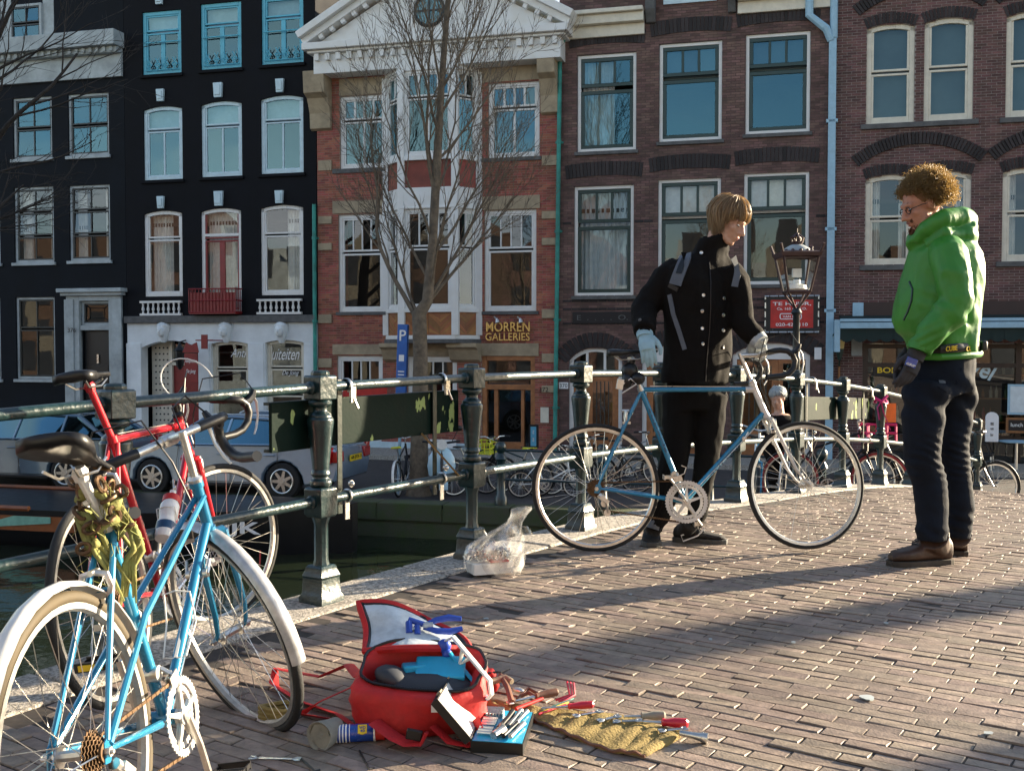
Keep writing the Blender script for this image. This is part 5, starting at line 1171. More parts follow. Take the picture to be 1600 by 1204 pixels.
    for on, Mf, c_, a0, a1 in ((g['fender'], Mx, rh, R(25), R(205)), (g['fend_f'], MS, fh, R(g.get('fa', (-20, 200))[0]), R(g.get('fa', (-20, 200))[1]))):
        if on:
            b = MB(Mf); k = 16; rr = Rw + .014
            b.loft([[V(c_) + V((math.cos(a) * (rr + .012 * (1 - t * t) - .004), t * .024, math.sin(a) * (rr + .012 * (1 - t * t) - .004))) for t in np.linspace(-1, 1, 7)] + [V(c_) + V((math.cos(a) * (rr + .009 * (1 - t * t) - .006), t * .022, math.sin(a) * (rr + .009 * (1 - t * t) - .006))) for t in np.linspace(1, -1, 7)] for a in np.linspace(a0, a1, k)])
            f_ = b.build('mudguard', M[on], root, ang=60)
            if not lo:
                b = MB(Mf)
                for sy in (-1, 1): aa = a1 - .5 if c_ is rh else a0 + .45; b.tube([V(c_) + V((0, sy * .058, 0)), V(c_) + V((math.cos(aa) * rr, sy * .026, math.sin(aa) * rr))], .002, 4)
                b.build('mudguard_stay', M['steel'], f_, kind='stuff')
    if g.get('cage'):
        b = MB(Mx); d = (hb - bb).normalized(); p = bb + d * .16; nn = V((-d.z, 0, d.x)); nn = nn if nn.z > 0 else -nn
        for sy in (-1, 1): b.tube([p + nn * .016, p + nn * .022 + V((0, sy * .03, 0)), p + nn * .03 + d * .1 + V((0, sy * .04, 0)), p + nn * .09 + d * .15 + V((0, sy * .035, 0)), p + nn * .1 + d * .15]  , .0025, 5)
        b.tube([p + nn * .016, p + nn * .016 + d * .13], .006, 5); b.build('bottle_cage', M['white_gloss'], root)
    if g.get('rack'):
        b = MB(Mx); z = Rw * 2 + .06
        for sy in (-1, 1): b.tube([V((.2, sy * .05, z)), V((-.25, sy * .06, z)), V((0, sy * .07, Rw))], .006, 5)
        for x in (.1, 0, -.1, -.2): b.tube([V((x, -.055, z)), V((x, .055, z))], .005, 4)
        b.build('luggage_rack', M['black'], root)
    if g.get('crate'):
        b = MB(MS); c_ = V((g['wb'] - .02, 0, Rw * 2 + .22))
        for dz in (-.1, 0, .1): b.tube([c_ + V((sx * .16, sy * .2, dz)) for sx, sy in ((-1, -1), (1, -1), (1, 1), (-1, 1))], .018, 6, closed=True)
        for sx in (-1, -.33, .33, 1):
            for sy in (-1, 1): b.tube([c_ + V((sx * .16, sy * .2, -.1)), c_ + V((sx * .16, sy * .2, .1))], .014, 4)
        b.box(c_ + V((0, 0, -.1)), (.3, .38, .015)); b.build('crate', M[g['crate']], root)
    return root, Mx, MS, dict(bb=bb, sc=sc, ht=ht, hb=hb, rh=rh, fh=fh, ce=ce, sad=sad, axs=axs)
def bike_matrix(x, y, yaw, lean=0, z=None, slope_=0):
    """bike frame: x forward at a compass yaw (clockwise from the view direction), leaning to its left"""
    f = V((math.sin(yaw), math.cos(yaw), slope_)).normalized(); l = V((-math.cos(yaw), math.sin(yaw), 0)); u = f.cross(l)
    u2 = u * math.cos(lean) + l * math.sin(lean); l2 = u2.cross(f)
    T = Matrix((f, l2, u2)).transposed().to_4x4(); T.translation = V((x, y, deck_z(V((x, y, 0)).dot(U)) if z is None else z)); return T
# the held bicycle in the middle: side on
Zb = 5.78; pc = W(932, 763, Zb); 
MC = bike_matrix(pc.x, Zb, R(90), R(2), z=pc.z - .338, slope_=.012)
bikeC, _, MSC, kc = bicycle('bicycle', 'light blue racing bicycle held upright by the man in the black coat', MC, dict(Rw=.342, wb=1.13, bb=(.478, .265), sc=(.250, .862), sad=(.205, 1.075), ht=(.845, .885), hb=(.915, .715), fm='bike_blue', fk='chrome_white', head='fk', stem=(.115, .165), stemrise=.005, crank=R(125), ring=.115, clips=True, steer=R(14), tw=.012, tubes=1.05))
def prints(s_, p, q, h, y, m, root, Mx, sgn=-1):
    d = (q - p).normalized(); up = V((-d.z, 0, d.x)); ln = (q - p).length * .8
    text(s_, 'frame_lettering', M[m], root, Mx @ (p.lerp(q, .1) + V((0, y, 0)) - up * h / 2), Mx.to_3x3() @ d, Mx.to_3x3() @ up, w=ln, h=h, ext=.0006)
D('letter_navy', (.01, .05, .12), .4)
prints('SUPERIA', kc['bb'].lerp(kc['hb'], .25), kc['bb'].lerp(kc['hb'], .78), .017, -.0157, 'letter_navy', bikeC, MC)
prints('superia', kc['sc'].lerp(kc['bb'], .12), kc['sc'].lerp(kc['bb'], .62), .016, -.0155, 'letter_navy', bikeC, MC)
# seat lock bag under the saddle and a wire lock
b = MB(MC); b.ball(kc['sc'] + V((-.06, 0, .10)), (.045, .04, .05)); b.ball(kc['sc'] + V((-.02, -.02, .06)), (.04, .045, .035)); b.ball(kc['sc'] + V((-.075, -.01, .05)), (.03, .035, .045)); b.ball(kc['sc'] + V((-.05, 0, .15)), (.02, .02, .03))
t = b.build('glove', M['black'], None); tag(t, 'pair of crumpled black gloves stuffed under the saddle of the held bicycle', 'gloves')
b = MB(MC); b.box(kc['sc'] + V((-.115, -.02, .03)), (.035, .04, .055), Matrix.Rotation(.2, 3, 'Y')); b.tube([kc['sc'] + V((-.1, -.03, .03)), kc['sc'] + V((-.06, -.045, .06)), kc['sc'] + V((-.03, -.045, .03)), kc['sc'] + V((-.11, -.03, -.02))], .005, 6); tag(b.build('rear_lamp', M['alloy'], None, smooth=False, bevel=.004), 'small silver lamp clipped under the saddle of the held bicycle', 'lamp')
# the near blue bicycle with white mudguards leaning towards the railing
MN = bike_matrix(-.855, 2.224, .086, .138, slope_=.0)
MN.translation.z = deck_z(V((-.855, 2.224, 0)).dot(U)) - .002
bikeN, _, MSN, kn = bicycle('bicycle', 'blue ladies racing bicycle with white mudguards and yellow chain lock, nearest at the left', MN, dict(Rw=.338, sc=(.271, .772), sad=(.192, .955), ht=(.835, .80), hb=(.877, .665), fm='bike_blue', fk='bike_blue', head='fm', mixte=True, fender='white_gloss', fend_f='guard_grey', ff0=-8, tyre='tan_wall', tyre_f='rubber', tw=.0145, crank=R(-75), ring=.098, steer=R(50), fa=(80, 196), cage=True, stem=(.095, .15), sadt=-.10, pedalm='black', reflector=True, sadw=.08, rim='rim_dull', barw=.2, post='chrome_white'))
MR = bike_matrix(-1.254, 3.449, .088, .161)
bikeR, _, MSR, kr = bicycle('bicycle', 'red racing bicycle with black drop bars leaning against the railing behind the blue one', MR, dict(sc=(.252, .837), sad=(.160, 1.075), ht=(.84, .875), hb=(.885, .73), fm='bike_red', fk='bike_red', tyre='rubber', rim='alloy', stem=(.10, .075), stemm='black', crank=R(20), steer=R(-30), cage=True, ring=.1, tw=.013, barw=.21, post='bike_red'))
MP = bike_matrix(-2.14, 1.78, R(35), .12)
bicycle('bicycle', 'red and white bicycle cut off by the left edge of the picture', MP, dict(fm='bike_red', fk='white_gloss', bar='flat', fender='white_gloss', fend_f='white_gloss', tyre='tan_wall', tw=.018, mixte=True, sc=(.27, .74), sad=(.2, .9), lo=False))
b = MB(MSR); c_ = kr['ce']; b.tube([c_ + V((.02, .03, -.01)) + V((-.02 - .045 * math.sin(t) * 1.2, .10 * math.sin(t * .9), .085 * (1 - math.cos(t)))) for t in np.linspace(0, 4.6, 16)], .003, 6); b.build('gear_cable', M['white_gloss'], bikeR)
# white drinking bottle standing in the near bike's cage behind its down tube
d = (kr['hb'] - kr['bb']).normalized(); nn = V((-d.z, 0, d.x)); nn = nn if nn.z > 0 else -nn; p = kr['bb'] + d * .19 + nn * .06
bt = thing('drinking_bottle', 'white drinking bottle with red cap in the cage of the red bicycle', 'bottle', MR @ p)
b = MB(MR); b.lathe([(.03, 0), (.036, .01), (.036, .07), (.031, .08), (.031, .095), (.036, .105), (.036, .15), (.028, .17)], p, d, n=18); bo = b.build('bottle_body', M['white_gloss'], bt)
b = MB(MR); b.lathe([(.033, .165), (.033, .19), (.015, .197), (.015, .205)], p, d, n=18); b.build('bottle_cap', M['tin_red'], bt)
b = MB(MR); b.lathe([(.011, .2), (.012, .222), (.008, .225)], p, d, n=12); b.build('spout', M['white_gloss'], bt)
b = MB(MR); b.lathe([(.0365, .03), (.0365, .065)], p, d, n=18); b.build('bottle_label', M['letter_navy'], bo)
# yellow cloth sleeve and rusty chain lock round the near bike's seat post
lk = thing('chain_lock', 'rusty chain lock in a frayed yellow cloth sleeve wound round a seat post', 'lock', MN @ (kn['sc'] + V((0, 0, -.02))))
D('sleeve_cloth', (.30, .27, .07), .9, var=.35, scale=25, col2=(.2, .22, .07), bump=.5)
b = MB(MN); c = kn['sc'] + V((-.01, 0, .03)); pts = []
for i in range(46):
    a = i * .36; pts.append(c + V((.032 * math.cos(a) - .01, .038 * math.sin(a) + .008 * math.sin(i * 1.7), .075 - i * .0034 + .016 * math.sin(i * .9))))
b.tube(pts[4:44], [.010 + .004 * math.sin(i * 2.3) + .003 * math.sin(i * 5.1) for i in range(40)], 10)
for ends in ([(-.03, .04, .0), (-.035, .03, -.05), (-.025, .0, -.10), (-.01, -.01, -.17)], [(.0, -.035, .0), (.022, -.055, -.05), (.012, -.065, -.09), (.004, -.04, -.12), (.01, -.015, -.21)]):
    for j in range(7): o_ = V((rnd.gauss(0, .008), rnd.gauss(0, .009), rnd.gauss(0, .012))); b.tube([c + V(p) + o_ + V((rnd.gauss(0, .004), rnd.gauss(0, .005), 0)) for p in ends], [.007 * rnd.uniform(.7, 1.2)] * (len(ends) - 1) + [.002], 6)
for i in range(36):
    q = rnd.choice(pts[8:]) + V((rnd.gauss(0, .02), rnd.gauss(0, .02), rnd.gauss(0, .03))); b.tube([q, q + V((rnd.gauss(0, .012), rnd.gauss(0, .012), -.02)), q + V((rnd.gauss(0, .018), rnd.gauss(0, .018), -.045))], .0011, 3)
b.build('sleeve', M['sleeve_cloth'], lk, ang=180)
b = MB(MN)
for i in range(0, 44, 2):
    p = pts[i] + V((.0, 0, .012)); q = pts[min(i + 2, 45)] + V((0, 0, .012)); dd = (q - p).normalized(); sd = V((0, 0, 1)) if i % 4 else dd.cross(V((0, 0, 1))); sd = (sd - dd * sd.dot(dd)).normalized()
    r_ = 1.22; p = c + (p - c) * r_; m_ = p
    b.tube([m_ + dd * (.019 * math.cos(t)) + sd * (.012 * math.sin(t)) for t in [k * 6.283 / 10 for k in range(10)]], .0052, 6, closed=True)
b.build('chain_links', M['chain_rust'], lk, kind='stuff')
# ================================================================= ALONG THE FAR QUAY
def car(name, label, Mx, paint, plate):
    """estate car, x forward, y to its left, origin on the street under its middle"""
    root = thing(name, label, 'car', Mx); L_, hw = 2.32, .88; wx = 1.33; wr_ = .335
    b = MB(Mx); n = 9
    def arch(cx): return [(cx + .40 * math.cos(a), .30 + .40 * math.sin(a)) for a in np.linspace(0, math.pi, n)]
    prof = [(L_, .32), (L_ + .03, .55), (L_ - .06, .70), (1.25, .92), (.95, .95), (-2.15, 1.00), (-2.30, .9), (-2.36, .62), (-2.30, .34), (-wx - .41, .26)] + [(x, z) for x, z in arch(-wx)[::-1]] + [(-wx + .41, .22), (wx - .41, .22)] + [(x, z) for x, z in arch(wx)[::-1]] + [(wx + .41, .26)]
    def hwz(z, x): return hw * (1 - .06 * max(0, (z - .6) / .4) - .05 * max(0, (.4 - z) / .3)) * (1 - .24 * max(0, abs(x) - 1.6) ** 1.4)
    rings = []
    k = len(prof)
    vs = [(x, s * hwz(z, x), z) for s in (1, -1) for x, z in prof]
    vin = [(x, s * .55, z) for s in (1, -1) for x, z in prof]
    b.add(vs, [(i, (i + 1) % k, k + (i + 1) % k, k + i) for i in range(k)] + [tuple(range(k))[::-1], tuple(range(k, 2 * k))])
    body = b.build('body', M[paint], root, bevel=.035, seg=3)
    b = MB(Mx)     # cabin: glass house then roof and pillars over it
    gh = [(1.20, .93, .80), (.42, 1.40, .60), (-.2, 1.455, .60), (-1.45, 1.40, .575), (-2.12, .98, .72)]
    c1 = [V((x, w, z)) for x, z, w in gh]; c2 = [V((x, -w, z)) for x, z, w in gh]; bl_ = [V((1.2, .83, .93)), V((-2.15, .83, .97))]
    m_ = len(gh); vs = c1 + c2; b.add(vs, [(i, i + 1, m_ + i + 1, m_ + i) for i in range(m_ - 1)])
    lo = [V((gh[0][0], .82, .93)), V((.42, .82, .945)), V((-.2, .82, .955)), V((-1.55, .815, .975)), V((-2.15, .8, .985))]
    for s in (1, -1):
        q = [V((p.x, p.y * s, p.z)) for p in c1]; l2 = [V((p.x, p.y * s, p.z)) for p in lo]; b.add(q + l2, [(i, i + 1, m_ + i + 1, m_ + i) if s < 0 else (i, m_ + i, m_ + i + 1, i + 1) for i in range(m_ - 1)])
    b.build('windows', M['car_glass'], root, ang=20)
    b = MB(Mx)
    for s in (1, -1):
        e = [V((x, s * (w + .008), z + .008)) for x, z, w in gh]
        b.tube([e[0], e[1]], .035, 6, flat=.7); b.tube([e[1], e[2], e[3]], .045, 6, flat=.8); b.tube([e[3], e[4]], .05, 6)
        for x0, x1, z1 in ((-.12, -.2, 1.44), (-1.15, -1.2, 1.43)): b.tube([V((x0, s * .828, .95)), V((x1, s * .612, z1))], .03, 6, flat=.5)
        b.tube([V((1.15, s * .83, .95)), V((-2.1, s * .82, 1.0))], .018, 6)
    sh = [[V((x, w * t * .98, z + .022 - .02 * t * t)) for t in np.linspace(-1, 1, 7)] for x, z, w in gh[1:4]]; b.sheet(sh)
    b.build('roof', M[paint], root)
    b = MB(Mx)
    for s in (1, -1): b.tube([(.3, s * .56, 1.46), (.2, s * .56, 1.505), (-1.3, s * .55, 1.49), (-1.45, s * .55, 1.45)], .016, 6)
    b.build('roof_rail', M['alloy'], root, kind='stuff')
    for s in (1, -1):
        for x0, x1, nm in ((.78, -.28, 'door'), (-.31, -1.22, 'door')):
            b = MB(Mx); y = s * (hw * .985); b.tube([(x0, s * .855, .93), (x0 + .03, s * .89, .6), (x0, s * .875, .3), (x1, s * .875, .3), (x1 - .02, s * .89, .6), (x1, s * .845, .95)], .006, 4); b.build('door_seam', M['black'], root)
            b = MB(Mx); b.box((x1 + .16, s * .872, .80), (.2, .03, .03)); b.build('door_handle', M[paint], root, bevel=.008)
        b = MB(Mx); b.box((.85, s * .97, 1.0), (.1, .2, .14)); b.build('mirror', M[paint], root, bevel=.03, seg=2)
        b = MB(Mx); b.box((2.18, s * .66, .68), (.25, .3, .15), Matrix.Rotation(s * -.35, 3, 'Z')); b.build('headlight', M['alloy'], root, bevel=.03)
        b = MB(Mx); b.prism([(0, 0), (.14, .0), (.1, .3), (-.02, .3)], (-2.24, s * .84 - .16, .66), (1, 0, 0), (0, 0, 1), (0, .17 if s > 0 else .17, 0)); b.box((-2.3, s * .62, .78), (.12, .3, .2)); b.build('tail_light', M['tail_red'], root, bevel=.02)
        for x in (wx, -wx):
            b = MB(Mx); b.lathe([(.22, 0), (wr_ - .02, 0), (wr_, .03), (wr_, .17), (wr_ - .02, .2), (.2, .2)], (x, s * .68, wr_), (0, s, 0), n=28); w = b.build('wheel', M['rubber'], root)
            b = MB(Mx); o = V((x, s * .885, wr_)); b.tube([o + V((math.cos(a) * .215, 0, math.sin(a) * .215)) for a in [i * .2618 for i in range(24)]], .018, 6, closed=True)
            for i in range(7): a = i * .8976; d_ = V((math.cos(a), 0, math.sin(a))); b.prism([(.03, -.035), (.21, -.022), (.21, .022), (.03, .035)], o - V((0, s * .015, 0)), d_, V((-d_.z, 0, d_.x)), (0, s * .02, 0))
            b.lathe([(.06, -.01), (.05, .015)], o, (0, s, 0), n=12); b.build('rim', M['alloy'], w)
            b = MB(Mx); b.lathe([(.21, 0), (.21, .01)], o - V((0, s * .06, 0)), (0, s, 0), n=20); b.build('brake_disc', M['black'], w)
    b = MB(Mx); b.box((-2.385, 0, .72), (.02, .52, .11)); b.box((2.37, 0, .45), (.02, .52, .11)); p_ = b.build('number_plate', M['letter_yellow'], root, smooth=False, kind='stuff')
    text(plate, 'plate_number', M['black'], p_, Mx @ V((-2.396, .23, .685)), Mx.to_3x3() @ V((0, -1, 0)), (0, 0, 1), w=.46, h=.075, off=.01)
    b = MB(Mx); b.box((0, .86, .24), (1.9, .06, .08)); b.box((0, -.86, .24), (1.9, .06, .08)); b.build('bumper', M['black'], root, bevel=.02, kind='stuff')
    b = MB(Mx); b.box((0, 0, .4), (4.0, 1.2, .3)); b.build('underside', M['black'], root, smooth=False)
    return root
D('silver_paint', (.27, .37, .48), .22, metal=.5, coat=.8, var=.05); D('slate_paint', (.10, .16, .22), .25, metal=.35, coat=.8, var=.05); D('tail_red', (.4, .01, .01), .15, coat=.5)
M['car_glass'] = glass_mat('car_glass', (.12, .14, .15), (.4, .75, .9), .28, ripple=0)
zq = STREET
def on_quay(px, py, d=None):
    p = Q(px, py, zq); return p
def facing(p, yaw):               # origin p, x axis at compass yaw
    f = V((math.sin(yaw), math.cos(yaw), 0)); l = V((-f.y, f.x, 0)); T = Matrix((f, l, V((0, 0, 1)))).transposed().to_4x4(); T.translation = p; return T
p1 = Q(228, 776, zq); p2 = Q(446, 778, zq); mid = (p1 + p2) / 2; side = EN
wb = (p2 - p1).length; ang = math.atan2(-EA.x, -EA.y)       # nose towards the left along the quay
ca = mid - EN * .9
car('parked_car', 'silver estate car parked along the far quay behind the railing, tail light to the right', facing(V((ca.x, ca.y, zq)), ang), 'silver_paint', '68-JTX-3')
cb = ca - EA * 4.62 + EN * -.1
car('parked_car', 'slate blue estate car parked on the far quay at the left edge', facing(V((cb.x, cb.y, zq)), ang), 'slate_paint', '12-SVP-9')
# narrow boat moored below the cars
zb = WATER; bt = FM @ V((-6, QE - 1.35, WATER - STREET))
boat = thing('canal_boat', 'low black canal boat with orange brown trim and white letters moored at the far quay', 'boat', bt)
b = MB(FM); bx0, bx1 = -12.0, .2; y0, y1 = QE - 2.55, QE - .25; hz = WATER - STREET
sec = []
for i in range(15):
    t = i / 14; x = bx0 + (bx1 - bx0) * t; w = 1.15 * (1 - max(0, (t - .72) / .28) ** 2 * .9) * (1 - max(0, (.1 - t) / .1) ** 2 * .35); top = .64 + .15 * max(0, (t - .55) / .45) ** 2 + .1 * max(0, .2 - t); yc = (y0 + y1) / 2
    sec.append([(x, yc - w, hz + top), (x, yc - w * .96, hz + top * .5), (x, yc - w * .7, hz - .2), (x, yc + w * .7, hz - .2), (x, yc + w * .96, hz + top * .5), (x, yc + w, hz + top)])
b.loft(sec); b.build('hull', M['black'], boat)
b = MB(FM)
for sgn in (0, 5):
    b.tube([V(s_[sgn]) + V((0, 0, .02)) for s_ in sec[:9]], .045, 6)
b.build('gunwale', pm('boat_trim', (.25, .075, .02), .4), boat, kind='stuff')
b = MB(FM); b.loft([[V(s_[0]) + V((.0, -.02, -.10)), V(s_[0]) + V((0, -.02, -.34)), V(s_[0]) + V((0, .02, -.34)), V(s_[0]) + V((0, .02, -.10))] for s_ in sec[:10]]); b.build('trim_band', M['boat_trim'] if 'boat_trim' in M else bpy.data.materials['boat_trim'], boat, smooth=False)
b = MB(FM); b.prism([(-6.2, hz + .3), (-4.6, hz + .44), (-4.6, hz + .54), (-5.3, hz + .54)], (0, y0 - .045, 0), (1, 0, 0), (0, 0, 1), (0, .03, 0)); b.build('pale_stripe', pm('mint', (.2, .45, .36), .5), boat, smooth=False)
b = MB(FM); b.loft([[V(s_[0]) + V((0, .06, -.05)), V(s_[5]) + V((0, -.06, -.05)), V(s_[5]) + V((0, -.06, -.08)), V(s_[0]) + V((0, .06, -.08))] for s_ in sec]); b.build('deck', M['slate'], boat, smooth=False)
b = MB(FM); b.bb(-11, -7.2, (y0 + y1) / 2 - .75, (y0 + y1) / 2 + .75, hz + .45, hz + .8); b.build('cabin', M['cafe_wood'], boat, smooth=False, bevel=.05)
lp = FMI @ W(371, 833, 15.6)
c = Q(352, 834, zb + .5); c = FMI @ W(352, 836, (FM @ V((-1.6, y0, 0))).y)
text('DIJK', 'boat_name', M['letter_white'], boat, FM @ V((c.x - .35, y0 - .06, c.z)), *E3, h=.24, w=1.0, off=.02, ext=.01)
b = MB(); p = W(405, 928, (FM @ V((-1.2, y0 - .3, 0))).y); fe = MB(); fe.lathe([(.02, .2), (.06, .17), (.1, .1), (.1, -.12), (.05, -.2)], p, n=12); fe.tube([p + V((0, 0, .2)), p + V((0, .1, .65))], .012, 5)
tag(fe.build('boat_fender', M['tin_red'], None), 'red fender hanging from the black boat below the railing', 'fender')
# parking sign, scooter, railing along the far quay
p = Q(622, 772, zq); ps_ = thing('parking_sign', 'tall blue and white parking sign post leaning beside the bare tree', 'sign', p)
hh = 2.95; d_ = V((.035, 0, 1)).normalized(); sw_ = .17
b = MB(); F3 = frame_from(d_, EA).to_3x3(); b.tube([p, p + d_ * hh * .66], .03, 8); b.build('post', M['blue_pipe'], ps_)
b = MB(); b.box(p + d_ * (hh * .66 + .55), (.2, .09, 1.35), F3); sgn = b.build('sign_panel', pm('sign_blue', (.02, .12, .42), .35), ps_, smooth=False, bevel=.01)
o = p + d_ * (hh * .66 + .92) + EN * .052; text('P', 'sign_letter', M['letter_white'], sgn, o - EA * .05, EA, d_, h=.2, ext=.003, off=.01)
b = MB(); o = p + d_ * (hh * .66 + .35) + EN * .047
for k in range(4): b.box(o - d_ * (k * .06), (.12, .004, .02), F3)
b.box(p + d_ * (hh * .66 + .6) + EN * .047, (.1, .004, .12), F3); b.build('sign_print', M['letter_white'], sgn, smooth=False, kind='stuff')
p = Q(682, 782, zq); MSc = facing(V((p.x, p.y + .9, zq)), R(172)); sc_ = thing('motor_scooter', 'pale blue and white motor scooter seen from the front beside the tree trunk', 'scooter', MSc)
D('scooter_blue', (.4, .6, .7), .25, coat=.7, var=.04)
b = MB(MSc); b.loft([[V((x, math.cos(a) * w, zc + math.sin(a) * h)) for a in [i * 6.283 / 14 for i in range(14)]] for x, zc, w, h in ((.52, .62, .05, .1), (.50, .60, .2, .28), (.44, .58, .26, .36), (.36, .55, .24, .36), (.33, .55, .1, .25))]); b.build('leg_shield', M['scooter_blue'], sc_)
b = MB(MSc); b.loft([[V((x, math.cos(a) * w, zc + math.sin(a) * h)) for a in [i * 6.283 / 12 for i in range(12)]] for x, zc, w, h in ((-.1, .5, .15, .14), (-.35, .56, .22, .22), (-.65, .6, .18, .18), (-.85, .62, .08, .1))]); b.build('tail_body', M['scooter_blue'], sc_)
b = MB(MSc); b.box((.12, 0, .28), (.6, .34, .08)); b.build('footboard', M['black'], sc_, bevel=.02)
b = MB(MSc); b.box((-.35, 0, .8), (.7, .26, .1)); b.build('seat', M['black'], sc_, bevel=.04, seg=3)
for x in (.66, -.62):
    b = MB(MSc); b.tube([V((x + .16 * math.cos(a), 0, .22 + .16 * math.sin(a))) for a in [i * .3142 for i in range(20)]], .055, 8, closed=True, up=(0, 1, 0)); w = b.build('wheel', M['rubber'], sc_)
    b = MB(MSc); b.lathe([(.11, -.04), (.11, .04)], (x, 0, .22), (0, 1, 0), n=14); b.build('rim', M['alloy'], w)
b = MB(MSc); b.loft([[V((.66 + r_ * math.cos(a), y, .24 + r_ * math.sin(a))) for y in (-.08, 0, .08)] + [V((.66 + (r_ - .02) * math.cos(a), y, .24 + (r_ - .02) * math.sin(a))) for y in (.08, 0, -.08)] for a in np.linspace(-.2, 2.6, 9) for r_ in (.25,)]); b.build('front_mudguard', M['scooter_blue'], sc_)
b = MB(MSc); b.tube([(.62, 0, .25), (.45, 0, .95)], .03, 8); b.tube([(.36, -.34, 1.02), (.46, -.1, 1.0), (.46, .1, 1.0), (.36, .34, 1.02)], .022, 8); b.build('handlebar', M['black'], sc_)
b = MB(MSc); b.lathe([(.06, -.06), (.10, .02), (.095, .05)], (.5, 0, .97), (1, 0, .1), n=16); b.build('headlight', M['white_gloss'], sc_)
for s in (-1, 1): b = MB(MSc); b.tube([(.4, s * .2, 1.02), (.42, s * .3, 1.22)], .008, 5); b.ball((.42, s * .32, 1.26), (.02, .07, .05)); b.build('mirror', M['black'], sc_)
qr = thing('quay_railing', 'low dark iron railing on the far quay behind the parked bicycles', 'railing', Q(900, 785, zq))
qa = FMI @ Q(752, 784, zq); qy = QE + .22; xs = [FMI.to_3x3() @ V((0, 0, 0))][0]
x0 = qa.x; posts = [x0 + .55 + 1.75 * k for k in range(4)]
for x in posts: b = MB(FM); b.lathe([(.11, .05), (.11, .2), (.08, .25), (.07, .8), (.1, .85), (.08, .9), (.05, .95), (.09, 1.0), (.09, 1.1), (.06, 1.14)], (x, qy, 0), n=10); b.build('post', M['iron_green'], qr)
for z in (.5, 1.0):
    for xa, xb in zip(posts, posts[1:]): b = MB(FM); b.tube([(xa + .08, qy, z), (xb - .08, qy, z)], .022, 8); b.build('rail', M['iron_green'], qr)
# parked bicycles on the quay (low detail), each its own colours
D('pink_plastic', (.62, .01, .12), .4); D('yellow_plastic', (.6, .6, .03), .5); D('bike_grey', (.25, .27, .28), .4, metal=.3); D('tyre_red', (.3, .03, .03), .6)
city = dict(lo=True, bar='flat', sc=(.24, .70), sad=(.17, .92), ht=(.80, .92), hb=(.85, .70), spokes=18, tw=.018, stem=(.02, .1), fm='black', fk='black', ringm='alloy', fender='black', fend_f='black', tubes=1.15, sadw=.1)
def qb(px, py, back, yaw, label, z=zq, **kw):
    p = Q(px, py, z); f = V((math.sin(yaw), math.cos(yaw), 0)); o = p - f * .5 + V((0, back, 0)); o.z = z
    return bicycle('bicycle', label, bike_matrix(o.x, o.y, yaw, R(4), z=z), {**city, **kw}, None)
qb(628, 778, .6, R(8), 'dark bicycle with a yellow saddle and red rear light parked beside the parking sign', saddle='yellow_plastic', fender='white_gloss')
qb(745, 783, .9, R(60), 'dark bicycle parked behind the second near railing post', fm='black')
qb(800, 783, .8, R(-70), 'dark green bicycle with a yellow front bag among the parked ones', fm='dark_green', crate='yellow_plastic')
qb(858, 785, .6, R(88), 'white folding bicycle with yellow saddle parked by the quay edge', fm='white_gloss', Rw=.25, saddle='yellow_plastic', fk='white_gloss', sc=(.3, .62), ht=(.85, .8), hb=(.88, .5), fend_f='white_gloss', wb=1.0)
qb(905, 782, .9, R(70), 'grey bicycle parked behind the folding bicycle', fm='bike_grey')
qb(960, 780, .9, R(-80), 'black bicycle with a luggage rack parked behind the held bicycle rear wheel', rack=True)
qb(1000, 772, 1.2, R(80), 'red lamp bicycle parked at the right end of the quay row', fm='bike_grey', rack=True)
zr = deck_z(9.6) - .05
def rb(px, depth, yaw, label, z, lean=4, **kw):
    k = (px - 800) / FPX; o = V((k * depth, depth, z)); f = V((math.sin(yaw), math.cos(yaw), 0)); o = o - f * .5
    return bicycle('bicycle', label, bike_matrix(o.x, o.y, yaw, R(lean), z=z), {**city, **kw}, None)
rb(1176, 12.2, R(190), 'bicycle with pale blue fork seen from the front through the held bicycle wheel', deck_z(11) - .55, fm='bike_blue', fk='bike_blue', fender=None, fend_f=None)
rb(1222, 12.2, R(194), 'grey bicycle with chrome fork seen from the front beside the pale blue one', deck_z(11) - .55, fm='bike_grey', fk='chrome_white', fender=None, fend_f=None)
rb(1305, 12.6, R(95), 'dark bicycle with a magenta front crate parked beyond the far railing', deck_z(11.5) - .45, crate='pink_plastic', tyre='tyre_red')
rb(1425, 13.6, R(80), 'black bicycle parked beyond the railing behind the man in green', deck_z(12.5) - .45)
rb(1500, 14.3, R(85), 'black bicycle parked beyond the last railing posts', deck_z(13.5) - .5)
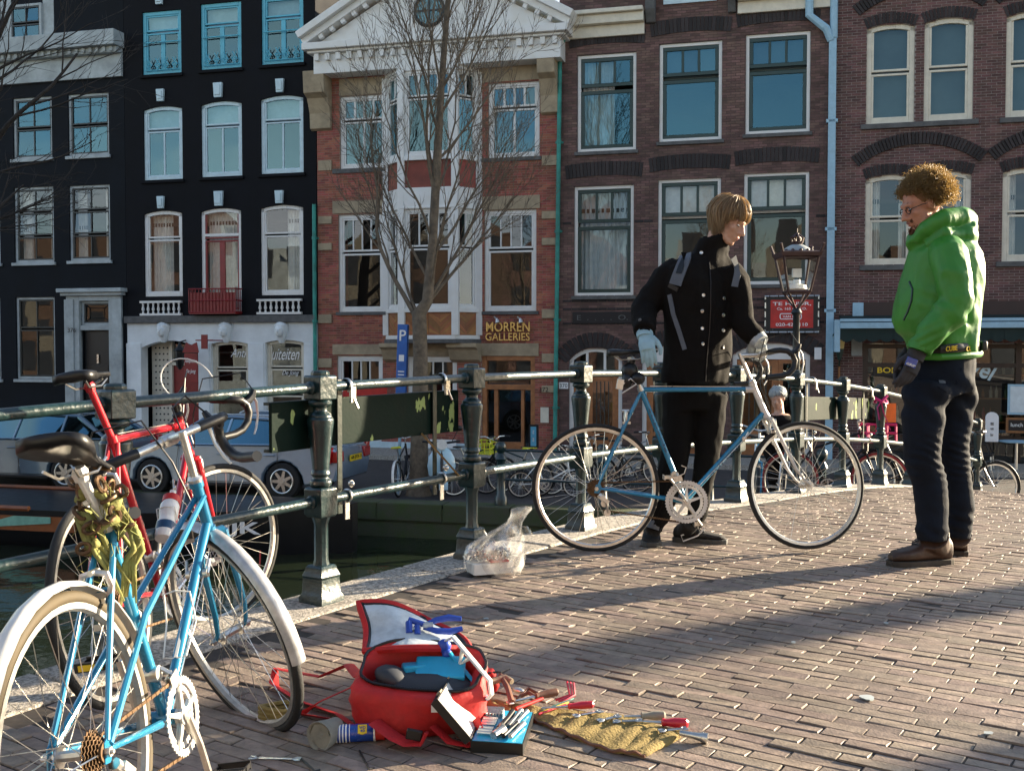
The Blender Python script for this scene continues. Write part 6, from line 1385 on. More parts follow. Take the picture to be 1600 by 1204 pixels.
# street lantern
lz = 11.6; lb = W(1243, 640, lz); base = V((lb.x, lz, deck_z(11) - .9)); k = lz / FPX
ln = thing('street_lantern', 'crown topped street lantern on a slim post in front of the estate agent board', 'street lamp', base)
zt = W(1243, 456, lz).z; 
b = MB(); b.lathe([(.12, 0), (.12, .25), (.07, .35), (.055, 1.0), (.05, 1.1), (.075, 1.14), (.05, 1.18), (.04, zt - base.z - .75), (.05, zt - base.z - .72), (.038, zt - base.z - .68), (.036, zt - base.z - .25), (.06, zt - base.z - .22), (.04, zt - base.z - .18)], base, n=12); b.tube([base + V((-.25, 0, zt - base.z - .40)), base + V((.25, 0, zt - base.z - .40))], .015, 6); b.build('post', M['sash_dark'], ln)
D('lamp_brown', (.05, .022, .02), .45)
b = MB(); hz0 = zt; w0, w1, hh = .115, .185, .37
for sx, sy in ((-1, -1), (1, -1), (1, 1), (-1, 1)):
    b.tube([base + V((0, 0, zt - base.z - .2)), base + V((sx * w0 * .7, sy * w0 * .7, zt - base.z - .06)), base + V((sx * w0, sy * w0, zt - base.z))], .012, 6); b.tube([base + V((sx * w0, sy * w0, zt - base.z)), base + V((sx * w1, sy * w1, zt - base.z + hh)), base + V((sx * (w1 + .04), sy * (w1 + .04), zt - base.z + hh + .13))], .015, 6)
b.tube([base + V((sx * w0, sy * w0, zt - base.z)) for sx, sy in ((-1, -1), (1, -1), (1, 1), (-1, 1))], .016, 6, closed=True); b.tube([base + V((sx * w1, sy * w1, zt - base.z + hh)) for sx, sy in ((-1, -1), (1, -1), (1, 1), (-1, 1))], .02, 6, closed=True)
b.build('lantern_frame', M['lamp_brown'], ln)
b = MB(); cp = V((0, 0, zt - base.z + hh)); b.lathe([(w1 + .02, .0), (w1 + .03, .04), (w1 * .8, .06)], base + cp, n=4); b.build('lantern_rim', M['lamp_brown'], ln, smooth=False)
b = MB(); b.lathe([(w1 * .85, .04), (.13, .09), (.07, .125), (.05, .13)], base + cp, n=16); b.build('lantern_dome', M['grey_white'], ln)
b = MB(); b.lathe([(.05, .125), (.06, .145), (.045, .165)], base + cp, n=12)
for i in range(8): a = i * .785; b.tube([base + cp + V((.055 * math.cos(a), .055 * math.sin(a), .15)), base + cp + V((.07 * math.cos(a), .07 * math.sin(a), .2)), base + cp + V((.02 * math.cos(a), .02 * math.sin(a), .235))], .012, 5)
b.ball(base + cp + V((0, 0, .24)), .02); b.tube([base + cp + V((0, 0, .24)), base + cp + V((0, 0, .3))], .007, 5)
for i in range(12): a = i * .5236; b.ball(base + cp + V((math.cos(a) * .155, math.sin(a) * .155, .06)), .02, n=6, k=5)
b.build('crown', M['lamp_brown'], ln)
b = MB(); q = [(-1, -1), (1, -1), (1, 1), (-1, 1)]
for i in range(4): (ax_, ay_), (bx_, by_) = q[i], q[(i + 1) % 4]; b.add([base + V((ax_ * w0, ay_ * w0, zt - base.z)), base + V((bx_ * w0, by_ * w0, zt - base.z)), base + V((bx_ * w1, by_ * w1, zt - base.z + hh)), base + V((ax_ * w1, ay_ * w1, zt - base.z + hh))], [(0, 1, 2, 3)])
b.build('lantern_glass', M['glass_clear'], ln, smooth=False)
b = MB(); b.lathe([(.05, .0), (.11, .02), (.1, .06), (.04, .08), (.035, .12)], base + V((0, 0, zt - base.z + .01)), n=14); b.box(base + V((0, 0, zt - base.z + .2)), (.09, .06, .09)); b.build('gas_mantle', M['white_gloss'], ln)
# cafe terrace: chairs, table, boards
D('wicker', (.02, .017, .016), .7)
def terrace_chair(p, yaw, label):
    Mx = facing(p, yaw); t = thing('terrace_chair', label, 'chair', Mx, 'terrace chairs in front of the cafe')
    b = MB(Mx); b.box((0, 0, .44), (.46, .46, .05)); b.build('seat', M['wicker'], t, bevel=.01)
    b = MB(Mx); b.loft([[V((-.22 - .05 * (z - .46) - .04 * (1 - (y / .23) ** 2), y, z)) for y in np.linspace(-.23, .23, 7)] + [V((-.24 - .05 * (z - .46) - .04 * (1 - (y / .23) ** 2), y, z)) for y in np.linspace(.23, -.23, 7)] for z in (.46, .65, .86)]); b.build('backrest', M['wicker'], t)
    for sx in (-.2, .2):
        for sy in (-.2, .2): b = MB(Mx); b.tube([(sx, sy, .42), (sx * 1.1, sy * 1.1, 0)], .016, 6); b.build('leg', M['alloy'], t)
    for sy in (-1, 1): b = MB(Mx); b.tube([(-.24, sy * .24, .68), (.1, sy * .25, .68), (.2, sy * .24, .44)], .018, 6); b.build('armrest', M['wicker'], t)
    return t
c0 = FMI @ Q(1565, 742, zq); 
for k, (dx, dy, yw, lb_) in enumerate(((-.4, 0, 120, 'dark wicker terrace chair with armrests, left of the round table'), (.75, -.35, 300, 'dark wicker terrace chair, right of the round table'), (-.6, 1.2, 150, 'dark wicker terrace chair back against the cafe front'))): terrace_chair(FM @ V((c0.x + dx, c0.y + dy, .0)), R(yw), lb_)
tp = FM @ V((c0.x + .3, c0.y + .1, 0)); tt = thing('terrace_table', 'small round pale blue terrace table before the cafe', 'table', tp)
b = MB(); b.lathe([(.35, .71), (.36, .72), (.36, .735)], tp, n=24); b.build('tabletop', M['blue_pipe'], tt); b = MB(); b.lathe([(.03, .04), (.03, .71)], tp, n=8)
for k in range(3): a = k * 2.09; b.tube([tp + V((0, 0, .12)), tp + V((.3 * math.cos(a), .3 * math.sin(a), .01))], .02, 6)
b.build('table_stand', M['alloy'], tt)
def board(name, label, r, d, frame, face, lines, rise=0, cat='board'):
    a0, h1 = FA(r[0], r[1], d); a1, h0 = FA(r[2], r[3], d); t = thing(name, label, cat, FM @ V(((a0 + a1) / 2, d, max(0, h0))))
    b = MB(FM); pol = [(a0, h0), (a1, h0), (a1, h1)] + ([((a0 + a1) / 2 + (a1 - a0) / 2 * math.cos(x), h1 + rise * math.sin(x)) for x in np.linspace(.3, 2.8, 6)] if rise else []) + [(a0, h1)]
    b.prism(pol, (0, d, 0), (1, 0, 0), (0, 0, 1), (0, .04, 0)); f = b.build('frame', M[frame], t, smooth=False)
    m_ = .05; b = MB(FM); b.bb(a0 + m_, a1 - m_, d - .006, d - .001, h0 + m_, h1 - m_); fc = b.build('face', M[face], t, smooth=False)
    for i, s in enumerate(lines):
        z = h1 - m_ - (h1 - h0 - 2 * m_) * (i + 1) / (len(lines) + .6); text(s, 'lettering', M['letter_white' if face in ('black', 'slate', 'sign_b') else 'stone_grey'], fc, FM @ V((a0 + m_ * 2, d - .008, z)), *E3, w=(a1 - a0 - 4 * m_), h=(h1 - h0) * .5 / (len(lines) + 1))
    return t
D('sign_b', (.1, .35, .5), .5)
board('menu_board', 'round topped white menu board standing before the cafe window', (1540, 652, 1560, 690), -1.6, 'letter_white', 'letter_white', ['menu', 'soep', 'bier'], rise=.12)
board('menu_board', 'pale blue menu poster leaning in the cafe window', (1575, 600, 1625, 648), -.3, 'blue_pipe', 'blind', [])
board('chalkboard', 'wood framed black chalkboard below the pale blue poster', (1572, 652, 1630, 677), -.35, 'wood', 'black', ['lunch 12-16'])
board('pavement_sign', 'narrow blue and black pavement sign beside the gallery door', (826, 663, 841, 700), -1.0, 'black', 'sign_b', ['ART', 'OPEN'])
board('banner', 'red banner with white print on the wall behind the railing board', (536, 598, 604, 626), -3.2, 'tin_red', 'tin_red', [], cat='banner')
board('cafe_sign', 'white notice with black edge fixed low on the gallery plinth', (662, 686, 712, 700), -.4, 'letter_white', 'letter_white', [], cat='notice')
# a grey haired onlooker beyond the railing comes with the people below
# ---------------------------------------------------------------- bare trees
def grow(b, p, d, L_, r, lv, rg, up=.25, spread=.6, maxlv=4, kids=(5, 6, 5, 4), droop=0):
    n = max(3, int(L_ / (.35 if lv < 2 else .22))); pts = [V(p)]; d = V(d).normalized(); rs = [r]
    for i in range(n):
        d = (d + V((rg.gauss(0, .09), rg.gauss(0, .09), rg.gauss(0, .06))) + V((0, 0, up * .25))).normalized()
        pts.append(pts[-1] + d * (L_ / n)); rs.append(r * (1 - .78 * (i + 1) / n))
    b.tube(pts, rs, (10, 6, 5, 3, 3)[min(lv, 4)], cap=False)
    if lv >= maxlv: return
    k = kids[min(lv, len(kids) - 1)]
    for j in range(k):
        t = .22 + .78 * (j + rg.random() * .8) / k; i = min(n - 1, int(t * n)); q = pts[i].lerp(pts[i + 1], t * n - i); dd = (pts[i + 1] - pts[i]).normalized()
        a = rg.uniform(0, 6.283); s = frame_from(dd); side = s.col[0] * math.cos(a) + s.col[1] * math.sin(a); ang = spread * rg.uniform(.7, 1.25)
        grow(b, q, dd * math.cos(ang) + side * math.sin(ang), L_ * rg.uniform(.36, .58) * (1.1 - .3 * t), max(.0055, rs[i] * .55), lv + 1, rg, up, spread, maxlv, kids)
def bare_tree(name, label, trunk, limbs, rg, mat='bark', crown='crown', **kw):
    """trunk: points with radii; limbs: (start, direction, length, radius)"""
    base = V(trunk[0][0]); t = thing(name, label, 'tree', base)
    b = MB(); b.tube([V(p) for p, r in trunk], [r for p, r in trunk], 14); b.lathe([(trunk[0][1] * 1.5, -.05), (trunk[0][1] * 1.15, .12), (trunk[0][1], .3)], base, n=14); b.build('trunk', M[mat], t)
    b = MB()
    for p, d, L_, r in limbs: grow(b, p, d, L_, r, 1, rg, **kw)
    o = b.build(crown, M[mat], t, ang=180); return t
rg = random.Random(5)
tz = Q(655, 778, zq).y + .4; T_ = lambda px, py, dz=0: W(px, py, tz + dz)
tr = [(T_(654, 776), .175), (T_(656, 640), .15), (T_(657, 560), .135), (T_(655, 490), .135), (T_(668, 470), .105), (T_(676, 380), .083), (T_(683, 250), .08), (T_(690, 130), .06), (T_(700, 0), .05), (T_(708, -120), .03), (T_(712, -220), .012)]
tr[0] = (V((tr[0][0].x, tz, zq)), .185)
lim = []
for px, py, tx, ty, L_, r in ((648, 492, 470, 180, 4.3, .075), (650, 485, 540, 330, 2.6, .05), (655, 490, 780, 330, 2.9, .065), (668, 470, 860, 260, 3.4, .06), (672, 440, 560, 220, 3.0, .05), (675, 400, 800, 200, 3.0, .05), (676, 380, 560, 120, 3.0, .045), (680, 330, 640, 40, 3.8, .06), (680, 320, 770, 60, 3.4, .05), (682, 290, 600, 60, 3.0, .045), (684, 250, 830, 90, 2.8, .045), (686, 210, 590, -60, 3.0, .045), (688, 180, 760, -40, 3.0, .045), (690, 140, 640, -120, 3.0, .04), (690, 140, 820, -60, 2.8, .04), (696, 60, 650, -200, 2.5, .03), (698, 40, 790, -160, 2.5, .03), (670, 455, 720, 200, 3.6, .05)):
    p = T_(px, py); q = T_(tx, ty, rg.uniform(-1.4, 1.4)); lim.append((p, q - p, L_, r * .62))
TREE = bare_tree('bare_tree', 'bare grey tree with upswept twigs in front of the red gallery house', tr, lim, rg, up=.3, spread=.45, maxlv=4, kids=(7, 9, 6, 4))
tz2 = 19.5; T2 = lambda px, py, dz=0: W(px, py, tz2 + dz)
x_ = -190; b0 = V((T2(x_, 700).x, tz2, zq))
lim = [(T2(x_, 480), T2(20, 240, -1) - T2(x_, 480), 3.4, .07), (T2(x_ + 4, 380), T2(140, 130) - T2(x_, 380), 5.0, .085), (T2(x_ + 8, 300), T2(190, 60, -1) - T2(x_, 300), 5.2, .085), (T2(x_ + 12, 240), T2(150, 10, -.5) - T2(x_, 240), 5.0, .08), (T2(x_ + 16, 200), T2(60, -60) - T2(x_, 200), 4.6, .07), (T2(x_ + 20, 140), T2(160, -80) - T2(x_ + 20, 140), 5.0, .07), (T2(x_ + 4, 420), T2(80, 330, 1) - T2(x_, 420), 3.4, .05)]
bare_tree('bare_tree', 'dark bare tree beyond the left edge whose twigs cross the dark house', [(b0, .24), (T2(x_, 500), .2), (T2(x_ + 6, 300), .16), (T2(x_ + 20, 100), .1), (T2(x_ + 26, -150), .03)], lim, rg, 'bark_dark', up=.1, spread=.5, maxlv=4, kids=(6, 8, 5, 3))
# ---------------------------------------------------------------- the near side, mirrored in the windows: houses and trees behind the camera
D('house_pale', (.20, .18, .145), .9, var=.2); D('house_red', (.12, .075, .055), .9, var=.2)
x = -52.0; k = 0
while x < 34:
    if -9 < x < -6: x += 3.2      # a side street
    w = rnd.uniform(5.6, 8); h = rnd.uniform(8.2, 11.2); yb = -36.5
    r_ = thing('near_canal_house', f'sunlit gabled house behind the camera, number {k + 1} of the row'.replace(f', number {k+1} of the row', ', mirrored in the far windows'), 'house', FM @ V((x + w / 2, yb, 0)), 'houses behind the camera')
    b = MB(FM); st = [(x, 0), (x + w, 0), (x + w, h - 2)] + ([(x + w * .8, h - 2), (x + w * .8, h - 1), (x + w * .62, h - 1), (x + w * .62, h), (x + w * .38, h), (x + w * .38, h - 1), (x + w * .2, h - 1), (x + w * .2, h - 2)] if k % 2 else [(x + w * .5, h + .8)]) + [(x, h - 2)]
    b.prism(st, (0, yb, 0), (1, 0, 0), (0, 0, 1), (0, -8, 0)); b.build('wall', M[('house_pale', 'house_red', 'brick_brown', 'grey_white')[k % 4]], r_, smooth=False)
    for zz in (1.2, 4.2, 7.0):
        for c in range(3):
            b = MB(FM); xc = x + w * (c + .5) / 3; b.bb(xc - .55, xc + .55, yb, yb + .05, zz, zz + 1.9); b.build('window', M['slate'], r_, smooth=False)
    x += w + .02; k += 1

for i, a in enumerate((-15.5, -7, 2.5)):      # trees on the near quay, mirrored in the panes
    o = FM @ V((a, -30.6 + .4 * i, 0)); copy_tree(TREE, M=Matrix.Translation(V((o.x, o.y, STREET))) @ Matrix.Rotation(1.3 + i * 1.9, 4, 'Z'), label='bare tree on the near quay behind the camera, mirrored in the far windows', group='trees behind the camera')
# ---------------------------------------------------------------- unseen trees added right of the view to cast shadow bands across the bridge
sdh = V((math.sin(SUN_AZ), math.cos(SUN_AZ), 0)); prh = V((sdh.y, -sdh.x, 0))
def caster_tree(lat, along, r, hb=8.6, lean=0):
    o = prh * lat + sdh * along; o.z = STREET; up = lambda h, dx=0: o + V((0, 0, h)) + prh * (dx + lean * h)
    tk = [(o, r * 1.15), (up(3), r), (up(6), r * .92), (up(8.5, .05), r * .8), (up(11, .0), r * .4), (up(13.5, .1), r * .12)]
    lm = []
    for k in range(9):
        a = k * 2.4; h = hb + k * .6; lm.append((up(h, .05), V((math.cos(a) * .8, math.sin(a) * .8, .75)), 4.2 - .25 * k, r * .34))
    bare_tree('bare_tree', 'unseen bare tree added to the right to cast a shadow band over the bridge paving', tk, lm, rg, up=.12, spread=.55, maxlv=3, kids=(6, 7, 5, 3)).__setitem__('group', 'unseen trees added as shadow casters')
LAT = [G(1600, 915).dot(prh), G(869, 1060).dot(prh), G(1600, 1190).dot(prh), G(1300, 1100).dot(prh)]
print('LAT', [round(v, 2) for v in LAT])
caster_tree((LAT[0] + LAT[1]) / 2, 19, .22); caster_tree(LAT[2] + .25, 17, .42)
# ================================================================= RUCKSACK AND TOOLS ON THE PAVING
def gp(px, py, z=0): p = G(px, py); return p + V((0, 0, z))
D('bag_red', (.50, .012, .012), .65, var=.25, scale=9, bump=.35, bscale=30); D('bag_lining', (.55, .62, .66), .6, var=.2, scale=14, bump=.4, bscale=25)
D('strap_red', (.5, .012, .014), .7, bump=.3, bscale=90); D('grip_blue', (.02, .07, .42), .35); D('grip_red', (.5, .01, .03), .3, coat=.4); D('canvas', (.30, .22, .07), .9, var=.25, scale=16, col2=(.24, .17, .05), bump=.5, bscale=120)
D('can_blue', (.01, .05, .28), .25, coat=.6); D('canvas_grey', (.24, .23, .19), .9, var=.3); D('tray_blue', (.02, .35, .58), .35); D('leather', (.16, .07, .04), .6)
ro = gp(650, 1160); k = 1 / 545
rs = thing('rucksack', 'open red rucksack with white lined lid lying among tools on the paving', 'rucksack', ro)
L = lambda x, y, z: ro + V((x, y, z))
def wob(a, i, s=.05): return 1 + s * math.sin(3 * a + i * .5) + s * .8 * math.sin(5 * a - i * .7) + s * .6 * math.sin(9 * a + i * 1.1)
rings = [(0, .0, .18, .105, 0), (.010, 0, .198, .125, 0), (.04, -.0, .205, .140, 0), (.075, -.005, .198, .135, .0), (.105, -.008, .204, .142, .0), (.14, -.006, .198, .140, .01), (.165, -.005, .198, .128, .025), (.185, .005, .192, .110, .04), (.20, .012, .186, .098, .05), (.195, .012, .176, .088, .05), (.15, 0, .16, .085, .02), (.06, 0, .15, .09, 0)]
b = MB(); b.loft([[L(cx + rx * math.copysign(abs(math.cos(a)) ** .8, math.cos(a)) * wob(a, i, .035), .15 + ry * .95 * math.copysign(abs(math.sin(a)) ** .85, math.sin(a)) * wob(a, i + 2, .045), z * .9 + tl * math.sin(a) + .008 * math.sin(3 * a + 1) * (z > .1)) for a in [j * 6.2832 / 40 for j in range(40)]] for i, (z, cx, rx, ry, tl) in enumerate(rings)])
b.build('bag_body', M['bag_red'], rs, ang=80)
b = MB(); b.tube([L(.012 + .186 * math.copysign(abs(math.cos(a)) ** .8, math.cos(a)) * wob(a, 8, .035), .15 + .098 * math.copysign(abs(math.sin(a)) ** .85, math.sin(a)) * wob(a, 10, .045), .183 + .05 * math.sin(a) + .008 * math.sin(3 * a + 1)) for a in [j * 6.2832 / 40 for j in range(40)]], .005, 6, closed=True); b.build('zip', M['black'], rs)
b = MB(); b.box(L(.06, .16, .168), (.15, .09, .02), Matrix.Rotation(.5, 3, 'X')); b.box(L(-.02, .17, .165), (.07, .05, .03), Matrix.Rotation(.3, 3, 'Z')); tag(b.build('tool_case', M['tray_blue'], None, bevel=.006), 'blue plastic case inside the open red rucksack', 'case')
b = MB(); b.ball(L(.01, .15, .115), (.165, .085, .05), None, 16); b.ball(L(-.08, .14, .145), (.06, .05, .035), Matrix.Rotation(.4, 3, 'Y'), 12); tag(b.build('cloth', M['slate'], None), 'dark cloth lump added to keep the inside of the open red rucksack dark', 'cloth')  # dark filling added so the sunlit inside of the bag looks shaded
# lid
g_ = []
for i in range(9):
    t = i / 8; xl = -.17 - .04 * t + .01 * math.sin(t * 3); xr = .135 - .15 * t ** 1.3; z = .205 + .09 * t; y = .235 + .17 * t + .02 * math.sin(t * 5)
    g_.append([L(xl + (xr - xl) * s, y - .05 * math.sin(math.pi * s) * (1 - t) + .02 * s, z + .02 * math.sin(math.pi * s) - .05 * (s - .3) * t) for s in np.linspace(0, 1, 11)])
F_ = V((-.15, -.55, .6)).normalized()
b = MB(); n_ = [[p - F_ * .028 * (1 if 0 < i < 8 else .4) for p in r] for i, r in enumerate(g_)]
outer = [[p + (p - g_[4][5]) * .05 for p in r] for r in n_]
b.sheet(outer); b.build('lid_shell', M['bag_red'], rs, ang=80)
b = MB(); b.sheet(g_); lid = b.build('lid_lining', M['bag_lining'], rs, ang=80)
edge = g_[0] + [r[-1] for r in g_[1:]] + g_[-1][-2::-1] + [r[0] for r in g_[-2:0:-1]]
b = MB(); b.tube(edge, .008, 6, closed=True); b.build('lid_piping', M['black'], rs)
b = MB(); b.tube([p + (p - g_[4][5]) * .06 for p in edge], .012, 6, closed=True); b.build('lid_edge', M['bag_red'], rs)
def strap(pts, w=.016, name='strap', m='strap_red', h=None): b = MB(); b.tube(pts, w, 6, flat=.18, up=h); return b.build(name, M[m], rs)
strap([L(-.19, .2, .13), gp(545, 1075, .08), gp(500, 1080, .05), gp(430, 1062, .04), gp(428, 1075, .012), gp(470, 1100, .01), gp(530, 1122, .012), L(-.17, .05, .02)], .02)
strap([L(-.2, .22, .1), gp(500, 1110, .03), gp(470, 1120, .01), gp(520, 1128, .01), L(-.18, .03, .015)], .014)
strap([L(-.12, .005, .06), L(-.06, -.03, .03), L(-.02, -.05, .018), L(.02, -.06, .02), L(.035, -.055, .05)], .028, 'hip_belt')
strap([L(.05, 0, .05), L(.1, -.045, .02), L(.15, -.05, .012), L(.19, -.02, .02), L(.17, .03, .06)], .016)
b = MB(); b.box(L(.0, -.058, .045), (.045, .014, .03), Matrix.Rotation(.2, 3, 'Y')); b.build('buckle', M['black'], rs, bevel=.003)
b = MB(); b.box(L(.055, -.003, .10), (.022, .003, .02)); b.build('maker_tag', M['letter_white'], rs, smooth=False)
# blue handled pliers on the lid
c = g_[3][7] + F_ * .02; e1 = V((1, .1, .05)).normalized(); e2 = F_.cross(e1).normalized()
b = MB()
for s in (1, -1): b.tube([c - e1 * .01 + e2 * s * .004, c + e1 * .03 + e2 * s * .02, c + e1 * .07 + e2 * s * .026, c + e1 * .11 + e2 * s * .018], [.007, .010, .011, .008], 8)
b.tube([c - e1 * .055 + e2 * .03, c - e1 * .02 + e2 * .012, c + e1 * .01], [.009, .01, .008], 8); b.tube([c - e1 * .055 - e2 * .02, c - e1 * .055 + e2 * .02], .011, 8); b.tube([c - e1 * .03 - e2 * .028, c - e1 * .03 + e2 * .004], .01, 8)
pl = b.build('pliers', M['grip_blue'], None); tag(pl, 'blue handled pliers lying across the white lined rucksack lid', 'pliers')
b = MB(); b.tube([c - e1 * .01, c + e1 * .02], .012, 8); b.lathe([(.012, -.006), (.012, .008)], c, F_, n=12); b.tube([c - e1 * .06 - e2 * .012, c - e1 * .02], .006, 6); b.build('jaw', M['steel'], pl)
# hacksaw leaning on the rucksack
p0, p1 = W(692, 1006, 3.30), W(763, 1092, 3.18); d = (p1 - p0); u_ = V((.45, -.2, .8)).normalized()
b = MB(); b.tube([p0 + u_ * .01, p0 + u_ * .045 + d * .08, p1 + u_ * .045 - d * .12, p1 + u_ * .02, p1 - d * .02], .010, 8, flat=.6); b.tube([p0 + d * .3 + u_ * .04, p0 + d * .38, p0 + d * .45 + u_ * .04], .007, 6)
hs_ = b.build('hacksaw', M['white_gloss'], None); tag(hs_, 'white framed hacksaw with a blue blade holder leaning on the rucksack', 'saw')
b = MB(); b.tube([p0, p1 - d * .0], .0085, 8, flat=.5); b.build('blade_holder', M['tray_blue'], hs_); b = MB(); b.ball(p0 + d * .03, (.022, .018, .022)); b.ball(p0 + d * .13 - u_ * .01, (.016, .015, .016)); b.build('grip', M['grip_blue'], hs_)
# red pouch
c = gp(757, 1084, .0); b = MB(); b.loft([[c + V((sx * .036 + .01 * math.sin(z * 60), .03 + sy * .022, z)) for sx, sy in ((-1, -1), (0, -1.25), (1, -1), (1.1, 0), (1, 1), (0, 1.1), (-1, 1), (-1.1, 0))] for z in (0, .02, .05, .072)]); po = b.build('pouch', M['bag_red'], None, bevel=.006); tag(po, 'small red pouch standing behind the hacksaw', 'pouch')
b = MB(); b.tube([c + V((-.038, .0, .06)), c + V((0, -.0, .068)), c + V((.04, .02, .066))], .004, 5); b.build('zip', M['black'], po)
# spray can lying on its side
p, q = gp(519, 1160, .026), gp(596, 1156, .026); d = (q - p).normalized()
cn = thing('spray_can', 'blue and yellow spray can with red cap lying against the rucksack', 'can', gp(545, 1140))
b = MB(); b.lathe([(.02, 0), (.0255, .004), (.0255, .118), (.02, .126)], p, d, n=20, mi=0); b.lathe([(.0258, .05), (.0258, .052)], p, d, n=20, mi=1); cb_ = b.build('can_body', [M['can_blue'], M['letter_white']], cn)
b = MB()
for i in range(4): b.lathe([(.0259, .012 + i * .009), (.0259, .016 + i * .009)], p, d, n=20)
b.lathe([(.0262, .119), (.0262, .124)], p, d, n=20); b.build('white_stripes', M['letter_white'], cb_, kind='stuff')
b = MB(); b.lathe([(.023, .124), (.023, .15), (.018, .153), (.012, .153)], p, d, n=16); b.build('cap', M['tin_red'], cn)
up_ = V((0, -.75, .66)); up_ = (up_ - d * up_.dot(d)).normalized(); sd = d; vt = up_.cross(sd); vt = vt if vt.z > 0 else -vt
b = MB(); pol = [(-.013, -.012), (0, -.016), (.013, -.012), (.013, .013), (-.013, .013)]
b.prism(pol, p + d * .088 + up_ * .0235, d, vt, up_ * .003); sh = b.build('yellow_shield', M['letter_yellow'], cn, smooth=False)
text('WD', 'can_lettering', M['can_blue'], sh, p + d * .079 + up_ * .0268 + vt * .0, d, vt, w=.018, h=.008, ext=.0005, off=.02); text('40', 'can_lettering', M['can_blue'], sh, p + d * .081 + up_ * .0268 - vt * .009, d, vt, w=.014, h=.0075, ext=.0005, off=.02)
# grey canvas roll and strap ring
p, q = gp(498, 1170, .036), gp(528, 1152, .03); d = (q - p).normalized()
b = MB(); F3 = frame_from(d); rr = [(.042, -.0), (.043, .006), (.041, .02), (.036, .05), (.033, .085)]
b.loft([[p + F3.col[0] * (r_ * math.cos(a) * (1 + .06 * math.sin(3 * a + z * 40))) + F3.col[1] * (r_ * math.sin(a)) + d * z for a in [j * .2618 for j in range(24)]] for r_, z in [(.034, .014), (.036, .004)] + rr])
b.loft([[p + F3.col[0] * (r_ * math.cos(a)) + F3.col[1] * (r_ * math.sin(a)) + d * (z + .006 * math.sin(4 * a) * (r_ > .01)) for a in [j * .2618 for j in range(24)]] for r_, z in ((.036, .008), (.024, .016), (.008, .006))])
tag(b.build('canvas_pouch', M['canvas_grey'], None, ang=70), 'crumpled grey canvas pouch with folded round end beside the front tyre', 'pouch')
c = gp(432, 1122, .02); b = MB()
for i in range(3): b.tube([c + V((.05 * math.cos(a), .035 * math.sin(a), -.012 + i * .014 + .004 * math.sin(2 * a))) for a in [j * .3142 for j in range(20)]], .008, 6, closed=True)
tag(b.build('strap_roll', M['canvas'], None), 'coiled tan strap lying behind the spokes of the near front wheel', 'strap')
def spanner(name, label, p, q, r_=.005, m='steel'):
    d = (q - p).normalized(); up = V((0, 0, 1)); s = d.cross(up).normalized(); b = MB(); b.tube([p + d * .012, q - d * .01], r_, 6, flat=.5, up=s)
    for c_, e in ((p, -d), (q, d)):
        for sg in (1, -1): b.tube([c_ - e * .006, c_ + s * sg * .0085 + e * .002, c_ + s * sg * .007 + e * .014], r_ * .9, 6, flat=.6, up=s)
    return tag(b.build(name, M[m], None), label, 'spanner')
spanner('spanner', 'small bluish spanner lying alone on the paving under the near wheel', gp(398, 1186, .006), gp(462, 1188, .006))
def rod(label, p, q, r_=.003): b = MB(); d = (q - p).normalized(); b.tube([p, q - d * .01, q, q + V((.012, .01, 0))], r_, 6); return tag(b.build('hex_key', M['black'], None), label, 'hex key')
rod('thin black hex key beside the small bluish spanner', gp(470, 1186, .004), gp(492, 1206, .004)); rod('thin black hex key below the red hip belt of the rucksack', gp(562, 1174, .004), gp(577, 1203, .004))
# socket set
hb_, hf, bb_, bf = gp(758, 1124), gp(736, 1172), gp(834, 1126), gp(817, 1180)
tb_ = thing('socket_set', 'open socket set case with white lid and blue tray of chrome sockets', 'tool case', (hb_ + hf + bb_ + bf) / 4)
e1 = ((bb_ - hb_) + (bf - hf)) / 2; e2 = ((hf - hb_) + (bf - bb_)) / 2; e3 = V((0, 0, 1)); w1, w2 = e1.length, e2.length; e1.normalize(); e2.normalize(); o = hb_
T = lambda a, c, z: o + e1 * (a * w1) + e2 * (c * w2) + e3 * z
def slab(a0, a1, c0, c1, z0, z1, b): b.add([T(a0, c0, z0), T(a1, c0, z0), T(a1, c1, z0), T(a0, c1, z0), T(a0, c0, z1), T(a1, c0, z1), T(a1, c1, z1), T(a0, c1, z1)], [(0, 1, 2, 3), (4, 7, 6, 5), (0, 4, 5, 1), (1, 5, 6, 2), (2, 6, 7, 3), (3, 7, 4, 0)])
b = MB(); slab(0, 1, 0, 1, 0, .032, b); base_ = b.build('case_base', M['black'], tb_, smooth=False)
b = MB(); slab(.025, .975, .015, .985, .009, .0335, b); tray = b.build('tray', M['tray_blue'], tb_, smooth=False)
b = MB()
for i in range(4):
    for j in range(5): b.lathe([(.0075, 0), (.0075, .016), (.005, .016)], T(.10 + .068 * j, .08 + .06 * i, .032), (0, 0, 1), n=10)
b.build('socket', M['steel'], tb_, kind='stuff')
for c0 in (.38, .46, .54, .66, .74, .82): b = MB(); b.tube([T(.08, c0, .041), T(.36, c0 + .01, .041)], .0055, 8); b.build('driver_bit', M['alloy'], tb_)
b = MB(); b.tube([T(.42, .92, .043), T(.55, .74, .045), T(.5, .6, .045)], [.012, .014, .008], 10); b.build('ratchet_head', M['steel'], tb_)
b = MB(); b.tube([T(.46, .7, .043), T(.56, .35, .043), T(.6, .15, .043)], [.009, .007, .010], 8); b.build('ratchet_handle', M['black'], tb_)
